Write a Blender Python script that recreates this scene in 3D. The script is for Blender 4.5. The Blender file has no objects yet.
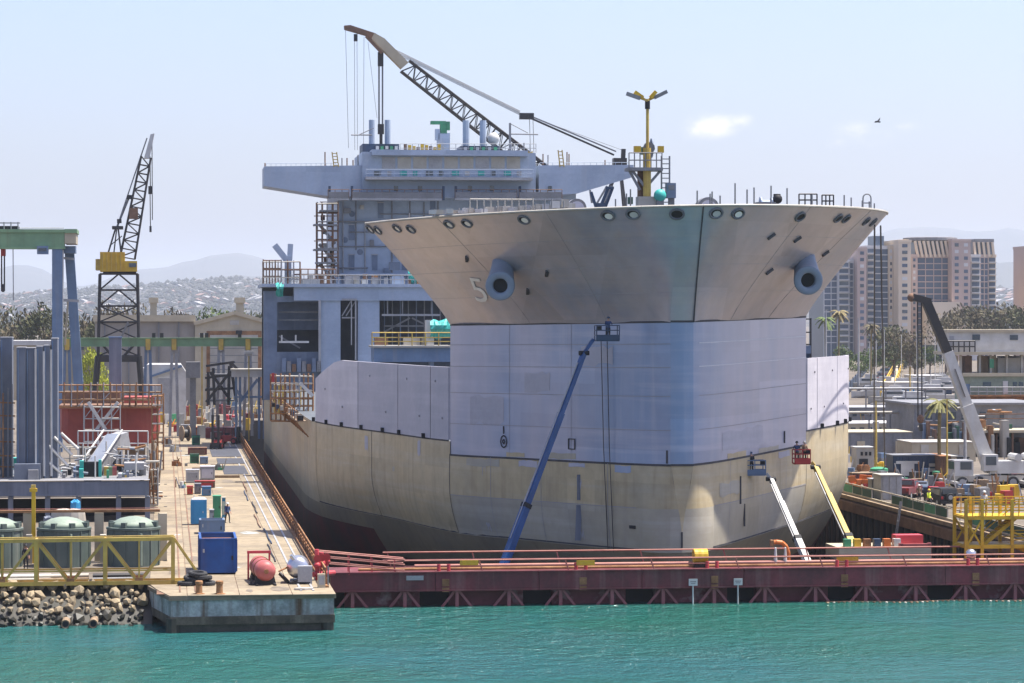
import bpy, bmesh, math, random
from mathutils import Vector, Matrix, Quaternion
R = random.Random(7)
rad = math.radians
scn = bpy.context.scene
COL = scn.collection

# ---------------------------------------------------------------- camera
F, CAMH, HORIZ, VPX = 2800.0, 20.4, 315.0, 166.0
YAW = math.atan((512 - VPX) / F)
CA, SA = math.cos(YAW), math.sin(YAW)
cam = bpy.data.cameras.new('camera'); camo = bpy.data.objects.new('camera', cam); COL.objects.link(camo)
cam.sensor_width = 36.0; cam.lens = F / 1024 * 36.0
cam.clip_start = 1.0; cam.clip_end = 60000
cam.shift_y = -(341.5 - HORIZ) / 1024
camo.location = (0, 0, CAMH); camo.rotation_euler = (rad(90), 0, -YAW)
scn.camera = camo

# ---------------------------------------------------------------- sky, sun, exposure
SUN_EL, SUN_AZ = rad(70.3), rad(-2)           # azimuth measured from +X (right) towards +Y (away)
sd = Vector((math.cos(SUN_EL) * math.cos(SUN_AZ), math.cos(SUN_EL) * math.sin(SUN_AZ), math.sin(SUN_EL)))
w = bpy.data.worlds.new('World'); scn.world = w; w.use_nodes = True
nt = w.node_tree; nt.nodes.clear()
N = nt.nodes.new; L = nt.links.new
sky = N('ShaderNodeTexSky'); sky.sky_type = 'NISHITA'; sky.sun_disc = False
sky.sun_elevation = SUN_EL; sky.sun_rotation = math.atan2(sd.x, sd.y)
sky.altitude = 0; sky.air_density = 1.0; sky.dust_density = 2.5; sky.ozone_density = 3.5
bg = N('ShaderNodeBackground'); bg.inputs[1].default_value = 0.11
out = N('ShaderNodeOutputWorld')
# small fair-weather clouds: noise masked to low drifting puffs in direction space
tc = N('ShaderNodeTexCoord'); nrm = N('ShaderNodeVectorMath'); nrm.operation = 'NORMALIZE'
L(tc.outputs['Generated'], nrm.inputs[0])
def cloud_dir(px, py):
    a = YAW + math.atan((px - 512) / F); return Vector((math.sin(a), math.cos(a), (HORIZ - py) / F)).normalized()
puffs = [((714, 126), .0145, .0066, 1.15), ((696, 131), .009, .0045, .9), ((740, 122), .009, .0045, .9), ((868, 134), .022, .0075, .72),
         ((838, 143), .012, .005, .55), ((900, 128), .013, .005, .6), ((768, 137), .009, .004, .5),
         ((-500, 60), .02, .008, .8), ((1700, 90), .025, .008, .8), ((2300, 60), .02, .007, .9), ((-1300, 110), .02, .007, .8)]
nz = N('ShaderNodeTexNoise'); nz.inputs['Scale'].default_value = 90; nz.inputs['Detail'].default_value = 6; nz.inputs['Roughness'].default_value = .6
mp = N('ShaderNodeMapping'); mp.inputs['Scale'].default_value = (1, 1, 1.7)
L(nrm.outputs[0], mp.inputs[0]); L(mp.outputs[0], nz.inputs['Vector'])
acc = None
for (pc, rx, rz_, st) in puffs:
    d = cloud_dir(*pc)
    sub = N('ShaderNodeVectorMath'); sub.operation = 'SUBTRACT'; L(nrm.outputs[0], sub.inputs[0]); sub.inputs[1].default_value = d
    mul = N('ShaderNodeVectorMath'); mul.operation = 'MULTIPLY'; L(sub.outputs[0], mul.inputs[0]); mul.inputs[1].default_value = (1 / rx, 1 / rx, 1 / rz_)
    ln = N('ShaderNodeVectorMath'); ln.operation = 'LENGTH'; L(mul.outputs[0], ln.inputs[0])
    mr = N('ShaderNodeMapRange'); mr.inputs[1].default_value = 0; mr.inputs[2].default_value = 1.25
    mr.inputs[3].default_value = st; mr.inputs[4].default_value = 0; L(ln.outputs['Value'], mr.inputs[0])
    if acc is None: acc = mr.outputs[0]
    else:
        mx = N('ShaderNodeMath'); mx.operation = 'MAXIMUM'; L(acc, mx.inputs[0]); L(mr.outputs[0], mx.inputs[1]); acc = mx.outputs[0]
ms = N('ShaderNodeMath'); ms.operation = 'MULTIPLY_ADD'; L(nz.outputs['Fac'], ms.inputs[0]); ms.inputs[1].default_value = 2.2; ms.inputs[2].default_value = -1.1
ad = N('ShaderNodeMath'); ad.operation = 'ADD'; L(acc, ad.inputs[0]); L(ms.outputs[0], ad.inputs[1])
mk = N('ShaderNodeMath'); mk.operation = 'MULTIPLY'; L(ad.outputs[0], mk.inputs[0]); L(acc, mk.inputs[1])
cm = N('ShaderNodeMapRange'); cm.interpolation_type = 'SMOOTHSTEP'; cm.inputs[1].default_value = .12; cm.inputs[2].default_value = .85; cm.inputs[4].default_value = .9; L(mk.outputs[0], cm.inputs[0])
mixc = N('ShaderNodeMixRGB'); L(cm.outputs[0], mixc.inputs[0]); tint = N('ShaderNodeMixRGB'); tint.blend_type = 'MULTIPLY'; tint.inputs[0].default_value = 1; tint.inputs[2].default_value = (.97, .915, 1.03, 1); L(sky.outputs[0], tint.inputs[1]); L(tint.outputs[0], mixc.inputs[1]); mixc.inputs[2].default_value = (4.6, 4.5, 4.5, 1)
L(mixc.outputs[0], bg.inputs[0]); L(bg.outputs[0], out.inputs[0])

sl = bpy.data.lights.new('sun', 'SUN'); sl.energy = 5.0; sl.angle = rad(.53); sl.color = (1, .95, .86)
so = bpy.data.objects.new('sun', sl); COL.objects.link(so); so.rotation_euler = sd.to_track_quat('Z', 'Y').to_euler(); so.location = (0, 0, 300)
vs = scn.view_settings; vs.view_transform = 'Standard'; vs.look = 'None'; vs.exposure = 1.15; vs.gamma = 1.0; vs.use_curve_mapping = False
scn.cycles.max_bounces = 6; scn.cycles.diffuse_bounces = 3; scn.cycles.glossy_bounces = 2; scn.cycles.transmission_bounces = 3
scn.cycles.volume_bounces = 0; scn.cycles.use_denoising = True; scn.cycles.sample_clamp_indirect = 5
try: scn.cycles.volume_step_rate = 10
except Exception: pass

# ---------------------------------------------------------------- placing helpers: photo measurement -> place in the dock's own coordinates
DECK = 2.4
def dp(px, d): xc = (px - 512) * d / F; return (xc * CA + d * SA, -xc * SA + d * CA)     # bearing and depth -> X, Y
def gp(px, py, z=DECK): return dp(px, F * (CAMH - z) / (py - HORIZ))                      # a spot on a level surface
def zp(py, d): return CAMH - (py - HORIZ) * d / F                                         # height at a depth
def depth(X, Y): return X * SA + Y * CA
def pr(X, Y, Z): d = depth(X, Y); return (512 + F * (X * CA - Y * SA) / d, HORIZ + F * (CAMH - Z) / d)

# ---------------------------------------------------------------- materials
MATS = {}
def mat(name, col, col2=None, scale=.6, rough=.6, metal=0., streak=0., scol=(.12, .06, .03), squash=(1, 1, 1), fine=0., bump=0., contrast=(.35, .65), spec=.35, coat=0., bands=0., bcol=None, plates=0.):
    m = bpy.data.materials.new(name); m.use_nodes = True; t = m.node_tree; n = t.nodes.new; l = t.links.new
    b = t.nodes['Principled BSDF']; b.inputs['Roughness'].default_value = rough; b.inputs['Metallic'].default_value = metal
    b.inputs['Specular IOR Level'].default_value = spec
    if coat: b.inputs['Coat Weight'].default_value = coat; b.inputs['Coat Roughness'].default_value = .15
    geo = n('ShaderNodeNewGeometry')
    def noise(sc, sq, lo, hi, det=4):
        mpn = n('ShaderNodeMapping'); mpn.inputs['Scale'].default_value = sq; l(geo.outputs['Position'], mpn.inputs[0])
        z = n('ShaderNodeTexNoise'); z.inputs['Scale'].default_value = sc; z.inputs['Detail'].default_value = det; z.inputs['Roughness'].default_value = .6
        l(mpn.outputs[0], z.inputs['Vector'])
        r = n('ShaderNodeMapRange'); r.inputs[1].default_value = lo; r.inputs[2].default_value = hi; l(z.outputs['Fac'], r.inputs[0]); return r.outputs[0], z
    col = tuple(col) + (1,); c2 = tuple(col2) + (1,) if col2 else tuple(x * .72 for x in col[:3]) + (1,)
    f, z1 = noise(scale, squash, *contrast)
    mx = n('ShaderNodeMixRGB'); l(f, mx.inputs[0]); mx.inputs[1].default_value = col; mx.inputs[2].default_value = c2; cur = mx.outputs[0]
    if bands:
        f2, _ = noise(.9, (.06, .06, 1.3), .48, .72, 3); mm = n('ShaderNodeMath'); mm.operation = 'MULTIPLY'; l(f2, mm.inputs[0]); mm.inputs[1].default_value = bands
        mx = n('ShaderNodeMixRGB'); l(mm.outputs[0], mx.inputs[0]); l(cur, mx.inputs[1]); mx.inputs[2].default_value = tuple(bcol or [min(1, x * 1.35) for x in col[:3]]) + ((1,) if not bcol or len(bcol) == 3 else ()); cur = mx.outputs[0]
    if streak:
        f2, _ = noise(1.1, (1, 1, .05), .52, .72, 4); mm = n('ShaderNodeMath'); mm.operation = 'MULTIPLY'; l(f2, mm.inputs[0]); mm.inputs[1].default_value = streak
        mx = n('ShaderNodeMixRGB'); l(mm.outputs[0], mx.inputs[0]); l(cur, mx.inputs[1]); mx.inputs[2].default_value = tuple(scol) + (1,); cur = mx.outputs[0]
    if fine:
        f3, _ = noise(scale * 9, (1, 1, 1), .3, .7, 3); mm = n('ShaderNodeMath'); mm.operation = 'MULTIPLY'; l(f3, mm.inputs[0]); mm.inputs[1].default_value = fine
        mx = n('ShaderNodeMixRGB'); mx.blend_type = 'MULTIPLY'; l(mm.outputs[0], mx.inputs[0]); l(cur, mx.inputs[1]); mx.inputs[2].default_value = (.45, .42, .4, 1); cur = mx.outputs[0]
    if plates:                                        # each shell plate left its own shade by separate paint batches
        mv = n('ShaderNodeMapping'); mv.inputs['Scale'].default_value = (.21, .05, .40); l(geo.outputs['Position'], mv.inputs[0])
        fl = n('ShaderNodeVectorMath'); fl.operation = 'FLOOR'; l(mv.outputs[0], fl.inputs[0]); wn_ = n('ShaderNodeTexWhiteNoise'); l(fl.outputs[0], wn_.inputs['Vector'])
        rg = n('ShaderNodeMapRange'); rg.inputs[3].default_value = 1 - plates; rg.inputs[4].default_value = 1 + plates; l(wn_.outputs['Value'], rg.inputs[0])
        vm = n('ShaderNodeVectorMath'); vm.operation = 'SCALE'; l(cur, vm.inputs[0]); l(rg.outputs[0], vm.inputs['Scale']); cur = vm.outputs[0]
    l(cur, b.inputs['Base Color'])
    if bump:
        bp = n('ShaderNodeBump'); bp.inputs['Strength'].default_value = bump; bp.inputs['Distance'].default_value = .1; l(z1.outputs['Fac'], bp.inputs['Height']); l(bp.outputs[0], b.inputs['Normal'])
    MATS[name] = m; return m

mat('concrete', (.285, .235, .16), (.19, .155, .115), .22, .85, fine=.5, bump=.1, spec=.2)
mat('concrete_slab', (.30, .245, .168), (.205, .17, .125), .16, .85, contrast=(.42, .64), streak=.0, fine=.55, bump=.1, spec=.2)
mat('concrete_wall', (.46, .48, .46), (.22, .24, .23), .7, .85, streak=1.0, scol=(.11, .055, .025), fine=.5, bump=.2, spec=.2)
mat('wet_concrete', (.10, .09, .07), (.05, .05, .04), .7, .5, fine=.4, bump=.2)
mat('asphalt', (.11, .10, .10), (.07, .07, .07), .3, .9, fine=.4, spec=.2)
mat('yard', (.19, .16, .125), (.11, .095, .08), .07, .9, fine=.6, spec=.2, contrast=(.3, .7))
mat('warehouse_wall', (.30, .27, .235), (.25, .225, .20), .2, .8, streak=.25, scol=(.2, .17, .14))
mat('steel_plate', (.045, .05, .065), (.07, .07, .08), .4, .75, fine=.4)
mat('tide_stain', (.13, .105, .075), (.06, .05, .035), .8, .8, streak=.7, scol=(.20, .17, .12), fine=.5, bump=.2)
mat('oil_stain', (.14, .115, .085), (.22, .18, .13), 1.2, .7, fine=.5, contrast=(.4, .6))
mat('pit', (.06, .054, .048), (.035, .032, .03), .4, .8, streak=.4)
mat('rust', (.36, .16, .06), (.16, .075, .035), .9, .85, fine=.5, bump=.2)
mat('rust_light', (.36, .19, .085), (.19, .09, .04), .8, .85, fine=.5)
mat('maroon', (.185, .037, .044), (.10, .03, .032), .5, .6, streak=.5, scol=(.26, .15, .13), fine=.4, plates=0.12)
mat('maroon_drum', (.16, .038, .045), (.40, .30, .30), .5, .6, contrast=(.55, .74), fine=.4)
mat('rail_pink', (.36, .16, .115), (.26, .085, .07), .6, .6)
mat('rail_red', (.52, .05, .06), (.36, .04, .05), .6, .5)
mat('dark', (.014, .014, .016), (.008, .008, .010), .6, .7)
mat('black_steel', (.018, .018, .021), (.035, .03, .028), .6, .5)
mat('rubber', (.022, .022, .024), (.04, .04, .04), .8, .85)
mat('yellow', (.56, .36, .02), (.46, .27, .02), .7, .55, streak=.25)
mat('yellow_pale', (.50, .36, .075), (.36, .24, .06), .8, .6, streak=.35)
mat('white', (.50, .495, .475), (.40, .39, .37), .6, .55, streak=.2, scol=(.4, .3, .2))
mat('offwhite', (.40, .375, .33), (.30, .28, .24), .4, .6, streak=.3, scol=(.3, .22, .15))
mat('cream', (.44, .38, .27), (.35, .30, .215), .3, .7, streak=.2, scol=(.35, .25, .16))
mat('grey', (.22, .22, .23), (.16, .16, .165), .5, .6, fine=.3)
mat('grey_light', (.36, .36, .37), (.28, .28, .285), .5, .55, fine=.3)
mat('silver', (.62, .62, .64), (.42, .42, .44), .9, .28, metal=.85)
mat('steel_blue', (.125, .19, .29), (.095, .145, .23), .5, .5, streak=.25, scol=(.3, .25, .2))
mat('blue', (.012, .075, .27), (.01, .05, .19), .6, .45, streak=.25, scol=(.2, .15, .12))
mat('blue_sky', (.03, .22, .43), (.025, .17, .34), .7, .5)
mat('boom_blue', (.005, .055, .19), (.004, .04, .14), .6, .35, spec=.5)
mat('navy', (.03, .055, .10), (.02, .035, .07), .6, .5, streak=.2)
mat('green', (.05, .26, .13), (.04, .17, .09), .6, .6)
mat('green_dark', (.02, .09, .055), (.03, .06, .04), .6, .7)
mat('green_beam', (.19, .31, .17), (.14, .235, .13), .4, .6, streak=.3)
mat('teal_tarp', (.04, .36, .31), (.025, .26, .23), 1.2, .5, bump=.3)
mat('tank_green', (.09, .115, .10), (.06, .08, .07), .4, .6, streak=.35, scol=(.28, .28, .24))
mat('tank_dome', (.25, .30, .23), (.19, .235, .19), .5, .6, fine=.3)
mat('red', (.38, .035, .03), (.25, .02, .02), .7, .5)
mat('red_hull', (.34, .07, .05), (.23, .045, .035), .4, .65, streak=.25, scol=(.42, .18, .12))
mat('pink', (.42, .115, .105), (.30, .075, .07), .6, .5)
mat('orange', (.52, .15, .03), (.38, .10, .02), .7, .55)
mat('brown', (.22, .12, .07), (.13, .075, .05), .7, .75, fine=.4)
mat('timber', (.30, .22, .14), (.19, .13, .085), 1.1, .85, squash=(1, 1, .2), fine=.4)
mat('panel_blue', (.145, .165, .205), (.11, .125, .16), .4, .55, streak=.3, scol=(.3, .3, .33))
mat('glass', (.03, .045, .06), (.05, .07, .09), .2, .08, spec=.8)
mat('tower_glass', (.05, .075, .11), (.08, .11, .16), .05, .3, spec=.35)
mat('rock', (.36, .285, .18), (.22, .175, .115), .5, .9, fine=.5, bump=.4)
mat('rock_wet', (.05, .045, .035), (.03, .03, .022), .6, .5, fine=.4)
mat('skin', (.42, .23, .15), None, 3, .6)
mat('cloth_blue', (.03, .06, .15), None, 3, .85); mat('cloth_dark', (.03, .03, .035), None, 3, .85)
mat('cloth_vest', (.65, .75, .05), None, 3, .8); mat('cloth_brown', (.2, .13, .08), None, 3, .85)
# ship paints
mat('flare_paint', (.50, .435, .435), (.28, .325, .415), .075, .32, metal=.3, streak=.35, scol=(.42, .36, .32), squash=(1, 1, .35), fine=.22, bands=.40, bcol=(.50, .45, .43), spec=.5, contrast=(.38, .62), plates=0.07)  # blue-grey second tone: uneven paint, with sky reflection put into the colour
mat('block_paint', (.40, .385, .455), (.215, .285, .42), .07, .33, metal=.3, streak=.25, scol=(.46, .45, .5), squash=(1, 1, .25), fine=.12, bands=.5, bcol=(.45, .44, .52), spec=.5, contrast=(.38, .62), plates=0.08)  # bluish tone mixes paint variation with painted-in sky reflection
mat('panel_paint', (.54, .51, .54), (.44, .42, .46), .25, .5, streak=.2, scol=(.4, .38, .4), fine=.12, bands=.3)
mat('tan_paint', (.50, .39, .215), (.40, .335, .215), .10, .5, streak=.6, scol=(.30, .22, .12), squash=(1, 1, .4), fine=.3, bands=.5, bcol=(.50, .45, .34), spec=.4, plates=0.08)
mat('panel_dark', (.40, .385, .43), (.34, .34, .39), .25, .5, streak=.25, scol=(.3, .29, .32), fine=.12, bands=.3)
mat('primer_paint', (.41, .355, .25), (.34, .315, .26), .12, .5, streak=.55, scol=(.36, .31, .24), squash=(1, 1, .4), fine=.2, bands=.5, bcol=(.46, .43, .37), plates=0.07)
mat('lower_paint', (.32, .26, .16), (.23, .20, .145), .12, .55, streak=.4, scol=(.16, .12, .09), fine=.2)
mat('bottom_paint', (.13, .022, .024), (.06, .028, .028), .25, .6, streak=.3, scol=(.16, .04, .04))
mat('ship_grey', (.335, .395, .49), (.28, .34, .43), .25, .5, streak=.3, scol=(.38, .40, .44), fine=.15, plates=0.06)
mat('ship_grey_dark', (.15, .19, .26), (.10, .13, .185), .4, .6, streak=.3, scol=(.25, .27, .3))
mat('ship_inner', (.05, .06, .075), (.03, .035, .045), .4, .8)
mat('deck_paint', (.10, .11, .12), (.07, .08, .09), .4, .8)
mat('ship_blue', (.23, .27, .34), (.18, .215, .28), .4, .45)
mat('chock', (.15, .155, .17), (.11, .115, .13), .6, .6)
mat('maroon_brace', (.30, .10, .105), (.22, .07, .075), .6, .6)
mat('seam', (.07, .065, .07), (.04, .04, .04), .8, .8)
mat('paint_white', (.82, .80, .76), (.70, .68, .64), .8, .5)
mat('weld_light', (.60, .60, .63), (.50, .50, .54), .8, .5)
mat('weld', (.30, .285, .29), (.27, .265, .285), .8, .7)

# ---------------------------------------------------------------- mesh helpers
class MB:
    def __init__(s): s.v = []; s.f = []
    def add(s, vs, fs): k = len(s.v); s.v += [tuple(p) for p in vs]; s.f += [tuple(i + k for i in f) for f in fs]; return s
    def box(s, c, d, rz=0, rx=0, ry=0):
        M = Matrix.Rotation(rz, 3, 'Z') @ Matrix.Rotation(ry, 3, 'Y') @ Matrix.Rotation(rx, 3, 'X'); c = Vector(c)
        vs = [c + M @ Vector((d[0] * x / 2, d[1] * y / 2, d[2] * z / 2)) for x in (-1, 1) for y in (-1, 1) for z in (-1, 1)]
        return s.add(vs, [(0, 1, 3, 2), (4, 6, 7, 5), (0, 4, 5, 1), (2, 3, 7, 6), (0, 2, 6, 4), (1, 5, 7, 3)])
    def tube(s, p, q, r, n=8, r2=None, cap=True):
        p, q = Vector(p), Vector(q); r2 = r if r2 is None else r2; ax = (q - p)
        if ax.length < 1e-6: return s
        ax.normalize(); a = ax.orthogonal().normalized(); b = ax.cross(a)
        vs = []
        for (c, rr) in ((p, r), (q, r2)):
            for i in range(n): t = 2 * math.pi * i / n; vs.append(c + (a * math.cos(t) + b * math.sin(t)) * rr)
        fs = [(i, (i + 1) % n, n + (i + 1) % n, n + i) for i in range(n)]
        if cap: fs += [tuple(range(n))[::-1], tuple(range(n, 2 * n))]
        return s.add(vs, fs)
    def path(s, pts, r, n=6):
        for a, b in zip(pts, pts[1:]): s.tube(a, b, r, n)
        return s
    def bar(s, p, q, wd, ht=None):
        p, q = Vector(p), Vector(q); ht = ht or wd; ax = q - p; ln = ax.length
        if ln < 1e-6: return s
        ax /= ln; up = Vector((0, 0, 1)) if abs(ax.z) < .95 else Vector((0, 1, 0)); a = ax.cross(up).normalized(); b = a.cross(ax).normalized()
        vs = [c + a * (x * wd / 2) + b * (y * ht / 2) for c in (p, q) for (x, y) in ((-1, -1), (1, -1), (1, 1), (-1, 1))]
        return s.add(vs, [(0, 1, 2, 3)[::-1], (4, 5, 6, 7), (0, 1, 5, 4), (1, 2, 6, 5), (2, 3, 7, 6), (3, 0, 4, 7)])
    def prism(s, poly, a, b, axis='z'):
        n = len(poly)
        def P(p, h): return {'z': (p[0], p[1], h), 'y': (p[0], h, p[1]), 'x': (h, p[0], p[1])}[axis]
        vs = [P(p, a) for p in poly] + [P(p, b) for p in poly]
        return s.add(vs, [tuple(range(n))[::-1], tuple(range(n, 2 * n))] + [(i, (i + 1) % n, n + (i + 1) % n, n + i) for i in range(n)])
    def lathe(s, prof, c=(0, 0, 0), n=20, axis='z'):
        vs = []
        for (r, h) in prof:
            for i in range(n):
                t = 2 * math.pi * i / n; x, y = r * math.cos(t), r * math.sin(t)
                vs.append({'z': (c[0] + x, c[1] + y, c[2] + h), 'y': (c[0] + x, c[1] + h, c[2] + y), 'x': (c[0] + h, c[1] + x, c[2] + y)}[axis])
        k = len(prof); fs = [(j * n + i, j * n + (i + 1) % n, (j + 1) * n + (i + 1) % n, (j + 1) * n + i) for j in range(k - 1) for i in range(n)]
        fs += [tuple(range(n))[::-1], tuple(range((k - 1) * n, k * n))]
        return s.add(vs, fs)
    def grid(s, rows, close=False):
        n = len(rows[0]); vs = [p for r in rows for p in r]; fs = []
        for j in range(len(rows) - 1):
            for i in range(n - 1 + (1 if close else 0)): fs.append((j * n + i, j * n + (i + 1) % n, (j + 1) * n + (i + 1) % n, (j + 1) * n + i))
        return s.add(vs, fs)
    def mesh(s, name, m, smooth=False):
        me = bpy.data.meshes.new(name); me.from_pydata(s.v, [], s.f)
        bm = bmesh.new(); bm.from_mesh(me); bmesh.ops.recalc_face_normals(bm, faces=bm.faces); bm.to_mesh(me); bm.free()
        for x in (m if isinstance(m, (list, tuple)) else [m]): me.materials.append(MATS[x])
        if smooth: me.shade_smooth()
        me.update(); return me
    def build(s, name, m, parent=None, smooth=False): return obj(name, s.mesh(name, m, smooth), parent)

def obj(name, me, parent=None, loc=None, rz=None):
    o = bpy.data.objects.new(name, me); COL.objects.link(o)
    if parent is not None:
        o.parent = parent
        if parent.parent is not None: o.matrix_parent_inverse = parent.matrix_basis.inverted()   # coordinates stay in the thing's own frame
    if loc is not None: o.location = loc
    if rz is not None: o.rotation_euler = (0, 0, rz)
    return o
def tag(o, label=None, cat=None, group=None, kind=None):
    if label: o['label'] = label
    if cat: o['category'] = cat
    if group: o['group'] = group
    if kind: o['kind'] = kind
    return o
def thing(name, label, cat, loc=(0, 0, 0), rz=0, group=None):
    o = bpy.data.objects.new(name, None); COL.objects.link(o); o.location = loc; o.rotation_euler = (0, 0, rz); o.empty_display_size = .3
    return tag(o, label, cat, group)
def struct(name, mb, m, parent=None, smooth=False):
    o = mb.build(name, m, parent, smooth)
    if parent is None: o['kind'] = 'structure'
    return o
def kids(o): return [c for c in bpy.data.objects if c.parent == o]
CH = {}
def copy_tree(o, loc, rz=0, label=None, group=None, scale=None):
    r = o.copy(); COL.objects.link(r); r.location = loc; r.rotation_euler = (0, 0, rz)
    if scale: r.scale = (scale,) * 3
    if label: r['label'] = label
    if group: r['group'] = group
    for ch in o.children:
        c = ch.copy(); COL.objects.link(c); c.parent = r
        for g in ch.children:
            d = g.copy(); COL.objects.link(d); d.parent = c
    return r
SH = {}
def shared(shape, m):
    k = (shape, m)
    if k not in SH:
        b = MB()
        if shape == 'cube': b.box((0, 0, 0), (1, 1, 1))
        elif shape == 'cyl': b.tube((0, 0, -.5), (0, 0, .5), .5, 10)
        elif shape == 'cyl24': b.tube((0, 0, -.5), (0, 0, .5), .5, 24)
        elif shape == 'ball': b.lathe([(.5 * math.sin(math.pi * i / 8) + .001, -.5 * math.cos(math.pi * i / 8)) for i in range(9)], n=12)
        SH[k] = b.mesh(shape + '_' + m, m, shape == 'ball')
    return SH[k]
def pbox(p, name, m, c, s, rz=0, rx=0, ry=0):
    o = obj(name, shared('cube', m), p); o.location = c; o.scale = s; o.rotation_euler = (rx, ry, rz); return o
def _along(o, p, q, sx, sy):
    p, q = Vector(p), Vector(q); ax = q - p; ln = ax.length or 1e-4; ax = ax / ln
    up = Vector((0, 0, 1)) if abs(ax.z) < .95 else Vector((0, 1, 0)); a = ax.cross(up).normalized(); b = ax.cross(a).normalized()
    M = Matrix((a, b, ax)).transposed(); o.rotation_euler = M.to_euler(); o.location = (p + q) / 2; o.scale = (sx, sy, ln); return o
def pbar(p, name, m, a, b, wd, ht=None): return _along(obj(name, shared('cube', m), p), a, b, wd, ht or wd)
def ptube(p, name, m, a, b, r): return _along(obj(name, shared('cyl24' if r > .6 else 'cyl', m), p), a, b, 2 * r, 2 * r)
def pball(p, name, m, c, s): o = obj(name, shared('ball', m), p); o.location = c; o.scale = s if hasattr(s, '__len__') else (s, s, s); return o
def lerp(a, b, t): return a + (b - a) * t
def vl(p, q, t): return tuple(lerp(a, b, t) for a, b in zip(p, q))
def railing(p, a, b, m, h=1.1, n=None, r=.03, rails=(.5, 1.0), post='railing_post', rail='rail'):
    a, b = Vector(a), Vector(b); n = n or max(1, round((b - a).length / 2.2))
    for i in range(n + 1): c = a.lerp(b, i / n); ptube(p, post, m, c, c + Vector((0, 0, h)), r)
    for k in rails: ptube(p, rail, m, a + Vector((0, 0, h * k)), b + Vector((0, 0, h * k)), r)
# ================================================================ the setting: ground, water, dock, pier, far hills
PX0, PX1, PY0, PYE = -1.1, 10.8, 180.9, 470.0     # pier
DX1 = 67.9                                        # right edge of the dock pit
CY = 194.8                                        # caisson front
DOCKZ = -9.0

# water
m = bpy.data.materials.new('sea_water'); m.use_nodes = True; t = m.node_tree; b = t.nodes['Principled BSDF']
geo = t.nodes.new('ShaderNodeNewGeometry')
def wn(sc, sq, det):
    a = t.nodes.new('ShaderNodeMapping'); a.inputs['Scale'].default_value = sq; t.links.new(geo.outputs['Position'], a.inputs[0])
    z = t.nodes.new('ShaderNodeTexNoise'); z.inputs['Scale'].default_value = sc; z.inputs['Detail'].default_value = det; z.inputs['Roughness'].default_value = .62; t.links.new(a.outputs[0], z.inputs['Vector']); return z
big = wn(.035, (1, 1, 1), 2); mid = wn(.55, (1, .8, 1), 5); fin = wn(2.2, (1, .9, 1), 3)
rp = t.nodes.new('ShaderNodeMapRange'); rp.inputs[1].default_value = .38; rp.inputs[2].default_value = .62; t.links.new(big.outputs['Fac'], rp.inputs[0])
mx = t.nodes.new('ShaderNodeMixRGB'); t.links.new(rp.outputs[0], mx.inputs[0]); mx.inputs[1].default_value = (.012, .088, .066, 1); mx.inputs[2].default_value = (.016, .092, .092, 1)
t.links.new(mx.outputs[0], b.inputs['Base Color'])
ma = t.nodes.new('ShaderNodeMath'); ma.operation = 'MULTIPLY_ADD'; t.links.new(fin.outputs['Fac'], ma.inputs[0]); ma.inputs[1].default_value = .35; t.links.new(mid.outputs['Fac'], ma.inputs[2])
bp = t.nodes.new('ShaderNodeBump'); bp.inputs['Distance'].default_value = 1.3; st_ = t.nodes.new('ShaderNodeMapRange'); st_.inputs[1].default_value = .35; st_.inputs[2].default_value = .65; st_.inputs[3].default_value = .45; st_.inputs[4].default_value = 1.0; t.links.new(wn(.05, (.6, 1.6, 1), 3).outputs['Fac'], st_.inputs[0]); t.links.new(st_.outputs[0], bp.inputs['Strength'])
t.links.new(ma.outputs[0], bp.inputs['Height']); t.links.new(bp.outputs[0], b.inputs['Normal'])
b.inputs['Roughness'].default_value = .12; b.inputs['Specular IOR Level'].default_value = .5; b.inputs['IOR'].default_value = 1.33
MATS['sea_water'] = m
mb = MB(); mb.add([(-3000, -400, 0), (3000, -400, 0), (3000, CY + 3, 0), (-3000, CY + 3, 0)], [(0, 1, 2, 3)])
struct('water', mb, 'sea_water')

# ground: one sheet with the dock pit left open
mb = MB()
def q(x0, x1, y0, y1, z=DECK): mb.add([(x0, y0, z), (x1, y0, z), (x1, y1, z), (x0, y1, z)], [(0, 1, 2, 3)])
q(-600, PX0, 189.2, 480); q(-600, DX1, 480, 1500); q(DX1, 900, CY, 480); q(DX1, 900, 480, 1500)
q(-4000, -600, 189.2, 1500); q(900, 4000, CY, 1500); q(-9000, 9000, 1500, 15500)
struct('ground', mb, 'yard')
# dock pit
mb = MB()
mb.add([(PX1, CY + 3, DOCKZ), (DX1, CY + 3, DOCKZ), (DX1, 480, DOCKZ), (PX1, 480, DOCKZ)], [(0, 1, 2, 3)])
struct('dock_floor', mb, 'pit')
mb = MB().box(((PX1 + DX1) / 2, 480.4, (DOCKZ + DECK) / 2 - .01), (DX1 - PX1, .8, DECK - DOCKZ)); struct('dock_wall_back', mb, 'pit')
dwr = MB().box((DX1 + .5, (CY + 480) / 2, (DOCKZ + DECK) / 2 - .02), (1, 480 - CY, DECK - DOCKZ)); dwr = struct('dock_wall_right', dwr, 'pit')
for i in range(95):                                # sheet piling of the right dock wall
    y = 199 + i * 1.1
    pbox(dwr, 'sheet_pile', 'dark' if i % 2 else 'pit', (DX1 - .14 - .1 * (i % 2), y, -3.6), (.3, .62, 9.6))
for i in range(24):                                # timber fender beams below the coping
    y = 199 + i * 7.0
    pbox(dwr, 'timber_beam', 'brown', (DX1 - .32, y + 3.5, 1.35), (.62, 6.9, .95))
    pbox(dwr, 'timber_beam', 'timber', (DX1 - .1, y + 3.5, 2.2), (.7, 6.94, .36))

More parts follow.
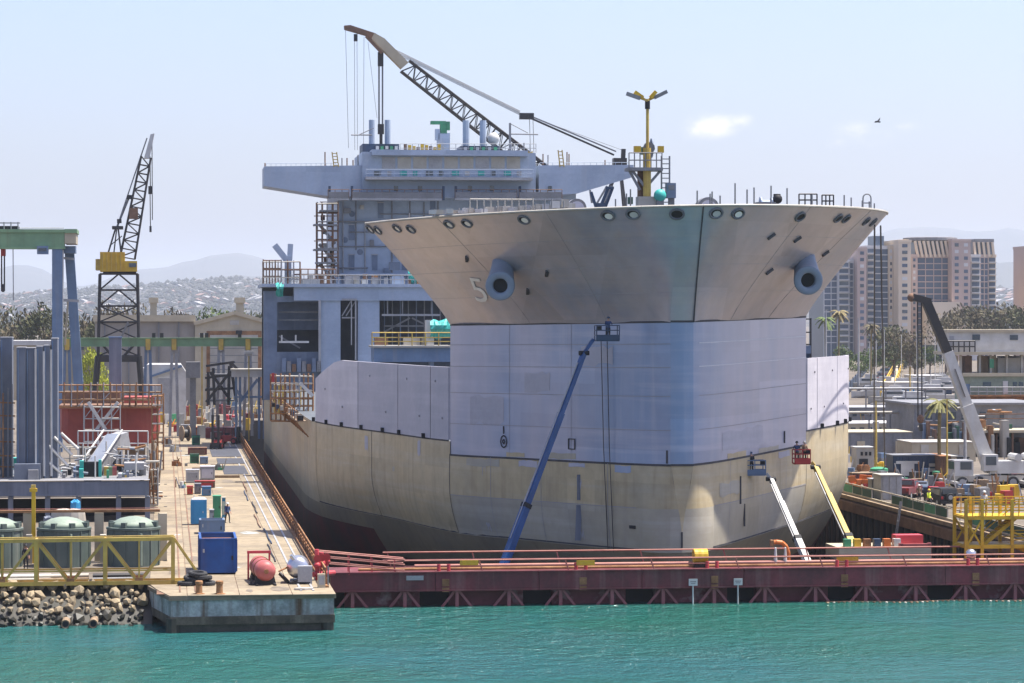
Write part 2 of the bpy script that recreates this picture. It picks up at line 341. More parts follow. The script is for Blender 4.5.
# pier: a concrete body with slabs on top
pb = MB()
plan = [(.32, PY0), (PX1, PY0 + .4), (PX1, PYE + 10), (PX0, PYE + 10), (PX0, 188.4)]
pb.prism(plan, .55, DECK - .30)
pier = struct('pier', pb, 'concrete_wall')
MB().prism([(.27, PY0 - .05), (PX1 + .05, PY0 + .35), (PX1 + .05, 189), (PX0 - .05, 189), (PX0 - .05, 188.4)], .5, 1.02).build('tide_band', 'tide_stain', pier)
cap = MB().prism([(.20, PY0 - .12), (PX1 + .12, PY0 + .28), (PX1 + .12, 189), (PX0 - .12, 189), (PX0 - .12, 188.4)], DECK - .32, DECK - .07)
cap.build('edge_cap', 'concrete', pier)
MB().prism([(.6, PY0 + .35), (PX1 - .7, PY0 + .75), (PX1 - .7, 189), (-.6, 189), (-.6, 188.6)], -8, .56).build('base', 'wet_concrete', pier)
for i in range(2): ptube(pier, 'pile', 'rock_wet', ((10.4, .42)[i], PY0 + (.75, .3)[i], -8), ((10.4, .42)[i], PY0 + (.75, .3)[i], .9), .42)
yy = PY0 - .1; r0 = 0
while yy < PYE:                                     # deck slabs, laid with open joints and slightly uneven
    ln = 4.6 + R.uniform(-.3, .4) + (yy - 180) * .012
    xs = [PX0, 1.35, 4.7, 8.1, PX1 + .1]
    for j in range(4):
        x0, x1 = xs[j] + .02, xs[j + 1] - .02; y0 = yy + .02; y1 = min(yy + ln - .03, PYE)
        dz = R.uniform(-.004, .004)
        if r0 < 2 and j == 0:                       # the chamfered corner of the pier head
            xa = lambda y: max(PX0, .32 - (y - PY0) * .189) - .1
            MB().prism([(xa(y0), y0), (x1, y0), (x1, y1), (xa(y1), y1)], DECK - .06, DECK + dz).build('slab', 'concrete_slab', pier)
        else: pbox(pier, 'slab', 'concrete_slab' if R.random() < .7 else 'concrete', ((x0 + x1) / 2, (y0 + y1) / 2, DECK - .03 + dz), (x1 - x0, y1 - y0, .06))
    yy += ln; r0 += 1
MB().box((5, (PY0 + PYE) / 2 + .5, DECK - .07), (11.2, PYE - PY0 - 2, .06)).build('bed', 'brown', pier)
# crane rails let into the deck
for x in (8.75, 9.55): pbox(pier, 'crane_rail', 'grey_light', (x, 326, DECK + .02), (.14, 286, .05))
pbox(pier, 'crane_rail', 'brown', (1.9, 326, DECK + .016), (.10, 286, .03)); pbox(pier, 'crane_rail', 'brown', (.9, 326, DECK + .016), (.10, 286, .03))
for y in (200, 206.5, 214, 222, 231, 241, 252, 265, 280, 300):
    pbox(pier, 'deck_socket', 'dark', (-.05, y, DECK + .012), (.30, .42 + (y - 200) * .004, .018))

# oil stains and patched areas on the deck
for i in range(34):
    x, y = R.uniform(.2, 8.2), 183 + R.random() ** 1.5 * 190; n = 9; sx, sy = R.uniform(.25, 1.1), R.uniform(.5, 2.6); a0 = R.uniform(0, 6)
    MB().add([(x + sx * math.cos(a) * R.uniform(.6, 1.1), y + sy * math.sin(a) * R.uniform(.6, 1.1), DECK + .009 + i * .0002) for a in [2 * math.pi * k / n + a0 for k in range(n)]], [tuple(range(n))]).build('oil_stain', 'oil_stain' if i % 3 else 'concrete_wall', pier)
# riprap along the left bank: single boulders under a slope
slope = MB().add([(-40, 184.5, -1.5), (PX0 + .2, 184.5, -1.5), (PX0 + .2, 189.3, DECK - .05), (-40, 189.3, DECK - .05)], [(0, 1, 2, 3)])
rr = struct('riprap_bank', slope, 'rock_wet')
rocks = []
for k in range(6):
    bm = bmesh.new(); bmesh.ops.create_icosphere(bm, subdivisions=1, radius=.5)
    for v_ in bm.verts: v_.co = v_.co * R.uniform(.72, 1.15)
    pair = []
    for mm in ('rock', 'rock_wet'):
        me = bpy.data.meshes.new('boulder'); bm.to_mesh(me); me.materials.append(MATS[mm]); pair.append(me)
    bm.free(); rocks.append(pair)
n = 0
for row in range(8):
    tt = row / 7.0; y = lerp(184.9, 188.9, tt); z = lerp(-.95, 2.2, tt)
    x = -13.5 + R.uniform(0, .4)
    while x < PX0 - .15:
        s = R.choice((.3, .4, .5, .6, .75, .95)) * R.uniform(.85, 1.15); zz = z + R.uniform(-.1, .22)
        o = obj('boulder', rocks[R.randrange(6)][1 if zz < .72 + R.uniform(-.1, .1) else 0], rr)
        o.location = (x, y + R.uniform(-.25, .25), zz); o.scale = (s * R.uniform(.9, 1.3), s, s * R.uniform(.65, .95)); o.rotation_euler = (R.uniform(0, 6), R.uniform(0, 6), R.uniform(0, 6))
        x += s * R.uniform(.75, 1.0); n += 1
for x in (-6.5, -4.7):
    t_ = thing('drain_pipe', 'concrete drain pipe poking out of the dark rocks, ' + ('farther from' if x < -6 else 'nearer to') + ' the pier', 'pipe', (x, 184.4, .28), group='drain pipes')
    MB().lathe([(.20, .05), (.25, .05), (.28, .0), (.28, 3.2), (.2, 3.2)], n=14, axis='y').build('barrel', 'timber', t_); ptube(t_, 'bore', 'dark', (0, .04, 0), (0, .2, 0), .2)

# far hills and mountains
def ridge(name, dist, prof, base, m, thick, jit, seed):
    rr = random.Random(seed); mb = MB(); rows = [[], [], []]
    px = -700
    while px <= 1750:
        h = prof(px) + rr.uniform(-jit, jit)
        x, y = dp(px, dist); top = zp(h, dist)
        x1, y1 = dp(px, dist - thick)
        rows[0].append((x1, y1, base)); rows[1].append(((x + x1) / 2, (y + y1) / 2, base + (top - base) * rr.uniform(.42, .55))); rows[2].append((x, y, top)); px += 14
    x, y = 0, 0
    back = [(p[0] * 1.1, p[1] * 1.1, base) for p in rows[2]]
    mb.grid(rows + [back]); return struct(name, mb, m, smooth=True)
def ip(tab):
    def f(x):
        if x <= tab[0][0]: return tab[0][1]
        for (a, b), (c, d) in zip(tab, tab[1:]):
            if x <= c: t = (x - a) / (c - a); t = t * t * (3 - 2 * t); return b + (d - b) * t
        return tab[-1][1]
    return f
mat('hill_green', (.055, .06, .062), (.10, .092, .085), .012, .95, contrast=(.4, .62), spec=.1)
mat('mountain', (.09, .09, .085), (.065, .07, .068), .002, .95, spec=.1)
ridge('mountains', 14500, ip([(-700, 270), (-80, 290), (25, 264), (80, 286), (150, 268), (235, 253), (300, 268), (420, 290), (600, 285), (760, 262), (840, 240), (922, 226), (975, 232), (1005, 229), (1060, 236), (1300, 265), (1750, 280)]), -40, 'mountain', 4000, 1.2, 3)
ridge('hillside', 6800, ip([(-700, 300), (0, 296), (60, 290), (120, 287), (180, 281), (230, 278), (280, 280), (350, 284), (500, 290), (700, 292), (850, 290), (990, 288), (1050, 286), (1300, 292), (1750, 296)]), 2.3, 'hill_green', 2400, 1.0, 5)
ridge('hill', 9500, ip([(-700, 296), (0, 292), (120, 288), (240, 276), (400, 284), (700, 286), (860, 270), (905, 258), (960, 268), (1010, 262), (1060, 266), (1300, 290), (1750, 296)]), 2.2, 'mountain', 2000, 1.2, 9)
# ================================================================ the ship in the dock
SX, SY = 39.0, 210.0
ship = thing('ship', 'huge grey and tan naval ship with blunt flared bow in the dry dock', 'ship', (SX, SY, 0))
def spline(tab):
    def f(x):
        if x <= tab[0][0]: return tab[0][1]
        if x >= tab[-1][0]: return tab[-1][1]
        for i in range(len(tab) - 1):
            if x <= tab[i + 1][0]: break
        def sl(k):
            if k <= 0: return (tab[1][1] - tab[0][1]) / (tab[1][0] - tab[0][0])
            if k >= len(tab) - 1: return (tab[-1][1] - tab[-2][1]) / (tab[-1][0] - tab[-2][0])
            return (tab[k + 1][1] - tab[k - 1][1]) / (tab[k + 1][0] - tab[k - 1][0])
        h = tab[i + 1][0] - tab[i][0]; t = (x - tab[i][0]) / h; a, b = tab[i][1], tab[i + 1][1]
        return (2*t**3-3*t**2+1)*a + (t**3-2*t**2+t)*h*sl(i) + (-2*t**3+3*t**2)*b + (t**3-t**2)*h*sl(i+1)
    return f
HT = spline([(0, .85), (1.1, 1.85), (2.6, 3.0), (7, 5.7), (16, 10.7), (24.5, 15.25), (41, 19.6), (52, 22.6), (62, 24.6), (72, 25.0), (90, 25.0), (240, 25.0)])
HR = spline([(16, 10.7), (20, 12.85), (24.5, 15.3), (29, 17.4), (36, 20.6), (44, 23.7), (52, 25.6), (62, 26.4), (80, 26.4), (240, 26.0)])
def hb(v, sg=-1): return 0.0 if v < 0 else HR(v) if sg > 0 and v > 16 else HT(v)
def us(i, n): return (i / n) ** 1.7
def fade(v): return 1.0 if v < 24.6 else max(0.0, 1 - (v - 24.6) / 45.0)
def sh(u, v, z): return (u, v, z + .022 * u * fade(v))
def S(px, py, v):                                   # photo measurement on the plane v metres behind the stem
    k = (px - 512) / F; Y = SY + v; X = Y * (SA + k * CA) / (CA - k * SA); return (X - SX, v, zp(py, depth(X, Y)))
ZT, ZB = 20.0 - .12, 8.95                            # flare foot, block foot
VC = 24.5

# --- lower hull (tan shell over a dark bottom)
def hull_pt(v, z, sg):
    k = max(0.0, (2.3 - z) / 9.3); rk = 8.5 * k ** 1.15
    hbv = hb(max(0.0, v - rk * max(0, 1 - v / 60.0)), sg)
    if v < 2.6:                                       # the stem rounds off towards the forefoot
        kr = min(1, max(0, (8.6 - z) / 4.5)); hbv = lerp(hbv, hb(2.6) * math.sqrt(max(0, 1 - (1 - v / 2.6) ** 2)) * (hbv / max(.01, hb(v, sg)) if v > .3 else 1), kr)
    kf = min(1, max(0, 1 - (v - 42) / 30)); tum = 1 - .22 * kf * max(0.0, (6.2 - z) / 9.0) ** 1.7 - .12 * (1 - kf) * max(0.0, (-2 - z) / 5.0) ** 2
    return sh(sg * hbv * tum, v + (rk if v < 12 else rk * max(0, 1 - (v - 12) / 40.0)) * .55, z)
def shell(name, v0, v1, zlist, m, nv=40):
    for sg in (-1, 1):
        rows = []
        for z in zlist: rows.append([hull_pt(lerp(v0, v1, us(i, nv) if v0 == 0 else i / nv), z, sg) for i in range(nv + 1)])
        MB().grid(rows).build(name, m, ship, smooth=True)
zs = [2.3, 1, 0, -1.5, -3, -4.5, -6, -7]
shell('forward_shell', 0, VC, [ZB, 7.6, 6.6, 5.62], 'tan_paint', 30); shell('forward_shell', 0, VC, [5.62, 5, 4.4, 3.7, 3, 2.3], 'primer_paint', 30)
shell('side_shell', VC, 75, [10.1, 8, 6.6, 5.6, 4.6, 3.8, 3, 2.3], 'tan_paint', 24)
shell('side_shell', 75, 195, [10.1, 7, 6, 5, 4, 3, 2.3], 'tan_paint', 12)
shell('lower_shell', 0, 48, [2.3, 1.6, 1, .4, 0, -.7, -1.5], 'lower_paint', 30)
shell('bottom_shell', 0, 48, zs[3:], 'bottom_paint', 30)
shell('lower_shell', 48, 195, [2.3, 1.6, .9], 'lower_paint', 40)
shell('bottom_shell', 48, 195, [.9] + zs[2:], 'bottom_paint', 40)
MB().grid([[hull_pt(0, z, -1) for z in [ZB, 7, 5, 3.6] + zs], [hull_pt(0, z, 1) for z in [ZB, 7, 5, 3.6] + zs]]).build('stem_plate', 'tan_paint', ship)
MB().prism([(sg * 25.0, z) for sg, z in ((-1, 10.1), (1, 10.1), (1, -3), (-1, -3))], 194.9, 195.1, 'y').build('transom', 'ship_grey', ship)
# keel blocks under the hull
for i in range(14): pbox(ship, 'keel_block', 'timber', (0, 16 + i * 12, -8.0), (2.4, 1.6, 2.0))
# main deck
rows = [[sh(-hb(v), v, 10.05) for v in [VC + (195 - VC) * i / 30 for i in range(31)]], [sh(hb(v, 1), v, 10.05) for v in [VC + (195 - VC) * i / 30 for i in range(31)]]]
MB().grid(rows).build('main_deck', 'deck_paint', ship)

# --- bow block
rows = []
for z in (ZB + .0, 11, 14, 17, ZT):
    pl = [sh(-hb(VC * us(i, 30)), VC * us(i, 30), z) for i in range(30, -1, -1)] + [sh(hb(VC * us(i, 30), 1), VC * us(i, 30), z) for i in range(31)]
    rows.append(pl)
blk = MB().grid(rows)
k = len(rows[0])
blk.add([rows[0][0], rows[0][-1], rows[-1][-1], rows[-1][0]], [(0, 1, 2, 3)])
blk = blk.build('bow_block', 'block_paint', ship, smooth=True)
blk.data.polygons[len(blk.data.polygons) - 1].use_smooth = False
# plating seams: thin raised strips following the shell
def on_shell(v, z, sg, out_=.025):
    if z < ZB - .02 or (v > VC + .02 and z < 10.15): p = hull_pt(v, z, sg); return (p[0] + sg * out_, p[1] - (.02 if v < 2 else 0), p[2])
    return sh(sg * (hb(v, sg) + out_), v - (.02 if v < 2 else 0), z)
def seam_h(z, v0, v1, m='seam', t=.11, sgs=(-1, 1), name='seam', out_=.03):
    for sg in sgs:
        n = 26; vv = [lerp(v0, v1, us(i, n) if v0 < 2 else i / n) for i in range(n + 1)]
        MB().grid([[on_shell(v, z, sg, out_) for v in vv], [Vector(on_shell(v, z, sg, out_)) + Vector((0, 0, t)) for v in vv]]).build(name, m, ship)
def seam_v(v, z0, z1, sg, m='seam', t=.09, name='seam'):
    d = (hb(v + .5, sg) - hb(v, sg)) / .5; tv = t / math.hypot(1, d); zz = [lerp(z0, z1, k / 8) for k in range(9)]
    MB().grid([[on_shell(v, z, sg, .03) for z in zz], [on_shell(v + tv, z, sg, .03) for z in zz]]).build(name, m, ship)
seam_h(ZB - .06, 0, VC, t=.16); seam_h(ZT - .05, 0, VC, t=.15)
pbox(ship, 'seam', 'seam', sh(0, -.03, ZB + .02), (1.8, .03, .16)); pbox(ship, 'seam', 'seam', sh(0, -.03, ZT + .03), (1.8, .03, .15))
for z in (11.6, 14.2, 16.4, 18.2): seam_h(z, 0, VC, 'weld', .05, (-1,), name='weld_line'); seam_h(z, .6, VC, 'weld_light' if z > 16 else 'weld', .08 if z > 16 else .05, (1,), name='weld_line')
for v in (9.5, 16.8): seam_v(v, ZB, ZT, -1, 'weld', .04, 'weld_line')
seam_h(2.35, 2.7, 62, t=.12, name='seam'); seam_h(5.6, 2.7, VC, 'weld', .05, name='weld_line')
for v in (5.5, 13, 19): seam_v(v, 2.4, ZB, -1, 'weld', .05, 'weld_line'); seam_v(v, 2.4, ZB, 1, 'weld', .05, 'weld_line')
for v in (VC + .05, 44, 61.5): seam_v(v, 2.4, 10.1 if v > VC + 1 else ZB + .1, -1, 'seam', .09)
for v in (69, 74, 82, 92, 104): seam_v(v, 2.4, 10.1, -1, 'weld', .1, 'weld_line')
seam_v(VC - .12, ZB, 10.1, -1, 'seam', .12); seam_v(VC + .05, 2.4, ZB, 1, 'seam', .09)
# the step of the bow block over the side shell
# --- bulwark panels each side (the aftmost slopes down)
PV = [24.7, 28.5, 37.0, 47.5, 61.8]
for sg in (-1, 1):
    for i in range(4):
        v0, v1 = PV[i] + .10, PV[i + 1] - .10
        n = 6; a = []; b = []; c = []; dd = []
        for j in range(n + 1):
            v = lerp(v0, v1, j / n); top = 16.35 if v <= 53.5 else lerp(16.35, 14.3, (v - 53.5) / 8.3)
            a.append(sh(sg * (hb(v, sg) + .06), v, 10.22)); b.append(sh(sg * (hb(v, sg) + .06), v, top)); c.append(sh(sg * (hb(v, sg) - .22), v, top)); dd.append(sh(sg * (hb(v, sg) - .22), v, 10.22))
        p_ = MB().grid([a, b, c, dd, a])
        p_.add([a[0], b[0], c[0], dd[0]], [(0, 1, 2, 3)]); p_.add([a[-1], b[-1], c[-1], dd[-1]], [(0, 1, 2, 3)])
        p_ = p_.build('bulwark_panel', 'panel_paint' if i == 3 or sg > 0 else 'panel_dark', ship)  # lit and shaded panels imitated with a lighter and a darker paint
        if i: seam_v(PV[i] - .08, 10.2, 16.35, sg, 'seam', .16)
        for (fz, fv) in ((.3, .3), (.82, .7)):
            v = lerp(v0, v1, fv); pbox(p_, 'pad_eye', 'weld', sh(sg * (hb(v, sg) + .1), v, 10.2 + fz * (4 if v > 55 else 6)), (.08, .16, .16))
    seam_h(10.08, 24.7, 62, 'seam', .14, (sg,))
    for v in (30, 36.5, 41, 46.5, 52, 57, 62.5):
        pbox(ship, 'scupper', 'dark', sh(sg * (hb(v, sg) + .12), v, 10.35), (.3, .55, .42))

# --- flared bow
FB = [(.9, 0), (1.75, 1.0), (3.0, 2.6), (5.7, 7), (10.7, 16), (15.25, 24.5)]
FTs = spline([(0, .9), (.10, 4.2), (.22, 8.0), (.36, 12.0), (.52, 15.8), (.68, 18.7), (.84, 20.9), (1, 22.4)])
FTv = spline([(0, -3.9), (.10, -3.0), (.22, -.6), (.36, 3.0), (.52, 8.0), (.68, 13.4), (.84, 18.9), (1, 24.5)])
FBs = spline([(0, .9), (.10, 1.9), (.22, 3.7), (.36, 5.75), (.52, 8.2), (.68, 10.7), (.84, 13.1), (1, 15.25)])
FBv = spline([(0, 0), (.10, 1.2), (.22, 3.7), (.36, 7.0), (.52, 11.5), (.68, 16.0), (.84, 20.4), (1, 24.5)])
ZD = 28.55
def flare(s, t, sg):
    e = t ** 1.12
    return Vector(sh(sg * lerp(FBs(s), FTs(s), e), lerp(FBv(s), FTv(s), e), lerp(ZT, ZD, t)))
ns = 36; nt_ = 10; rows = []
for j in range(nt_ + 1):
    t = j / nt_
    rows.append([flare(i / ns, t, -1) for i in range(ns, -1, -1)] + [flare(i / ns, t, 1) for i in range(ns + 1)])
fl = MB().grid(rows)
e0 = [r[0] for r in rows]; e1 = [r[-1] for r in rows]
fl.grid([e0, e1])                                   # after face
fl = fl.build('flared_bow', 'flare_paint', ship, smooth=False)
me = fl.data
for p in me.polygons: p.use_smooth = p.index < ns * 2 * nt_ + nt_
MB().grid([[flare(i / ns, .86, -1) for i in range(ns + 1)], [flare(i / ns, .86, 1) for i in range(ns + 1)]]).build('forecastle_deck', 'deck_paint', ship)
# gunwale: a rounded lip along the top edge
gl = []
for i in range(ns, -1, -1): gl.append(flare(i / ns, 1, -1) + Vector((0, 0, .02)))
for i in range(ns + 1): gl.append(flare(i / ns, 1, 1) + Vector((0, 0, .02)))
mb = MB(); mb.path(gl, .10, 6); mb.build('gunwale', 'offwhite', ship)
# vertical butt seams and strakes on the flare
def flare_line(pts, m, t, name):
    mb = MB()
    for a, b in zip(pts, pts[1:]): mb.bar(a, b, t)
    mb.build(name, m, ship)
flare_line([flare(.0, j / 8, 1) + Vector((.0, -.02, 0)) for j in range(9)], 'seam', .09, 'seam')
for sg, s_ in ((-1, .3), (-1, .62), (1, .3), (1, .62)): flare_line([flare(s_, j / 8, sg) for j in range(9)], 'weld', .03, 'weld_line')
for t_ in (.26, .5, .74):
    for sg in (-1, 1): flare_line([flare(i / 20, t_, sg) for i in range(21)], 'weld', .025, 'weld_line')

def on_flare(px, py):
    best = None
    for sg in (-1, 1):
        s0, t0, st = .5, .5, .5
        for _ in range(14):
            c = []
            for a in range(-4, 5):
                for b_ in range(-4, 5):
                    s_, t_ = min(1, max(0, s0 + a * st / 4)), min(1, max(0, t0 + b_ * st / 4)); p = flare(s_, t_, sg)
                    x, y = pr(p.x + SX, p.y + SY, p.z); c.append(((x - px) ** 2 + (y - py) ** 2, s_, t_))
            e, s0, t0 = min(c); st *= .55
        if best is None or e < best[0]: best = (e, s0, t0, sg)
    e, s_, t_, sg = best; p = flare(s_, t_, sg); h = .01
    du = flare(min(1, s_ + h), t_, sg) - flare(max(0, s_ - h), t_, sg); dv = flare(s_, min(1, t_ + h), sg) - flare(s_, max(0, t_ - h), sg)
    n_ = du.cross(dv).normalized()
    if n_.y > 0: n_ = -n_
    return p, n_, du.normalized() * (1 if du.x > 0 else -1)
# mooring chocks: oval ringed openings along the top strake
for (px, py, kind) in [(368, 231, 0), (378, 230, 0), (397, 228, 0), (411, 229, 1), (449, 224, 0), (467, 223, 0), (524, 219.5, 0), (608, 215.5, 0), (633, 214, 1), (677, 214, 2), (716, 213, 1), (738, 213.5, 0), (800, 216.5, 2), (838, 218, 2), (846, 218.5, 2), (866, 221, 2), (873, 222, 2)]:
    p, n_, du = on_flare(px, py); up = n_.cross(du).normalized(); up = up if up.z > 0 else -up
    ring = MB(); pts = [p + n_ * .06 + du * (.52 * math.cos(a)) + up * (.40 * math.sin(a)) for a in [2 * math.pi * i / 16 for i in range(17)]]
    ring.path(pts, .085, 6); rg = ring.build('mooring_chock', 'chock', ship)
    hole = MB(); hole.add([p + n_ * .03 + du * (.5 * math.cos(a)) + up * (.38 * math.sin(a)) for a in [2 * math.pi * i / 16 for i in range(16)]], [tuple(range(16))]); hole.build('opening', 'dark', rg)
    if kind < 2:
        MB().add([p + n_ * .045 + du * (.06 + .33 * math.cos(a)) + up * (-.06 + .26 * math.sin(a)) for a in [2 * math.pi * i / 12 for i in range(12)]], [tuple(range(12))]).build('roller', 'paint_white' if kind == 0 else 'white', rg)  # pale disc paints in the brightly lit roller inside the ring
# small dark lifting lugs and plates on the flare
for (px, py) in [(467, 258.5), (547, 273), (528, 291), (771, 236), (797, 239), (825, 253), (769, 271)]:
    p, n_, du = on_flare(px, py); up = n_.cross(du); q0 = p + n_ * .06; MB().bar(q0 - du * .25 - up * .25, q0 + du * .25 + up * .25, .22, .2).build('lifting_lug', 'seam', ship)
# hawse pipes
for (tx, ty, mx_, my_, sg) in ((505, 262, 500, 286, -1), (807.5, 257, 808.5, 280.5, 1)):
    p, n_, du = on_flare(tx, ty); pm, _, _ = on_flare(mx_, my_); cam_l = Vector((-SX, -SY, CAMH)); mth = Vector(S(mx_, my_, p.y - 1.5))
    nm = Vector((sg * .10 - .12, -1, -.12)).normalized(); c0 = p + Vector((0, 1.2, .1)); ax0 = (mth - c0).normalized()
    def ringv(c, r, d, n=28):
        a = d.cross(Vector((0, 0, 1))).normalized(); b_ = a.cross(d).normalized(); return [c + (a * math.cos(2 * math.pi * i / n) + b_ * math.sin(2 * math.pi * i / n)) * r for i in range(n)]
    rows = []
    for t_, r_ in ((0, .86), (.3, .90), (.55, .97), (.8, 1.06), (.93, 1.12)): rows.append(ringv(c0.lerp(mth - nm * .3, t_), r_, nm))
    rows += [ringv(mth - nm * .18, 1.16, nm), ringv(mth - nm * .04, 1.16, nm), ringv(mth, 1.08, nm), ringv(mth, .66, nm), ringv(mth - nm * .1, .58, nm), ringv(mth - nm * .8, .56, nm)]
    hp = MB().grid(rows, close=True).build('hawse_pipe', 'ship_blue', ship, smooth=True)
    MB().add(ringv(mth - nm * .45, .575, nm), [tuple(range(28))]).build('bore', 'dark', hp)
    bq = pm + n_ * .12 + Vector((1.9 if sg < 0 else -2.4, 0, -.55)); MB().bar(bq, bq + Vector((.75, 0, -.7)), .2, .2).build('bracket', 'seam', hp)
# hull number, painted
def text_mesh(s, size, ext=.008):
    cu = bpy.data.curves.new('lettering', 'FONT'); cu.body = s; cu.size = size; cu.extrude = ext; cu.resolution_u = 3
    o = bpy.data.objects.new('lettering', cu); COL.objects.link(o); bpy.context.view_layer.update()
    me = bpy.data.meshes.new_from_object(o.evaluated_get(bpy.context.evaluated_depsgraph_get())); bpy.data.objects.remove(o); bpy.data.curves.remove(cu); return me
def letters(s, size, m, origin, xax, yax, parent, name='lettering'):
    me = text_mesh(s, size); me.materials.clear(); me.materials.append(MATS[m])
    x = Vector(xax).normalized(); y = Vector(yax).normalized(); z = x.cross(y).normalized(); y = z.cross(x)
    M = Matrix((x, y, z)).transposed().to_4x4(); M.translation = origin; me.transform(M); return obj(name, me, parent)
p, n_, du = on_flare(471.5, 300); up = n_.cross(du); up = up if up.z > 0 else -up
me5 = text_mesh('5', 1.0, .002); xs5 = [v_.co.x for v_ in me5.vertices]; ys5 = [v_.co.y for v_ in me5.vertices]
for v_ in me5.vertices:
    gx = (v_.co.x - min(xs5)) / (max(xs5) - min(xs5)); gy = (v_.co.y - min(ys5)) / (max(ys5) - min(ys5)); q5, n5, _ = on_flare(468 + gx * 13 + (1 - gy) * 9, 301 - gy * 24 + gx * 1.5); v_.co = q5 + n5 * (.06 + v_.co.z)
me5.materials.clear(); me5.materials.append(MATS['paint_white']); obj('hull_number', me5, ship)
# draught and tug marks on the block
def on_block(px, py, sg, out_=.05):
    lo, hi = 0.0, VC
    for _ in range(40):
        v = (lo + hi) / 2; x = pr(SX + sg * hb(v, sg), SY + v, 10)[0]
        if (x < px) == (sg > 0): lo = v
        else: hi = v
    d = depth(SX + sg * hb(v, sg), SY + v); tn = Vector((sg * (hb(v + .3) - hb(v - .3)), .6, 0)).normalized(); nn = Vector((sg * tn.y * sg, -abs(tn.x), 0)) if False else Vector((sg * abs(tn.y), -abs(tn.x), 0)).normalized()
    z_ = zp(py, d); hz_ = hull_pt(v, z_, sg) if z_ < ZB else (sg * hb(v, sg), v, z_)
    return Vector((hz_[0], hz_[1], z_)) + nn * out_, tn * (1 if tn.x > 0 else -1), nn
p, tx, nn = on_block(504, 430, -1); pbox(ship, 'draught_mark', 'seam', p, (.10, .05, .62))
p, tx, nn = on_block(504, 441.5, -1)
MB().path([p + tx * (.42 * math.cos(a)) + Vector((0, 0, .5 * math.sin(a))) for a in [math.pi * i / 4 for i in range(9)]], .05, 4).build('tug_mark', 'seam', ship)
MB().path([p + tx * (.16 * math.cos(a)) + Vector((0, 0, .2 * math.sin(a))) for a in [math.pi * i / 2 for i in range(5)]], .05, 4).build('tug_mark', 'seam', ship)
p, tx, nn = on_block(572, 444, -1)
MB().path([p + tx * x + Vector((0, 0, z)) for x, z in ((-.4, -.4), (.4, -.4), (.4, .4), (-.4, .4), (-.4, -.4))], .06, 4).build('tug_mark', 'seam', ship)
for (px, py, h, sg) in ((667, 457, 1.0, -1), (673, 540, 1.2, -1), (632, 527, .25, -1), (784, 437, 1.0, 1), (740, 490, 2.2, 1), (745, 515, 1.8, 1), (580, 500, 3.0, -1)):
    p, tx, nn = on_block(px, py, sg, .04)
    if h == .25: MB().bar(p - tx * .32, p + tx * .32, .12, .25).build('sea_inlet', 'dark', ship)
    elif h == 3.0: MB().bar(p, p + Vector((0, 0, 2.0)), .42, .04).build('primer_patch', 'panel_blue', ship); MB().bar(p - Vector((.15, 0, 3.2)), p - Vector((.05, 0, .4)), .45, .04).build('primer_patch', 'panel_blue', ship)
    else: MB().bar(p - Vector((0, 0, h / 2)), p + Vector((0, 0, h / 2)), .13, .1).build('draught_mark', 'seam', ship)
# hanging hoses down the block
for px in (604.5, 610.5):
    p0, _, n1 = on_block(px, 340, -1, .35); p1, _, _ = on_block(px + 2, 552, -1, .35)
    MB().path([p0, (p0 + p1) / 2 + n1 * .1, p1], .035, 5).build('hanging_hose', 'black_steel', ship)

# --- superstructure
def sbox(name, m, x0, x1, y0, y1, v0, dv, par=ship):
    a = S(x0, y1, v0); b = S(x1, y0, v0); return pbox(par, name, m, ((a[0] + b[0]) / 2, v0 + dv / 2, (a[2] + b[2]) / 2), (b[0] - a[0], dv, b[2] - a[2]))
VS = 177.0
house = sbox('deckhouse', 'ship_grey', 338, 576, 190, 286, VS, 26)
def P2(px, py, v=VS): a = S(px, py, v); return (a[0], a[2])
wing = MB().prism([P2(263.5, 187), P2(263.5, 167.5), P2(362, 166.5), P2(362, 197), P2(330, 197.5)], VS - 3, VS + 5, 'y').build('bridge_wing', 'ship_grey', ship)
wing2 = MB().prism([P2(536, 197), P2(536, 166.5), P2(630, 166), P2(630, 178), P2(574, 194.5)], VS - 3, VS + 5, 'y').build('bridge_wing', 'ship_grey', ship)
brg = sbox('bridge', 'ship_grey', 362.3, 535.7, 153, 197, VS - 3.4, 16)
sbox('bridge_visor', 'ship_grey', 372, 528, 150.5, 155, VS - 4.6, 14)
for i in range(9):                                  # tall covered bridge windows
    x0 = 382 + i * 15.6; sbox('window', 'offwhite' if i % 3 else 'grey_light', x0, x0 + 13.4, 157, 168.5, VS - 3.48, .2, brg)
for i in range(12):
    x0 = 374 + i * 13.0; sbox('window', ('glass', 'teal_tarp', 'grey_light', 'glass', 'white')[i * 7 % 5] if i % 4 != 2 else 'teal_tarp', x0, x0 + (4.5 if i % 2 else 7), 171, 175.5, VS - 3.5, .22, brg)
sbox('walkway', 'grey_light', 366, 533, 177.6, 179.4, VS - 5.6, 2.2)
a, b_ = S(366, 177.4, VS - 5.5), S(533, 177.4, VS - 5.5); railing(ship, a, b_, 'ship_grey', 1.1, 24, .03)
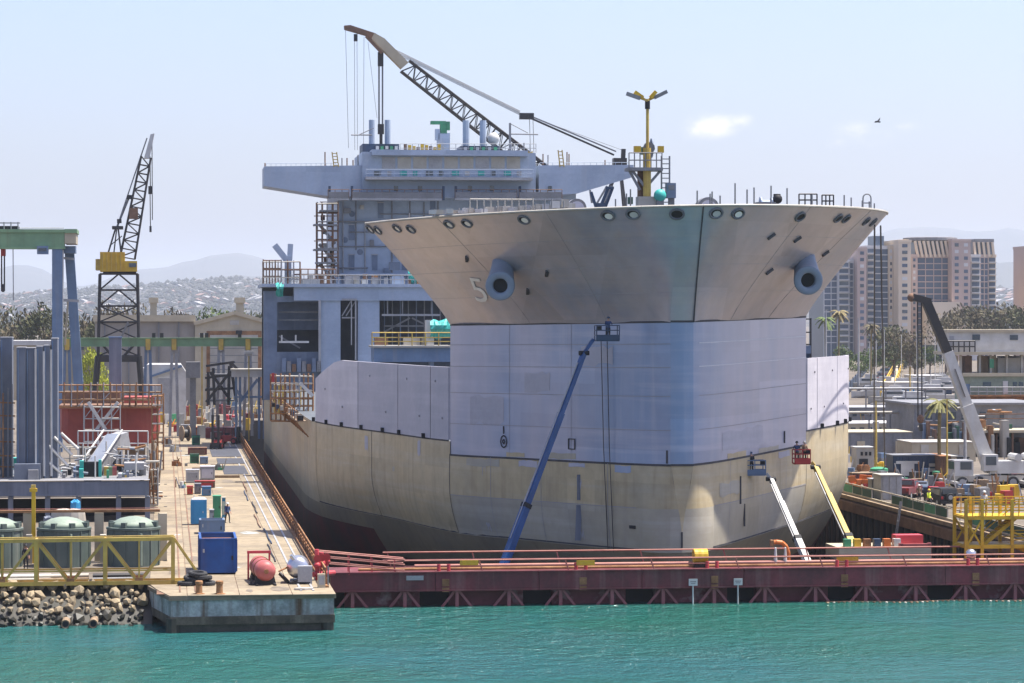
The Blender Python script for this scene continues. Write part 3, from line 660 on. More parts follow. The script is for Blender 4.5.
# catwalks with scaffolding planks hung under the bridge
for (x0, x1) in ((328, 349), (352, 442), (455, 517), (519, 562)):
    wk = sbox('catwalk', 'grey_light', x0, x1, 198.4, 200, VS - 5.2, 2.0)
    a, b_ = S(x0, 198.4, VS - 5.1), S(x1, 198.4, VS - 5.1); n = max(2, int((x1 - x0) / 7))
    for i in range(n + 1): c = Vector(a).lerp(Vector(b_), i / n); ptube(wk, 'railing_post', 'brown', c, c + Vector((0, 0, 1.2)), .05)
    for h in (.5, .85, 1.2): ptube(wk, 'rail', 'grey' if h < 1 else 'brown', Vector(a) + Vector((0, 0, h)), Vector(b_) + Vector((0, 0, h)), .05)
    pbox(wk, 'netting', 'grey', ((a[0] + b_[0]) / 2, VS - 5.16, a[2] + .45), (b_[0] - a[0] - .1, .03, .75))
for px in (328.5, 351, 442.5, 455, 519): sbox('hanger', 'navy', px, px + 2.2, 186, 200, VS - 4.9, .5)
# portholes and doors on the front
for px in (394, 418, 468, 490, 548): sbox('window', 'glass', px, px + 4, 186, 191, VS - 3.5, .14, brg)
for (px, py) in ((345, 240), (352, 214), (360, 252), (386, 237)): ptube(house, 'porthole', 'ship_grey_dark', S(px, py, VS - .05), S(px, py, VS + .1), .42)
sbox('pipe_run', 'grey', 337, 420, 221, 222.2, VS - .5, .3, house)
# roof gear
sbox('roof_house', 'navy', 362.5, 399, 144, 157, VS, 6); sbox('roof_house', 'navy', 461, 500, 146, 155, VS, 6)
for px in (371.8, 387.6): a = S(px, 158, VS + 3); b_ = S(px, 120, VS + 3); ptube(ship, 'exhaust_pipe', 'ship_grey', a, b_, .42)
for px in (466, 483): a = S(px, 154, VS + 3); b_ = S(px, 120.5, VS + 3); ptube(ship, 'exhaust_pipe', 'ship_grey', a, b_, .48)
pball(ship, 'radome', 'white', S(493.5, 138.5, VS + 2), 1.7); a = S(493.5, 152, VS + 2); ptube(ship, 'radome_stand', 'grey', a, S(493.5, 141, VS + 2), .3)
sbox('search_post', 'ship_grey', 438, 450, 133, 154, VS + 1, 2); sbox('search_post', 'ship_grey', 435.5, 440, 129, 140, VS + 1, 1)
sbox('radar_head', 'green', 431, 446, 121, 124, VS + 1, 1.2); sbox('radar_head', 'green', 440.5, 447, 123, 134, VS + 1, 1.2); sbox('radar_head', 'green', 446, 450, 121.5, 130, VS + 1, 1)
a, b_ = S(400, 152.5, VS), S(536, 152.5, VS); railing(ship, a, b_, 'grey_light', 1.2, 22, .045)
for i in range(9): px = 404 + i * 4.2; sbox('roof_fitting', 'yellow' if i % 3 else 'brown', px, px + 3.2, 144 + (i * 5 % 4), 150, VS + .3, .5)
for i in range(5): px = 376 + i * 4.7; sbox('roof_fitting', 'green' if i % 2 else 'white', px, px + 3, 146, 151 - i % 3, VS - .6, .5)
for i in range(6): px = 464 + i * 6; sbox('roof_fitting', 'green' if i % 2 else 'grey_light', px, px + 3.2, 147, 152, VS - .6, .5)
# yard mast, whips, vertical ladders on the wings
mast = pbar(ship, 'mast', 'grey', S(510, 166, VS + 2), S(510, 123, VS + 2), .28)
ptube(mast, 'yard', 'grey', S(509, 134, VS + 2), S(538, 134.5, VS + 2), .1); ptube(mast, 'stay', 'grey', S(510, 123.5, VS + 2), S(528, 133, VS + 2), .06)
ptube(ship, 'yard', 'grey', S(351, 135, VS + 2), S(372, 135, VS + 2), .09); ptube(ship, 'stay', 'grey', S(359, 134.8, VS + 2), S(374, 128, VS + 2), .06)
for (x0, x1, y0, y1) in ((334, 338.6, 167, 152), (530, 534, 168, 151), (560, 564, 167, 150)):
    ld = pbar(ship, 'ladder', 'yellow_pale', S(x0, y0, VS - 3), S(x0 - 2, y1, VS - 3), .14); pbar(ld, 'stile', 'yellow_pale', S(x1, y0, VS - 3), S(x1 - 2, y1, VS - 3), .14)
    for i in range(5): t = (i + .5) / 5; pbar(ld, 'rung', 'yellow_pale', S(lerp(x0, x0 - 2, t), lerp(y0, y1, t), VS - 3), S(lerp(x1, x1 - 2, t), lerp(y0, y1, t), VS - 3), .1)
for (px, y1) in ((265, 163), (325, 152), (342, 158), (347, 158), (353, 160), (358, 155), (543, 154), (548, 155), (567, 152), (569, 154), (605, 160), (524, 143), (517, 150)):
    ptube(ship, 'antenna', 'brown' if px % 2 else 'grey', S(px, 168, VS - 1), S(px, y1, VS - 1), .09)
for px in (266, 333, 352, 372): pass
railing(ship, S(266, 167.2, VS - 2.8), S(336, 166.8, VS - 2.8), 'ship_grey', .5, 14, .03, (1.0,)); railing(ship, S(540, 166.4, VS - 2.8), S(628, 166, VS - 2.8), 'ship_grey', .5, 14, .03, (1.0,))
# diagonal strut frames under the right wing
for (xa, ya, xb, yb) in ((596, 205, 607, 186), (602, 205, 612, 186), (592, 203, 590, 190)): pbar(ship, 'strut', 'grey', S(xa, ya, VS - 20), S(xb, yb, VS - 20), .25)

# --- deck screen below the superstructure, with deep openings
VD = 168.0
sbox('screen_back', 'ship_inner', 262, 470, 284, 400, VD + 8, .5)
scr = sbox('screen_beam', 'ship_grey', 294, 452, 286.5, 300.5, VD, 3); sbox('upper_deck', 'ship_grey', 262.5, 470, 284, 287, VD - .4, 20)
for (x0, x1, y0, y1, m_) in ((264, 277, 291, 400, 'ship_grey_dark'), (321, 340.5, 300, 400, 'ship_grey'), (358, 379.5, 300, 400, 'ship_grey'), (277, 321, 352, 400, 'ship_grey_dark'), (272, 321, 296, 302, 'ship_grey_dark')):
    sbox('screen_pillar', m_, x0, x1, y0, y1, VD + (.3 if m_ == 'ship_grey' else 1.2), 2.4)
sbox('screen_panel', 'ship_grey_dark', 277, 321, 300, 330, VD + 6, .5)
for (x0, x1, y0, y1) in ((318.5, 321, 300, 372), (355, 356.4, 300, 360), (351, 352, 300, 345)): sbox('pipe_run', 'grey_light', x0, x1, y0, y1, VD - .2, .4)
sbox('pipe_run', 'grey_light', 382, 440, 314, 316, VD + .5, .4); sbox('pipe_run', 'grey_light', 342, 357, 298.5, 300.4, VD - .3, .3); sbox('pipe_run', 'grey_light', 342, 356, 317, 318.4, VD + .4, .3)
for px in (387, 402, 431): sbox('pipe_run', 'grey', px, px + 1.2, 300, 315, VD + .6, .3)
for (a, b_) in (((342, 316), (351, 301)), ((346, 316), (355, 302))): pbar(ship, 'strut', 'grey_light', S(*a, VD + .6), S(*b_, VD + .6), .14)
for px in (281, 295): sbox('davit_arm', 'white', px, px + 1.5, 335, 343, VD - .3, .3)
sbox('davit_arm', 'white', 279, 309, 341, 343, VD - .3, .3)
for i in range(8): sbox('deck_locker', ('ship_grey_dark', 'grey', 'brown')[i % 3], 282 + i * 5, 286 + i * 5, 358 + i % 3 * 3, 372, VD - .2, .8)
# working platform with yellow railings
pf = sbox('platform', 'offwhite', 372, 452, 345.5, 347.6, VD - 30, 6)
a, b_ = S(372, 345.5, VD - 30), S(452, 345.5, VD - 30)
for i in range(7): c = Vector(a).lerp(Vector(b_), i / 6); ptube(pf, 'railing_post', 'yellow_pale', c, c + Vector((0, 0, 1.6)), .08)
for h in (.5, 1.0, 1.6): ptube(pf, 'rail', 'yellow_pale', Vector(a) + Vector((0, 0, h)), Vector(b_) + Vector((0, 0, h)), .07)
for (x0, x1, m_) in ((375, 388, 'brown'), (404, 420, 'offwhite'), (422, 428, 'cream')): sbox('pallet_load', m_, x0, x1, 337, 345, VD - 27, 1.5)
sbox('generator_box', 'steel_blue', 374, 452, 347.8, 362, VD - 29.5, 5); sbox('platform_leg', 'ship_grey_dark', 376, 380, 362, 384, VD - 29, 2); sbox('platform_leg', 'ship_grey_dark', 430, 434, 362, 384, VD - 29, 2)
sbox('service_cabin', 'white', 426.5, 434, 320, 346, VD - 28, 2); 
def tarp(x0, x1, y0, y1, v, nm='tarpaulin'):
    a, b_ = S(x0, y1, v), S(x1, y0, v); mb = MB(); rows = []
    for j in range(6):
        rows.append([(lerp(a[0], b_[0], i / 8) + R.uniform(-.1, .1), v - .9 * math.sin(math.pi * j / 5) - R.uniform(0, .25), lerp(a[2], b_[2], j / 5) - (R.uniform(0, .5) if j in (0, 5) else 0)) for i in range(9)])
    mb.grid(rows).build(nm, 'teal_tarp', ship, smooth=False)
tarp(430, 451, 318, 336, VD - 28.4); tarp(408, 419, 266, 284, VS - 5); tarp(276, 283, 282, 294, VD - 1)
# clutter on the upper deck edge
a, b_ = S(290, 284, VD), S(470, 284, VD); railing(ship, a, b_, 'grey_light', 1.2, 26, .05)
for (x0, x1, y0, y1, m_) in ((304, 320, 279, 284, 'grey_light'), (345, 360, 276, 284, 'grey_light'), (362, 368, 279, 284, 'white'), (372, 388, 277.5, 284, 'grey_light'), (392, 404, 276, 284, 'ship_grey'), (390, 400, 262, 270, 'ship_grey_dark')):
    sbox('deck_locker', m_, x0, x1, y0, y1, VD + 1, 2)
sbox('deckhouse_ledge', 'ship_grey', 338, 425, 273, 275, VS - .8, .8)
# forked boat davit and rails at the left edge
dv = pbar(ship, 'davit', 'ship_grey', S(288, 284, VS - 6), S(288, 256, VS - 6), .9); pbar(dv, 'davit_arm', 'ship_grey', S(288, 262, VS - 6), S(274.5, 245, VS - 6), .8); pbar(dv, 'davit_arm', 'ship_grey', S(289.5, 262, VS - 6), S(290.5, 244, VS - 6), .7)
for (x0, x1, yb, h) in ((263.5, 281, 284, 3.2), (294, 336, 284, 2.0)):
    a, b_ = S(x0, yb, VS - 7), S(x1, yb, VS - 7)
    railing(ship, a, b_, 'brown', h, 6, .07, (.33, .66, 1.0))

# doors, pipes, cable runs and ladders on the tower front
for (px, py) in ((349, 262), (372, 262), (402, 262), (349, 232), (378, 210), (430, 205)):
    d_ = sbox('door', 'ship_grey_dark', px, px + 5.5, py - 7, py + 8, VS - .12, .12, house); sbox('door_frame', 'grey_light', px - .6, px + 6.1, py - 8, py - 7, VS - .2, .2, house)
for (x0, y0, x1, y1) in ((343, 200, 343, 284), (356, 200, 356, 250), (365, 224, 365, 284), (392, 200, 392, 280), (410, 200, 410, 262), (424, 202, 424, 240), (438, 200, 438, 230)): ptube(house, 'cable_run', 'grey_light' if x0 % 2 else 'grey', S(x0, y0, VS - .2), S(x1, y1, VS - .2), .09)
for (x0, x1, y) in ((339, 395, 246.5), (350, 420, 232), (339, 368, 268), (380, 440, 214)): ptube(house, 'cable_run', 'grey', S(x0, y, VS - .25), S(x1, y, VS - .25), .08)
for (px, py, w_, h_, m_) in ((382, 226, 6, 5, 'grey_light'), (396, 250, 5, 7, 'ship_grey_dark'), (414, 226, 5, 4, 'white'), (344, 208, 7, 5, 'grey'), (360, 205, 4, 4, 'offwhite'), (370, 240, 4, 6, 'grey'), (384, 268, 7, 9, 'ship_grey_dark'), (352, 274, 5, 7, 'offwhite')): sbox('wall_fitting', m_, px, px + w_, py, py + h_, VS - .5, .5, house)
for i in range(14): px = 300 + i * 9; sbox('rigging_box', ('grey_light', 'brown', 'ship_grey_dark', 'offwhite', 'rust_light')[i * 3 % 5], px, px + 3 + i % 3 * 1.5, 279 - (i * 5 % 6), 284, VD + .2 + i % 3, .8)
for i in range(8): px = 384 + i * 8; sbox('inner_frame', 'grey' if i % 2 else 'ship_grey_dark', px, px + 1.0, 300, 350, VD + 4, .4)
for (a, b_) in (((384, 332), (410, 318)), ((412, 318), (440, 332)), ((384, 326), (450, 326)), ((279, 312), (318, 312)), ((279, 320), (318, 320)), ((279, 336), (300, 348))): pbar(ship, 'inner_frame', 'grey', S(*a, VD + 3.6), S(*b_, VD + 3.6), .22)

# touch-up patches, overspray and weld primer left on the plating
rr = random.Random(8)
def patch(v0, z0, w_, h_, sg, m_, n=7):
    a = [rr.uniform(-.12, .12) * h_ for _ in range(n + 1)]; c = [rr.uniform(-.12, .12) * h_ for _ in range(n + 1)]
    lo = [on_shell(v0 + w_ * k / n, z0 + a[k], sg, .022) for k in range(n + 1)]; hi = [on_shell(v0 + w_ * k / n, z0 + h_ + c[k], sg, .022) for k in range(n + 1)]
    MB().grid([lo, hi]).build('touch_up_patch', m_, ship)
for (v0, z0, w_, h_, sg, m_) in ((31, 8.6, .7, 1.3, -1, 'panel_dark'), (45, 8.4, .8, 1.2, -1, 'panel_dark'), (38, 6.8, .6, .4, -1, 'primer_paint'), (8, 8.55, 1.8, .3, -1, 'block_paint'), (13.5, 8.35, 2.2, .5, -1, 'block_paint'), (3.2, 8.3, 1.6, .55, -1, 'block_paint'), (18, 8.2, 4, .6, -1, 'primer_paint'), (9, 9.1, 3.5, .5, -1, 'primer_paint'), (15, 9.1, 2.2, .35, -1, 'tan_paint'), (5, 9.05, 4, .4, 1, 'tan_paint'), (12, 9.05, 5, .35, 1, 'primer_paint'), (17, 8.3, 3, .5, 1, 'panel_dark'), (8.4, 3.2, .5, 4.2, -1, 'panel_dark'), (19.6, 3.0, .5, 5.0, -1, 'panel_dark'), (3.5, 6.2, 4, 1.0, 1, 'primer_paint'), (12, 14.4, 3, 1.6, -1, 'panel_dark'), (17.5, 11.8, 4, 2.1, -1, 'panel_dark'), (5, 16.6, 3.4, 1.4, -1, 'panel_dark'), (4, 9.6, 9, 1.6, 1, 'panel_dark')): patch(v0, z0, w_, h_, sg, m_)
# ================================================================ dock gate, railings, lifts, pier clutter
# --- people: one skinned body each
def person(label, loc, rz, shirt='cloth_blue', trousers='cloth_dark', hat='white', pose='stand', name='person', hold=None):
    J = {'pel': (0, 0, .95), 'chest': (0, .02, 1.30), 'neck': (0, .02, 1.48), 'head': (0, -.01, 1.60), 'top': (0, -.01, 1.71),
         'nose': (0, -.10, 1.59)}
    lean = -.18 if pose == 'work' else 0
    for k in ('chest', 'neck', 'head', 'top', 'nose'): x, y, z = J[k]; J[k] = (x, y + lean * (z - .95) * 1.2, z - abs(lean) * .1)
    for sg, n in ((-1, 'l'), (1, 'r')):
        sx = sg * .19; cy = J['chest'][1]; cz = J['chest'][2] + .1
        J['sh' + n] = (sx, cy, cz)
        if pose == 'work': J['el' + n] = (sg * .26, cy - .18, cz - .22); J['wr' + n] = (sg * .16, cy - .42, cz - .10)
        elif pose == 'walk': J['el' + n] = (sg * .25, cy + sg * .08, cz - .28); J['wr' + n] = (sg * .25, cy - sg * .08 - .08, cz - .52)
        else: J['el' + n] = (sg * .25, cy + .03, cz - .28); J['wr' + n] = (sg * .24, cy - .06, cz - .53)
        st = sg * .16 if pose == 'walk' else 0
        J['hip' + n] = (sg * .10, 0, .88); J['kn' + n] = (sg * .11, -.03 - st, .50); J['an' + n] = (sg * .11, .03 - st * 1.3 + .02, .09); J['toe' + n] = (sg * .12, -.15 - st * 1.3, .04)
    E_ = [('pel', 'chest'), ('chest', 'neck'), ('neck', 'head'), ('head', 'top'), ('head', 'nose')]
    rads = {'pel': .15, 'chest': .165, 'neck': .06, 'head': .095, 'top': .075, 'nose': .03}
    for n in 'lr':
        E_ += [('chest', 'sh' + n), ('sh' + n, 'el' + n), ('el' + n, 'wr' + n), ('pel', 'hip' + n), ('hip' + n, 'kn' + n), ('kn' + n, 'an' + n), ('an' + n, 'toe' + n)]
        rads.update({'sh' + n: .075, 'el' + n: .05, 'wr' + n: .035, 'hip' + n: .10, 'kn' + n: .068, 'an' + n: .045, 'toe' + n: .04})
        wv = Vector(J['wr' + n]); dr = (wv - Vector(J['el' + n])).normalized(); sd_ = dr.cross(Vector((0, 1, .3))).normalized()
        J['pa' + n] = tuple(wv + dr * .075); rads['pa' + n] = .035; E_.append(('wr' + n, 'pa' + n))
        for q_, (sp, ln) in enumerate(((-.034, .07), (-.012, .085), (.012, .09), (.034, .075), (.05, .045))):
            kk = 'f%d%s' % (q_, n); base = wv + dr * (.02 if q_ == 4 else .075)
            J[kk] = tuple(base + sd_ * sp * (1.3 if q_ == 4 else 1) + dr * ln); rads[kk] = .011; E_.append(('pa' + n if q_ < 4 else 'wr' + n, kk))
    ks = list(J); ix = {k: i for i, k in enumerate(ks)}
    me = bpy.data.meshes.new('body'); me.from_pydata([J[k] for k in ks], [(ix[a], ix[b]) for a, b in E_], []); o = bpy.data.objects.new('body', me); COL.objects.link(o)
    md = o.modifiers.new('skin', 'SKIN'); 
    for k in ks:
        sv = me.skin_vertices[0].data[ix[k]]; sv.radius = (rads[k], rads[k] * (.72 if k in ('chest', 'pel') else 1)); sv.use_root = (k == 'pel')
    sb = o.modifiers.new('sub', 'SUBSURF'); sb.levels = 1; sb.render_levels = 1
    bpy.context.view_layer.update()
    bm_ = bpy.data.meshes.new_from_object(o.evaluated_get(bpy.context.evaluated_depsgraph_get())); bpy.data.objects.remove(o); bpy.data.meshes.remove(me)
    bm_.materials.clear()
    for k in ('skin', shirt, trousers, 'rubber'): bm_.materials.append(MATS[k])
    wz = [Vector(J['wrl']), Vector(J['wrr'])]
    for p in bm_.polygons:
        c = p.center; p.use_smooth = True
        p.material_index = 3 if c.z < .11 else 2 if c.z < .93 else 0 if c.z > J['neck'][2] - .03 else 1
        if .55 < c.z and min((c - x).length for x in wz) < .14 and abs(c.x) > .13: p.material_index = 0
    t_ = thing(name, label, 'person', loc, rz); obj('body', bm_, t_)
    hx, hy, hz = J['head']
    MB().lathe([(.135, .02), (.155, .03), (.13, .05), (.118, .10), (.08, .15), (.02, .17)], (hx, hy, hz + .03), 12).build('hard_hat', hat, t_, smooth=True)
    for sg in (-1, 1): pball(t_, 'eye', 'dark', (hx + sg * .035, hy - .088, hz + .015), .018)
    pbox(t_, 'mouth', 'red', (hx, hy - .09, hz - .05), (.05, .015, .012))
    if shirt != 'cloth_vest' and pose == 'work': pass
    return t_

# --- the dock gate (floating caisson)
cs = thing('dock_gate', 'long maroon steel dock gate with braced front and pipe railings, closing the dry dock', 'dock gate', (0, CY, 0))
X0, X1g = 11.35, 76.0
pbox(cs, 'deck_plate', 'maroon', ((X0 + X1g) / 2, 2.6, 2.28), (X1g - X0, 5.0, .22))
xb = X0
while xb < X1g - .1:
    ln = min(7.32, X1g - xb)
    MB().box((xb + ln / 2, .42, 1.78), (ln - .04, .84, 1.22)).box((xb + ln / 2, .36, 2.43), (ln - .03, .95, .09)).box((xb + ln / 2, .36, 1.15), (ln - .03, .95, .09)).build('top_beam', 'maroon', cs); xb += 7.32
pbox(cs, 'core_wall', 'dark', ((X0 + X1g) / 2, 3.4, -3.6), (X1g - X0 - .3, 3.2, 11.4))
x = 16.2
while x < X1g:
    pd = MB(); w2 = 2.62
    pd.prism([(-w2, -.9), (-w2 + .25, -1.1), (w2 - .25, -1.1), (w2, -.9), (w2, 1.0), (w2 - .25, 1.12), (-w2 + .25, 1.12), (-w2, 1.0)], 1.1, 1.9, 'y')
    o = pd.build('buoyancy_panel', 'maroon_drum', cs); o.location = (x + 2.55 - 3.7, 0, 0)
    x += 7.32
x = 12.9; i = 0
while x < X1g:
    pbox(cs, 'post', 'maroon_brace', (x, .25, .1), (.24, .24, 2.1))
    for s_ in (-1, 1): pbar(cs, 'brace', 'maroon_brace', (x + s_ * .14, .3, 1.08), (x + s_ * 1.6, .45, -.75), .17)
    x += 3.66; i += 1
# gate railings: three pipes, front and back
for (yy_, hh, m_) in ((.35, (.42, .82), 'rail_pink'), (4.6, (.5, 1.05), 'rail_pink')):
    x = X0 + 4.6
    while x < X1g:
        pbar(cs, 'railing_post', m_, (x, yy_, 2.4), (x - .28, yy_ + .1, 2.4 + hh[-1]), .09); x += 6.1
    for h in hh: ptube(cs, 'rail', m_, (X0 + 4, yy_, 2.4 + h), (X1g, yy_, 2.4 + h), .055)
ptube(cs, 'deck_pipe', 'rust_light', (X0 + 2, .95, 2.58), (X1g, .95, 2.58), .10)
ptube(cs, 'deck_pipe', 'rail_pink', (X0 + 6, 1.5, 2.72), (X1g, 1.5, 2.72), .14)
# slanted stair railings at the left end of the gate
for (dy, m_) in ((.3, 'rail_pink'), (1.6, 'rail_pink')):
    for h in (.0, .5, .95): ptube(cs, 'stair_rail', m_, (X0 - .9, dy - .6, 3.2 + h * .8), (X0 + 5.2, dy, 2.55 + h * .8), .055)
    for k in range(4): xx = X0 - .3 + k * 1.6; pbar(cs, 'stair_post', 'rail_red', (xx, dy - .5 + k * .15, 2.3), (xx, dy - .5 + k * .15, 3.9 - k * .17), .07)
for x in (19.3, 29.0, 38.4, 47.8, 57.4):            # mooring fittings on the beam
    for k in (0, 1): ptube(cs, 'bollard', 'rail_red', (x + k * .7 - .35, .35, 2.46), (x + k * .7 - .35, .35, 2.95), .13)
    pbox(cs, 'ladder_rung', 'rust_light', (x + .1, -.06, 1.7), (.5, .08, .5)); pbox(cs, 'ladder_rung', 'rust_light', (x + .1, -.06, 1.2), (.5, .08, .3))
pbox(cs, 'warning_board', 'yellow', (gp(578, 566)[0], .2, 2.95), (1.3, .06, .34)); pbox(cs, 'warning_board', 'yellow', (gp(829, 560)[0], .9, 3.0), (1.6, .06, .42)); pbox(cs, 'warning_board', 'grey_light', (gp(415, 573)[0], -.06, 2.05), (1.2, .06, .32))
pbox(cs, 'warning_board', 'yellow', (gp(455, 560)[0], .2, 3.05), (1.3, .06, .34))
def fdrum(px, py, m_, r, label):
    X, _ = dp(px, 198); t_ = thing('drum', label, 'drum', (X, CY + 1.1, 2.4)); MB().lathe([(r * .95, -.5), (r, -.45), (r * .96, -.2), (r, 0), (r * .96, .2), (r, .45), (r * .95, .5)], (0, 0, r + .35), 18, 'x').build('shell', m_, t_); pbox(t_, 'stand', 'dark', (0, 0, .18), (1.0, .9, .36)); return t_
fdrum(703, 562, 'yellow', .52, 'yellow drum lying on the maroon dock gate')
for px, lb in ((697, 'white sign on a thin pole against the dock gate, left of the two'), (743.5, 'white sign on a thin pole against the dock gate, right of the two')):
    X = dp(px, 196)[0]; t_ = thing('gauge_sign', lb, 'sign', (X, CY - .35, -1.4), group='signs on poles by the dock gate')
    ptube(t_, 'pole', 'white', (0, 0, 0), (0, 0, 2.9), .055); pbox(t_, 'board', 'white', (0, -.06, 2.95), (.62, .05, .48)); pbox(t_, 'print', 'grey', (0, -.09, 3.0), (.42, .012, .06)); pbox(t_, 'print', 'grey', (0, -.09, 2.88), (.32, .012, .05))
# orange gooseneck pipe, mooring bitts on the gate
t_ = thing('gooseneck_pipe', 'orange gooseneck vent pipe rising from the gate deck', 'pipe', (dp(795, 199)[0], CY + 2.4, 2.4))
MB().path([(0, 0, 0), (0, 0, .9), (-.15, 0, 1.35), (-.45, 0, 1.65), (-.9, 0, 1.72), (-1.15, 0, 1.65)], .16, 10).build('pipe', 'orange', t_); MB().lathe([(.3, 0), (.3, .08)], (0, 0, 0), 12).build('flange', 'rust', t_); MB().box((-1.2, 0, 1.62), (.2, .5, .45)).build('cowl', 'rust_light', t_)
for px, lb in ((779, 'left of the two'), (789, 'right of the two')):
    t_ = thing('marker_post', 'short white tapered post on the dock gate, ' + lb, 'post', (dp(px, 199)[0], CY + 1.5, 2.4), group='white posts on the dock gate')
    ptube(t_, 'base', 'grey_light', (0, 0, 0), (0, 0, .12), .22); MB().lathe([(.16, .1), (.12, .6), (.07, 1.35), (.02, 1.4)], n=10).build('shaft', 'white', t_)
# floating oil boom below the gate
t_ = thing('floating_boom', 'string of small pale floats lying on the water along the gate', 'floating boom', (0, CY - 1.0, 0))
for k in range(64):
    x = 46.5 + k * .42 + R.uniform(-.05, .05); pball(t_, 'float', ('timber', 'offwhite', 'brown')[k % 3], (x, .5 * math.sin(k * .35), .03), (.22, .2, .15))
MB().path([(46.3 + k * .84, .3 * math.sin(k * .7), .1) for k in range(33)], .03, 4).build('line', 'brown', t_)

# --- boom lifts
def boom_lift(label, px_b, py_b, d_b, px_t, py_t, d_t, m_, bm_, bk, w1, jib, floor=DOCKZ, bw=2.2):
    xb, yb = dp(px_b, d_b); zb = zp(py_b, d_b); xt, yt = dp(px_t, d_t); zt = zp(py_t, d_t)
    a, b = Vector((xb, yb, zb)), Vector((xt, yt, zt)); dr = (b - a).normalized()
    t0 = (zb - (floor + 2.9)) / dr.z; foot = a - dr * t0; t_ = thing('boom_lift', label, 'boom lift', (foot.x, foot.y, floor)); o = Vector((foot.x, foot.y, floor))
    pbox(t_, 'chassis', m_, (0, 0, .95), (2.5, 4.4, .7))
    for sx in (-1, 1):
        for sy in (-1, 1):
            wl = MB().lathe([(.35, -.2), (.55, -.2), (.62, -.12), (.62, .12), (.55, .2), (.35, .2)], (sx * 1.25, sy * 1.6, .62), 16, 'x').build('wheel', 'rubber', t_); MB().lathe([(.33, -.21), (.33, .21)], (sx * 1.25, sy * 1.6, .62), 12, 'x').build('rim', 'grey_light', wl)
    pbox(t_, 'turntable', m_, (0, .3, 1.7), (1.9, 2.6, .8)); pbox(t_, 'counterweight', 'dark', (0, 1.9, 2.0), (2.0, .9, 1.2))
    P = lambda s: foot + dr * s - o; Ltot = t0 + (b - a).length
    s1 = t0 + (b - a).length * .26
    pbar(t_, 'boom_section', bm_, P(-.6), P(s1), w1 * 1.25); sec = pbar(t_, 'boom_section', bm_, P(s1 - .5), P(lerp(s1, Ltot, .6)), w1); pbar(t_, 'boom_section', bm_, P(lerp(s1, Ltot, .6) - .3), P(Ltot), w1 * .78)
    pbar(t_, 'boom_collar', 'dark', P(s1 - .25), P(s1 + .1), w1 * 1.4); sid = Vector((0, -1, 0)); pbar(t_, 'lift_cylinder', 'grey_light', P(.6) + Vector((.1, -.7, -.6)), P(s1 * .62) + Vector((0, -.45, 0)), .2)
    for k in range(9): q = lerp(1, Ltot, k / 8); q1 = lerp(1, Ltot, (k + .9) / 8) ; 
    pbar(t_, 'cable_carrier', 'grey_light', P(s1 * .8) + Vector((-w1 * .66, -.12, 0)), P(Ltot * .97) + Vector((-w1 * .55, -.12, 0)), .09)
    j = P(Ltot) + Vector(jib); pbar(t_, 'jib', bm_, P(Ltot), j, w1 * .55); ptube(t_, 'knuckle', 'dark', P(Ltot) - Vector((.4, 0, 0)), P(Ltot) + Vector((.4, 0, 0)), w1 * .42)
    bc = j + Vector((.35 if jib[0] > 0 else -.35, .0, -.1)); bx = bw * .5; sx = 1 if jib[0] > 0 else -1; bc = bc + Vector((sx * bx * .8, 0, 0))
    bs = pbox(t_, 'basket', bk, bc, (bw, 1.0, .12)); H_ = 1.15
    for (ax, ay) in ((-1, -1), (-1, 1), (1, -1), (1, 1), (0, -1), (0, 1)): pbar(bs, 'basket_post', bk, bc + Vector((ax * bx, ay * .5, 0)), bc + Vector((ax * bx, ay * .5, H_)), .07)
    for h in (.4, .78, H_):
        for ay in (-1, 1): pbar(bs, 'basket_rail', bk, bc + Vector((-bx, ay * .5, h)), bc + Vector((bx, ay * .5, h)), .07)
        for ax in (-1, 1): pbar(bs, 'basket_rail', bk, bc + Vector((ax * bx, -.5, h)), bc + Vector((ax * bx, .5, h)), .07)
    pbox(bs, 'toe_board', bk, bc + Vector((0, -.52, .22)), (bw, .04, .36)); pbox(bs, 'control_box', 'dark', bc + Vector((-sx * bx * .75, -.35, .95)), (.35, .25, .3))
    return t_, o + bc + Vector((0, 0, .06))
_, bc = boom_lift('tall dark blue boom lift reaching up to the seam under the bow flare', 506, 559, 209, 584, 353, 213.5, 'boom_blue', 'boom_blue', 'navy', .43, (.75, .15, 1.05), bw=1.75)
person('worker in dark clothes in the basket of the tall blue boom lift', bc + Vector((.1, .1, 0)), rad(160), pose='work', hat='navy')
pbox_ = None
_, bc = boom_lift('white boom lift with a blue basket at the right of the stem', 806, 559, 218, 771, 479, 224, 'white', 'white', 'steel_blue', .40, (-.35, .1, .45), bw=1.75)
person('worker in black in the blue basket of the white boom lift', bc + Vector((-.15, .1, 0)), rad(180), shirt='cloth_dark', hat='navy', pose='work')
_, bc = boom_lift('yellow boom lift with a red basket at the right end of the bow', 859, 561, 224, 815.5, 467, 231, 'yellow', 'yellow_pale', 'red', .46, (-.3, .1, .4), bw=1.3)
person('worker in dark blue in the red basket of the yellow boom lift, nearer the stem', bc + Vector((-.35, .1, 0)), rad(170), hat='dark', pose='work')
person('worker in brown in the red basket of the yellow boom lift, farther from the stem', bc + Vector((.3, .15, 0)), rad(200), shirt='cloth_brown', hat='grey', pose='stand')

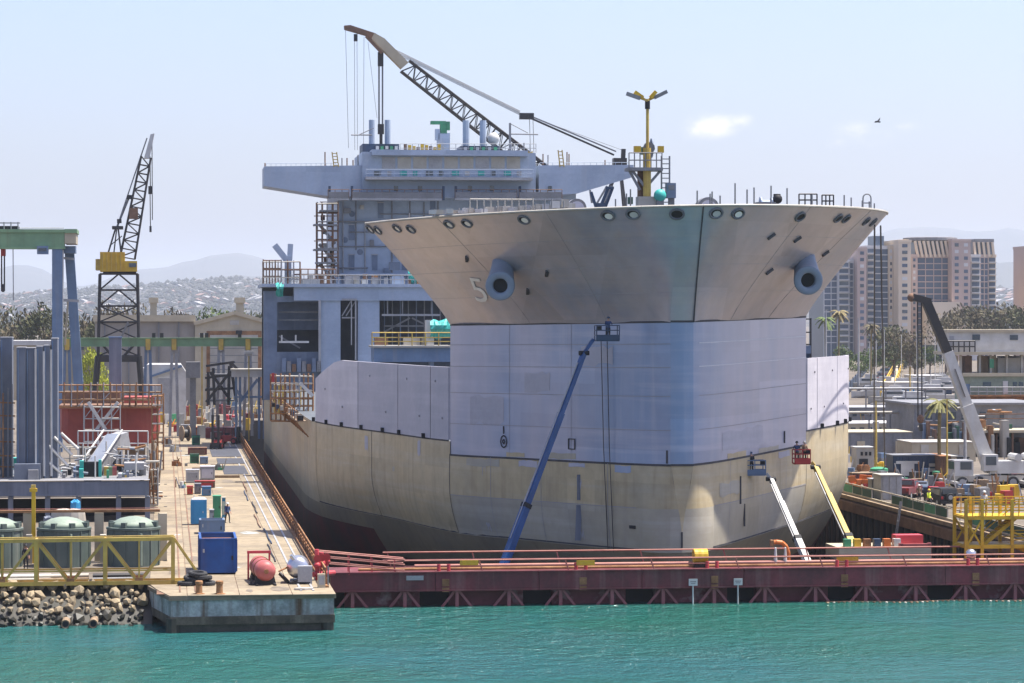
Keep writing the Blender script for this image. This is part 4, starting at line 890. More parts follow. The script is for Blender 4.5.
# --- guard rail and coping along the left dock edge
t_ = thing('dock_guard_rail', 'rusty brown guard rail along the pier edge beside the ship', 'guard rail', (PX1 - .28, 0, DECK))
y = 186.0; k = 0
while y < 470:
    st = 2.6 + (y - 186) * .006
    pbar(t_, 'post', 'rust' if k % 3 else 'rust_light', (0, y, 0), (0, y, 1.25), .12)
    pbar(t_, 'rail', 'rust_light', (0, y, 1.2), (0, y + st, 1.2), .09); pbar(t_, 'rail', 'rust', (0, y, .78), (0, y + st, .78), .08)
    pbox(t_, 'kick_plate', 'rust' if k % 2 else 'rust_light', (.06, y + st / 2, .26), (.1, st - .05, .5)); y += st; k += 1
pbox(t_, 'coping_beam', 'rust_light', (-.05, 328, .06), (.42, 286, .14))
# hoses and lashings lying along the rail
for k in range(6):
    y0 = 203 + k * 17 + R.uniform(-2, 2); hs = MB(); pts = [(7.9 + k % 2 * .3 + .035 * math.sin(j * .9 + k), y0 + j * 1.4, DECK + .06) for j in range(12)]; hs.path(pts, .06, 5)
    o = hs.build('hose', ('black_steel', 'navy', 'brown')[k % 3]); tag(o, ('black', 'dark blue', 'brown')[k % 3] + ' wavy hose on the pier beside the crane rail, ' + ('nearest the gate', 'second from the gate', 'third from the gate', 'fourth from the gate', 'fifth from the gate', 'sixth from the gate', 'level with the dark sheets', 'just behind the dark sheets', 'beside the forklifts', 'farthest from the gate')[k], 'hose', 'loose hoses on the pier')
# --- red valve stand at the pier corner
t_ = thing('valve_stand', 'red valve stand at the corner where the pier meets the gate', 'valve stand', (PX1 - .4, 190.2, DECK))
for k in range(3): ptube(t_, 'riser', 'rail_red', (k * .35 - .2, k * .5, 0), (k * .35 - .25, k * .5, 2.1 - k * .25), .15); pball(t_, 'valve', 'rail_red', (k * .35 - .22, k * .5, 1.0 + k * .1), .5); ptube(t_, 'hand_wheel', 'red', (k * .35 - .22, k * .5 - .3, 1.5), (k * .35 - .22, k * .5 - .24, 1.5), .26)
ptube(t_, 'manifold', 'rail_red', (-.5, -.1, .4), (1.0, 1.1, .4), .18)

# --- pier head furniture
for px, lb in ((199, 'left one of the pair at the pier head'), (219.5, 'right one of the pair at the pier head')):
    x, y = gp(px, 594); t_ = thing('bollard', 'rusty stub bollard, ' + lb, 'bollard', (x, y, DECK), group='rusty bollards at the pier head')
    MB().lathe([(.30, 0), (.30, .05), (.22, .08), (.21, .62), (.25, .68), (.25, .82), (.2, .86)], n=16).build('barrel', 'rust_light', t_); MB().lathe([(.38, 0), (.38, .03)], n=16).build('base_plate', 'rust', t_)
# tyres
x, y = gp(198, 585.5)
for k, (dx, dy, dz, r, til) in enumerate(((-.75, .1, 0, .62, 0), (.55, .15, 0, .62, .05), (-.3, .35, .30, .66, .12), (.35, .1, .32, .6, -.15), (0, .2, .62, .64, .1))):
    o = MB().lathe([(r * .62, -.13), (r * .92, -.14), (r, -.07), (r, .07), (r * .92, .14), (r * .62, .13), (r * .55, 0), (r * .62, -.13)], n=22).build('tyre', 'rubber'); o.location = (x + dx, y + dy, DECK + .15 + dz); o.rotation_euler = (til, til * .7, 0)
    tag(o, ('worn black tyre lying flat at the left of the tyre heap', 'worn black tyre lying flat at the right of the tyre heap', 'black tyre tilted on the middle of the tyre heap, to the left', 'black tyre tilted on the middle of the tyre heap, to the right', 'topmost black tyre of the heap beside the blue dumpster')[k], 'tyre', 'tyre heap on the pier')
x, y = gp(251, 585); t_ = thing('wheel_chock', 'small black frame standing left of the red tank', 'frame', (x, y, DECK)); pbox(t_, 'upright', 'black_steel', (0, 0, .32), (.12, .2, .64)); pbox(t_, 'foot', 'black_steel', (.15, 0, .05), (.6, .5, .1))
# open-top dumpster
def dumpster(label, x, y, w_, d_, h_, m_, rz=0, inside='rust'):
    t_ = thing('dumpster', label, 'dumpster', (x, y, DECK), rz)
    f_ = pbox(t_, 'front_wall', m_, (0, -d_ / 2, h_ / 2 + .12), (w_, .08, h_)); pbox(t_, 'back_wall', m_, (0, d_ / 2, h_ / 2 + .12), (w_, .08, h_))
    for s_ in (-1, 1):
        sw = pbox(t_, 'side_wall', m_, (s_ * w_ / 2, 0, h_ / 2 + .12), (.08, d_ - .09, h_))
        n = max(3, int(d_ / .9))
        for i in range(n): pbox(sw, 'rib', m_, (s_ * (w_ / 2 + .07), -d_ / 2 + (i + .5) * d_ / n, h_ / 2 + .12), (.1, .1, h_ - .1))
    for i in (-1, 1): pbox(f_, 'rib', m_, (i * (w_ / 2 - .1), -d_ / 2 - .07, h_ / 2 + .1), (.12, .08, h_ - .12))
    pbox(t_, 'floor', inside, (0, 0, .2), (w_ - .1, d_ - .1, .1)); pbox(t_, 'load', inside, (0, 0, h_ * .62), (w_ - .12, d_ - .12, h_ * .62))
    MB().box((0, -d_ / 2, h_ + .16), (w_ + .16, .16, .12)).box((0, d_ / 2, h_ + .16), (w_ + .16, .16, .12)).box((-w_ / 2, 0, h_ + .16), (.16, d_ - .16, .12)).box((w_ / 2, 0, h_ + .16), (.16, d_ - .16, .12)).build('rim', m_, t_)
    for s_ in (-1, 1): ptube(t_, 'wheel', 'black_steel', (s_ * (w_ / 2 - .25), -d_ / 2 + .2, .1), (s_ * (w_ / 2 - .05), -d_ / 2 + .2, .1), .12)
    pbox(f_, 'placard', 'white', (-w_ * .42, -d_ / 2 - .05, h_ * .72), (.18, .02, .25)); pbox(f_, 'latch', 'black_steel', (w_ * .4, -d_ / 2 - .06, h_ * .5), (.12, .06, .3))
    return t_
x0, y0 = gp(200.5, 575); x1, _ = gp(236, 575)
dumpster('large bright blue open dumpster with rusty inside near the pier head', (x0 + x1) / 2, y0 + 2.9, x1 - x0, 5.4, 2.3, 'blue')
# red horizontal pressure tank
x, y = gp(266, 586); t_ = thing('pressure_tank', 'faded red cylindrical tank lying in a frame on the pier head', 'tank', (x, y + .4, DECK), rad(4))
MB().lathe([(.05, -.28), (.4, -.22), (.6, -.06), (.68, .15), (.68, 4.2), (.6, 4.4), (.3, 4.55), (.05, 4.6)], (0, 0, .95), 24, 'y').build('shell', 'pink', t_, smooth=True)
for yy_ in (.5, 3.6): MB().prism([(-.75, 0), (.75, 0), (.6, .6), (-.6, .6)], yy_ - .1, yy_ + .1, 'y').build('saddle', 'black_steel', t_)
for yy_ in (1.2, 3.0): MB().lathe([(.70, -.06), (.72, -.06), (.72, .06), (.70, .06)], (0, yy_, .95), 24, 'y').build('band', 'rust', t_)
for s_ in (-1, 1): pbox(t_, 'frame_leg', 'rail_red', (s_ * .72, 4.5, .95), (.12, .12, 1.9)); pbox(t_, 'skid', 'black_steel', (s_ * .6, 2, .06), (.14, 4.9, .12))
pbox(t_, 'frame_bar', 'rail_red', (0, 4.5, 1.85), (1.6, .14, .18)); ptube(t_, 'nozzle', 'rust', (0, -.28, .95), (0, -.4, .95), .16)
# silver tank with white cabinet
x, y = gp(300, 584); t_ = thing('silver_compressor', 'silver horizontal tank with a grey end box at the pier corner', 'compressor', (x, y + .2, DECK), rad(-4))
MB().lathe([(.1, -.1), (.5, 0), (.72, .2), (.75, .5), (.75, 1.7), (.6, 2.0), (.2, 2.15)], (-.15, 0, 1.05), 20, 'y').build('tank', 'silver', t_, smooth=True); pbox(t_, 'cabinet', 'grey_light', (.35, -.25, .62), (.95, .5, 1.2)); pbox(t_, 'skid', 'black_steel', (0, .8, .08), (1.4, 2.6, .16)); ptube(t_, 'shaft', 'rust', (-.8, .2, 1.1), (-1.4, -.2, .85), .06); ptube(t_, 'pipe', 'silver', (-.4, .2, 1.6), (-.6, .1, 1.9), .12)
for (px, lb) in ((283, 'black timber skid leaning beside the silver compressor'),): x, y = gp(px, 583); o = MB().bar((x - .2, y + .5, DECK + .6), (x + .35, y - .2, DECK + .06), .16, .2).build('skid_beam', 'black_steel'); tag(o, lb, 'beam')
x, y = gp(324, 588); t_ = thing('junction_box', 'small pale cabinet with a post at the pier corner', 'cabinet', (x - .15, y + .4, DECK)); pbox(t_, 'cabinet', 'cream', (0, 0, .45), (.5, .4, .9)); pbox(t_, 'door', 'grey_light', (0, -.21, .5), (.36, .02, .6)); pbox(t_, 'post', 'grey', (.45, .1, .7), (.1, .1, 1.4))
x, y = gp(303, 590); o = MB().prism([(-.6, -.3), (.1, -.4), (.7, -.1), (.5, .3), (-.3, .35)], 0, .12).build('canvas_sheet', 'offwhite'); o.location = (x, y + .2, DECK + .01); tag(o, 'crumpled pale canvas sheet at the edge of the pier head', 'canvas sheet')

# --- containers of every size along the pier
def crate(name, label, cat, px0, px1, py, h, dp_, m_, m2=None, lid=True, group=None):
    x0, y0 = gp(px0, py); x1, _ = gp(px1, py); w_ = x1 - x0; t_ = thing(name, label, cat, ((x0 + x1) / 2, y0 + dp_ / 2, DECK), R.uniform(-.03, .03), group)
    pbox(t_, 'body', m_, (0, 0, h / 2 + .06), (w_, dp_, h)); 
    if lid: pbox(t_, 'lid', m2 or m_, (0, 0, h + .1), (w_ + .06, dp_ + .06, .08))
    pbox(t_, 'front_panel', m2 or m_, (0, -dp_ / 2 - .015, h * .52), (w_ * .8, .03, h * .7)); pbox(t_, 'handle', 'black_steel', (w_ * .3, -dp_ / 2 - .05, h * .55), (.06, .04, .22))
    for s_ in (-1, 1): pbox(t_, 'runner', 'black_steel', (s_ * w_ * .36, 0, .03), (.12, dp_, .06))
    return t_
def toilet(label, px, py):
    x, y = gp(px, py); t_ = thing('portable_toilet', label, 'toilet', (x, y + .7, DECK))
    pbox(t_, 'cabin', 'blue_sky', (0, 0, 1.1), (1.32, 1.3, 2.1)); d_ = pbox(t_, 'door', 'blue_sky', (0, -.67, 1.08), (.9, .04, 1.9)); pbox(d_, 'handle', 'white', (.34, -.71, 1.1), (.06, .04, .14))
    MB().lathe([(.9, 0), (.86, .08), (.5, .18), (.1, .22)], (0, 0, 2.14), 4).build('roof', 'white', t_).rotation_euler = (0, 0, rad(45)); pbox(t_, 'skid', 'black_steel', (0, 0, .04), (1.36, 1.36, .08)); ptube(t_, 'vent', 'white', (-.4, .4, 2.1), (-.4, .4, 2.5), .05)
    for k in range(3): pbox(t_, 'side_rib', 'blue_sky', (-.68, -.4 + k * .4, 1.1), (.05, .1, 1.9))
toilet('bright blue portable toilet with white roof halfway along the pier', 199, 525)
dumpster('low blue skip in front of the portable toilet', gp(212, 534)[0], gp(212, 534)[1] + 1.0, 1.9, 1.9, .95, 'steel_blue', inside='brown')
crate('tall_bin', 'tall dark green bin beside the portable toilet', 'bin', 213, 221, 519, 1.9, 1.2, 'green')
crate('folded_sheet', 'pale turquoise panel standing against the green bin', 'panel', 222, 225.5, 518, 1.7, .4, 'blue_sky', 'white')
crate('air_compressor', 'small grey machine between the toilet and the blue skip', 'machine', 209.5, 214, 524, 1.1, 1.0, 'grey', 'grey_light')
crate('tool_box', 'small red tool box behind the portable toilet', 'box', 187, 193, 495, .75, .9, 'orange', 'red')
crate('tool_chest', 'blue tool chest behind the portable toilet', 'box', 202, 211, 496, .8, 1.2, 'blue_sky', 'steel_blue')
crate('tool_chest', 'grey-blue locker beside the blue tool chest', 'box', 194.5, 201, 494, .9, 1.2, 'panel_blue', 'grey')
crate('generator', 'white generator set with open grey end, on the left of the purple-grey one', 'generator', 186, 199.5, 483, 1.25, 2.4, 'white', 'grey_light')
crate('generator', 'purple-grey generator set beside the white one', 'generator', 200.5, 215, 480, 1.35, 2.4, 'grey_light', 'panel_paint')
crate('rope_bin', 'low bin full of red and green ropes behind the tool chests', 'bin', 195, 215, 488, .6, 1.0, 'brown', 'red')
crate('waste_bin', 'green waste bin in front of the maroon stack', 'bin', 190, 199, 463.5, 1.0, 1.2, 'green', 'green_dark')
crate('steel_box', 'blue steel box in front of the maroon stack', 'box', 200, 208, 464, .7, 1.2, 'steel_blue')
crate('plate_stack', 'stack of maroon steel plates on the pier', 'plates', 188, 207, 455, .8, 2.0, 'maroon', 'brown')
crate('waste_bin', 'green waste bin behind the maroon plates', 'bin', 192, 200, 445, 1.2, 1.5, 'green', 'green_dark')
crate('plate_stack', 'pair of orange-brown crates behind the green bin', 'crates', 191, 200, 437, 1.3, 2.0, 'rust_light', 'orange')
crate('storage_box', 'grey storage box at the far left of the pier', 'box', 181, 193, 433, 1.1, 2.2, 'panel_blue', 'grey')
crate('storage_box', 'small red box at the far left edge of the pier', 'box', 173.5, 178, 432, .9, 1.4, 'red')
x, y = gp(185, 441); t_ = thing('cable_reel', 'pale wooden cable reel standing at the left of the pier', 'cable reel', (x, y, DECK), rad(20))
for s_ in (-.5, .5): MB().lathe([(.2, -.06), (1.1, -.06), (1.1, .06), (.2, .06)], (s_, 0, 1.1), 22, 'x').build('flange', 'timber', t_)
MB().lathe([(.6, -.45), (.6, .45)], (0, 0, 1.1), 18, 'x').build('drum', 'black_steel', t_)
for (px, py, lb) in ((205, 470, 'left of two short timber baulks lying across the pier'), (226, 478, 'right of two short timber baulks lying across the pier')): x, y = gp(px, py); o = MB().box((0, 0, .15), (3.0, .35, .3)).build('timber_baulk', 'timber'); o.location = (x, y, DECK + .004); tag(o, lb, 'timber', 'timber baulks')
# thin dark grey rectangles laid flat on the deck
for (px0, px1, py0, py1, lb) in ((211, 243, 457, 447, 'farthest of the dark flat sheets on the pier'), (217, 246, 464, 458.5, 'middle of the dark flat sheets on the pier'), (223, 250, 474.5, 466, 'nearest of the dark flat sheets on the pier')):
    a, b = gp(px0, py0), gp(px1, py0); c = gp((px0 + px1) / 2, py1); o = MB().box((0, 0, .02), (b[0] - a[0] - .3, c[1] - a[1], .04)).build('deck_sheet', 'steel_plate'); o.location = ((a[0] + b[0]) / 2, (a[1] + c[1]) / 2, DECK + .008); tag(o, lb, 'steel plate', 'dark sheets on the pier')
# forklifts
def forklift(label, px, py, rz, mast_h):
    x, y = gp(px, py); t_ = thing('forklift', label, 'forklift', (x, y, DECK), rz)
    MB().prism([(-1.6, .35), (1.1, .35), (1.1, .9), (.5, 1.0), (.3, 1.25), (-1.0, 1.25), (-1.6, 1.05)], -.65, .65, 'x').build('body', 'red', t_)
    pbox(t_, 'seat', 'rubber', (0, -.4, 1.4), (.6, .5, .3)); 
    for sx in (-1, 1):
        for yy_ in (-.95, .55): pbar(t_, 'guard_post', 'black_steel', (sx * .55, yy_, 1.1), (sx * .5, yy_ * .85, 2.25), .08)
        pbar(t_, 'mast_rail', 'black_steel', (sx * .4, 1.25, .1), (sx * .4, 1.25, mast_h), .3); pbar(t_, 'fork', 'black_steel', (sx * .3, 1.35, .15), (sx * .3, 2.4, .12), .14, .07)
        for yy_, r_ in ((-1.0, .36), (.75, .45)): wl = MB().lathe([(r_ * .6, -.14), (r_ * .95, -.14), (r_, -.08), (r_, .08), (r_ * .95, .14), (r_ * .6, .14)], (sx * .66, yy_, r_), 14, 'x').build('wheel', 'rubber', t_); MB().lathe([(r_ * .58, -.15), (r_ * .58, .15)], (sx * .66, yy_, r_), 10, 'x').build('rim', 'red', wl)
    pbox(t_, 'roof_guard', 'black_steel', (0, -.17, 2.28), (1.15, 1.5, .08)); pbox(t_, 'carriage', 'black_steel', (0, 1.35, .6), (1.0, .1, .7))
    for h in (.9, mast_h * .6, mast_h - .1): pbox(t_, 'cross_bar', 'black_steel', (0, 1.25, h), (.9, .1, .12))
forklift('red forklift with a tall raised black mast on the pier', 217, 449, rad(170), 4.6)
forklift('red forklift turned sideways near the guard rail', 230, 444, rad(250), 2.4)
person('worker in dark blue walking on the pier beside the green bin', (*gp(227.5, 523), DECK), rad(20), pose='walk', hat='white')
person('worker in brown jacket standing close to the green bin', (*gp(224.5, 517), DECK), rad(70), shirt='cloth_brown', trousers='cloth_blue', hat='yellow')
# ================================================================ yard on the left
def PT(px, py, Y): k = (px - 512) / F; X = Y * (SA + k * CA) / (CA - k * SA); return Vector((X, Y, zp(py, depth(X, Y))))
class At:                                            # places parts of one thing by bearings measured on the plane Y
    def __init__(s, name, label, cat, px, Y, base=DECK, group=None):
        p = PT(px, 300, Y); s.Y = Y; s.o = Vector((p.x, Y, base)); s.t = thing(name, label, cat, s.o, group=group)
    def p(s, px, py, dy=0): return PT(px, py, s.Y + dy) - s.o
    def box(s, name, m, x0, x1, y0, y1, dy=0, th=1.0, par=None):
        a, b = s.p(x0, y1, dy), s.p(x1, y0, dy); return pbox(par or s.t, name, m, ((a.x + b.x) / 2, a.y + th / 2, (a.z + b.z) / 2), (abs(b.x - a.x), th, abs(b.z - a.z)))
    def down(s, name, m, x0, x1, y0, dy=0, th=1.0, z0=0, par=None):   # from measured top to the ground
        a, b = s.p(x0, y0, dy), s.p(x1, y0, dy); return pbox(par or s.t, name, m, ((a.x + b.x) / 2, a.y + th / 2, (a.z + z0) / 2), (abs(b.x - a.x), th, a.z - z0))
    def bar(s, name, m, a, b, w_, dy=0, dy2=None, par=None): return pbar(par or s.t, name, m, s.p(*a, dy), s.p(*b, dy if dy2 is None else dy2), w_)
    def tube(s, name, m, a, b, r, dy=0, dy2=None, par=None): return ptube(par or s.t, name, m, s.p(*a, dy), s.p(*b, dy if dy2 is None else dy2), r)

# --- yellow truss gangway over the rocks
g = At('truss_gangway', 'pale yellow steel truss gangway running left from the pier over the rocks', 'gangway', 90, 188.6, DECK)
VX = [PT(px, 500, 188.6).x - g.o.x for px in (-105, -33, 36, 105, 173)]
for dy in (0, 1.5):
    pbar(g.t, 'top_chord', 'yellow_pale', (VX[0], dy, 2.95), (VX[-1] + .05, dy, 3.05), .24); pbar(g.t, 'bottom_chord', 'yellow_pale', (VX[0], dy, .12), (VX[-1] + 1.6, dy, .14), .26)
    pbar(g.t, 'middle_rail', 'yellow_pale', (VX[0], dy, .95), (VX[-1], dy, .95), .10)
    for i, x in enumerate(VX):
        pbar(g.t, 'vertical', 'yellow_pale', (x, dy, 0), (x, dy, 3.1), .26)
        if i: m_ = (x + VX[i - 1]) / 2; pbar(g.t, 'diagonal', 'yellow_pale', (x - .1, dy, 2.85), (m_ + .15, dy, .25), .16); pbar(g.t, 'diagonal', 'yellow_pale', (VX[i - 1] + .1, dy, 2.85), (m_ - .15, dy, .25), .16); pbar(g.t, 'hanger', 'yellow_pale', (m_, dy, .2), (m_, dy, 2.9), .10); pbox(g.t, 'gusset', 'rust_light', (m_, dy - .02, .28), (.5, .2, .4))
    pbar(g.t, 'end_brace', 'yellow_pale', (VX[-1] + .1, dy, 2.95), (VX[-1] + 1.9, dy, .3), .12)
pbox(g.t, 'walkway', 'rust_light', ((VX[0] + VX[-1]) / 2 + .4, .75, .02), (VX[-1] - VX[0] + 1.4, 1.3, .08))
for i in range(5): pbar(g.t, 'cross_bar', 'yellow_pale', (VX[i], 0, 3.0), (VX[i], 1.5, 3.0), .14)

# --- three squat tanks
for (px, lb) in ((-4, 'leftmost squat grey-green tank with pale domed top'), (64, 'middle squat grey-green tank with pale domed top'), (133.5, 'rightmost squat grey-green tank with pale domed top, nearest the pier')):
    p = PT(px, 500, 203.5); t_ = thing('storage_tank', lb, 'tank', (p.x, 203.5, DECK), group='squat storage tanks')
    rr = 1.88
    MB().lathe([(rr, 0), (rr, 2.55), (rr + .07, 2.6), (rr + .07, 2.75), (rr, 2.78)], n=32).build('wall', 'tank_green', t_)
    MB().lathe([(rr - .12, 2.74), (rr * .8, 3.1), (rr * .5, 3.38), (rr * .2, 3.5), (.05, 3.52)], n=32).build('dome', 'tank_dome', t_, smooth=True)
    for a in range(8): an = a * math.pi / 4 + .39; pbox(t_, 'lug', 'tank_green', (math.cos(an) * rr * .88, math.sin(an) * rr * .88, 2.98), (.42, .34, .34), an)
    for a in range(12): an = a * math.pi / 6 + .2; pbox(t_, 'wall_rib', 'tank_green', (math.cos(an) * (rr + .02), math.sin(an) * (rr + .02), 1.3), (.08, .1, 2.5), an)
    ptube(t_, 'pipe', 'tank_dome', (rr * .3, -rr - .1, .1), (rr * .3, -rr - .1, 2.4), .09)
# pipe bridge behind the tanks
g = At('pipe_bridge', 'long rust-pink pipe bridge on pale columns behind the squat tanks', 'pipe bridge', 80, 206.4)
g.box('beam', 'rust_light', -40, 160, 509.5, 513.5, 0, .6)
g.box('pipe', 'rail_pink', -40, 159, 508, 509.6, .1, .2)
for px in (23, 94.5, 158): g.down('column', 'cream', px, px + 9, 513.5, .1, .7)
for px in (25, 99): g.down('side_box', 'offwhite', px + 1, px + 7, 535, -1.1, .8)
g = At('mooring_post', 'slim yellow post with lamp head between the tanks', 'post', 33, 205.6)
g.down('post', 'yellow', 31.5, 35.5, 488, 0, .28); g.box('head', 'yellow', 29.5, 37, 488.5, 492, -.05, .4); g.box('lamp', 'yellow_pale', 31, 35.5, 485, 488.6, -.02, .3)
person('worker in black standing behind the gangway between two tanks', (PT(26, 540, 201).x, 200.9, DECK), 0, shirt='cloth_dark', pose='stand', hat='dark')
for k, px in enumerate((22, 60, 118)):
    g = At('pipe_stack', ('white pipes', 'grey timbers', 'dark pipes')[k] + ' stacked low behind the yellow gangway, ' + ('left', 'middle', 'right') [k] + ' stack', 'pipes', px, 191.2, group='stacks behind the gangway')
    for i in range(5): ptube(g.t, 'pipe', ('white', 'offwhite', 'black_steel')[k] if i % 2 else ('offwhite', 'timber', 'grey')[k], (-1.7, i * .28, .14 + (i % 2) * .2), (1.9, i * .28 + .1, .16 + (i % 2) * .2), .12)
    for sx in (-1.2, 1.2): pbox(g.t, 'bearer', 'timber', (sx, .6, .03), (.2, 1.6, .06))

# --- floating platform with machinery
YB = 246.0
g = At('steel_platform', 'blue-grey steel platform on short legs loaded with machinery', 'platform', 70, YB)
g.box('edge_girder', 'panel_blue', -60, 149, 481, 497, 0, .7); g.box('girder_flange', 'grey_light', -60, 149.5, 480, 481.2, -.15, 1.0); g.box('girder_flange', 'panel_blue', -60, 149.5, 496.6, 498, -.15, 1.0)
g.box('deck', 'grey', -60, 148, 479.6, 481, .8, 22)
for px in (8, 45, 76, 116, 145): g.down('leg', 'panel_blue', px, px + 5, 497, .1, 1.0); g.box('stiffener', 'panel_blue', px, px + 2, 482, 496.5, -.12, .12)
g.box('underside_shade', 'dark', -60, 147, 498, 517, 4.5, .4)  # dark sheet added to stand for the shade beneath the platform
for i in range(5): g.box('deck_grating', ('grey_light', 'panel_blue')[i % 2], 118 + i * 5, 122 + i * 5.4, 474, 479.8, 3 + i, 3)
for i in range(12):
    px = 62 + i * 7; g.box('machine_block', ('grey', 'panel_blue', 'offwhite', 'grey_light', 'steel_blue')[i * 3 % 5], px, px + 5 + i % 3, 471 - (i * 7 % 9), 480, 6 + (i * 5 % 9), 2)
    g.tube('pipe', 'grey_light', (px, 468 - i % 4), (px + 9, 469 - i % 3), .10, 8 + i % 5)
for px in (124, 131, 137, 143): g.tube('pipe_bend', 'grey_light', (px, 470), (px + 4, 456), .28, 16)
g.box('roller_bed', 'grey_light', 124, 144, 463, 470, 6, 2.6)
railing(g.t, g.p(60, 480, 14), g.p(148, 480, 14), 'offwhite', 3.0, 9, .06, (.33, .66, 1.0))
railing(g.t, g.p(78, 480, 20), g.p(148, 480, 20), 'white', 4.6, 7, .06, (.5, .75, 1.0))
for px in (2, 17): g.box('net_bag', 'teal_tarp', px - 5, px + 4, 458, 470, 9, 1.5)
# white and blue sacks under the platform
for (px, w_, h, m_, lb) in ((68, 36, 1.5, 'offwhite', 'big pale tarpaulin bundle lying under the edge of the platform'), (50, 14, .9, 'panel_blue', 'small blue-grey tarpaulin bundle beside the big pale one'), (75, 11, 2.2, 'blue_sky', 'light blue tarpaulin heaped on the pale bundle')):
    p = PT(px, 500, 241); o = MB(); rows = []; ww = w_ * .088 / 2
    for j in range(5): rows.append([(math.cos(a) * ww * (1 - .18 * j / 4 * (1 + .3 * math.sin(3 * a))) * (1 if j < 4 else .35), math.sin(a) * 1.0 * (1 if j < 4 else .35), h * (.0, .35, .7, .92, 1.0)[j] + .08 * math.sin(5 * a + j)) for a in [2 * math.pi * i / 14 for i in range(14)]])
    o.grid(rows, True); o.add(rows[-1], [tuple(range(14))]); o = o.build('tarpaulin_bundle', m_); o.location = (p.x, 241 + (1.2 if m_ == 'blue_sky' else 0), DECK); tag(o, lb, 'tarpaulin')
# slanting box conveyor with green nets at its foot
g2 = At('box_conveyor', 'grey boxed conveyor slanting up from the platform', 'conveyor', 95, YB + 6, zp(480, depth(0, YB)))
a, b = g2.p(91, 476, 0), g2.p(113, 443, 9)
M_ = (b - a); pbar(g2.t, 'conveyor_box', 'grey', a, b, 1.35, 1.5); pbar(g2.t, 'belt_cover', 'panel_blue', a + Vector((0, -.2, .8)), b + Vector((0, -.2, .8)), 1.1, .12)
pbar(g2.t, 'head_box', 'grey_light', b - Vector((.5, 0, .2)), b + Vector((1.0, 1.2, .25)), 1.6, 1.5)
for s_ in (-.85, .85): pbar(g2.t, 'side_rail', 'white', a + Vector((s_, 0, 1.2)), b + Vector((s_, 0, 1.2)), .12)
g2.box('foot_box', 'dark', 83, 99, 462, 480, -.6, 1.2); g2.box('safety_net', 'teal_tarp', 79.5, 83.5, 461, 476, -1, 1.2); g2.box('safety_net', 'teal_tarp', 98.5, 101.5, 460, 478, -.8, .8)
for px in (106, 116, 121): g2.box('support', 'white', px, px + 1.6, 446, 478, 5, .2)
for (m_, px) in (('yellow_pale', 104), ('green_beam', 108), ('pink', 112)): g2.box('drum', m_, px, px + 4.5, 467, 477, 1.2, .6)
# tall blue-grey panels, ribs and raking white struts
g = At('panel_stack', 'group of tall blue-grey steel panels standing on the platform with white struts', 'steel panels', 38, YB + 3, zp(480, depth(0, YB)))
for (x0, x1, y0, dy, th) in ((16.5, 25.5, 348, .2, 2.4), (25.7, 35, 348.5, .5, 2.6), (36.2, 42.5, 347, .1, 2.2), (43.5, 49.5, 346, .6, 2.2), (51, 57.5, 339, 1.2, 3.0), (0, 12, 338, 3.5, 2.5), (-16, -3, 350, 2, 3)):
    g.down('panel', 'panel_blue', x0, x1, y0, dy, th); g.down('panel_rib', 'steel_blue', x0 + 1, x0 + 2, y0 + 2, dy - .15, .16); g.box('panel_cap', 'grey_light', x0 - .2, x1 + .2, y0 - 1, y0, dy - .05, th + .1)
for px in (36, 44.3, 51.6): g.bar('white_tube', 'white', (px, 476), (px - .5, 349 + px % 3), .16, -.5)
for (a, b) in (((40, 455), (62, 474)), ((47, 444), (68, 466)), ((54, 437), (72, 455)), ((61, 433), (78, 449))): g.tube('raking_strut', 'white', a, b, .13, 1)
for px in (3, 8, 12, -4): g.bar('scaffold_tube', 'rust_light' if px % 2 else 'grey', (px, 478), (px, 396 - px), .12, 2)
for py in (402, 415, 428, 441, 455, 466): g.bar('scaffold_tube', 'rust_light', (-20, py), (15, py + 1), .12, 2.1)
g.box('base_plate', 'panel_blue', 14, 40, 464, 480, -1.5, 1.2); g.box('hopper', 'grey', 28, 38, 470, 480.5, -2.2, 1); 
g = At('steel_column', 'single blue-grey steel column standing behind the red hull', 'column', 115, 330); g.down('shaft', 'panel_blue', 109, 121.5, 338, 0, 1.6); g.box('cap', 'steel_blue', 108.5, 122, 336.5, 338.2, -.1, 1.8); g.down('white_strip', 'white', 111.5, 112.6, 384, -.1, .12)

# --- red hull in the left dock, with scaffolding
YR = 318
g = At('red_hull', 'rust-red hull of a small vessel behind the platform', 'vessel', 108, YR)
hl = []
for j, (yv, wv, zt) in enumerate(((0, .82, 1), (.8, .95, 1), (3, 1, 1), (22, 1, 1))):
    a, b = g.p(59, 409), g.p(160, 409); cx = (a.x + b.x) / 2; hw = (b.x - a.x) / 2 * wv; top = a.z; bot = g.p(59, 446).z
    prof = [(-1, 1), (-1, .4), (-.97, .2), (-.86, .05), (-.6, 0), (.6, 0), (.86, .05), (.97, .2), (1, .4), (1, 1)]
    hl.append([(cx + hw * x, yv, bot + (top - bot) * z) for x, z in prof])
mb = MB().grid(hl); mb.add(hl[0], [tuple(range(10))]); mb.build('hull', 'red_hull', g.t, smooth=False)
g.box('deck_edge', 'rail_pink', 58, 161, 406.5, 409, -.2, 1); g.box('deck', 'brown', 59, 160, 405, 407, 1, 20); g.down('keel_block', 'timber', 80, 100, 445.5, 2, 3); g.down('keel_block', 'timber', 125, 145, 445.5, 2, 3)
g.box('deck_house', 'brown', 62, 120, 392, 406, 8, 6); g.box('deck_house', 'red_hull', 124, 156, 397, 406, 8, 6)
s_ = At('scaffold', 'weathered scaffolding with plank decks built over the red hull', 'scaffold', 108, YR - 2)
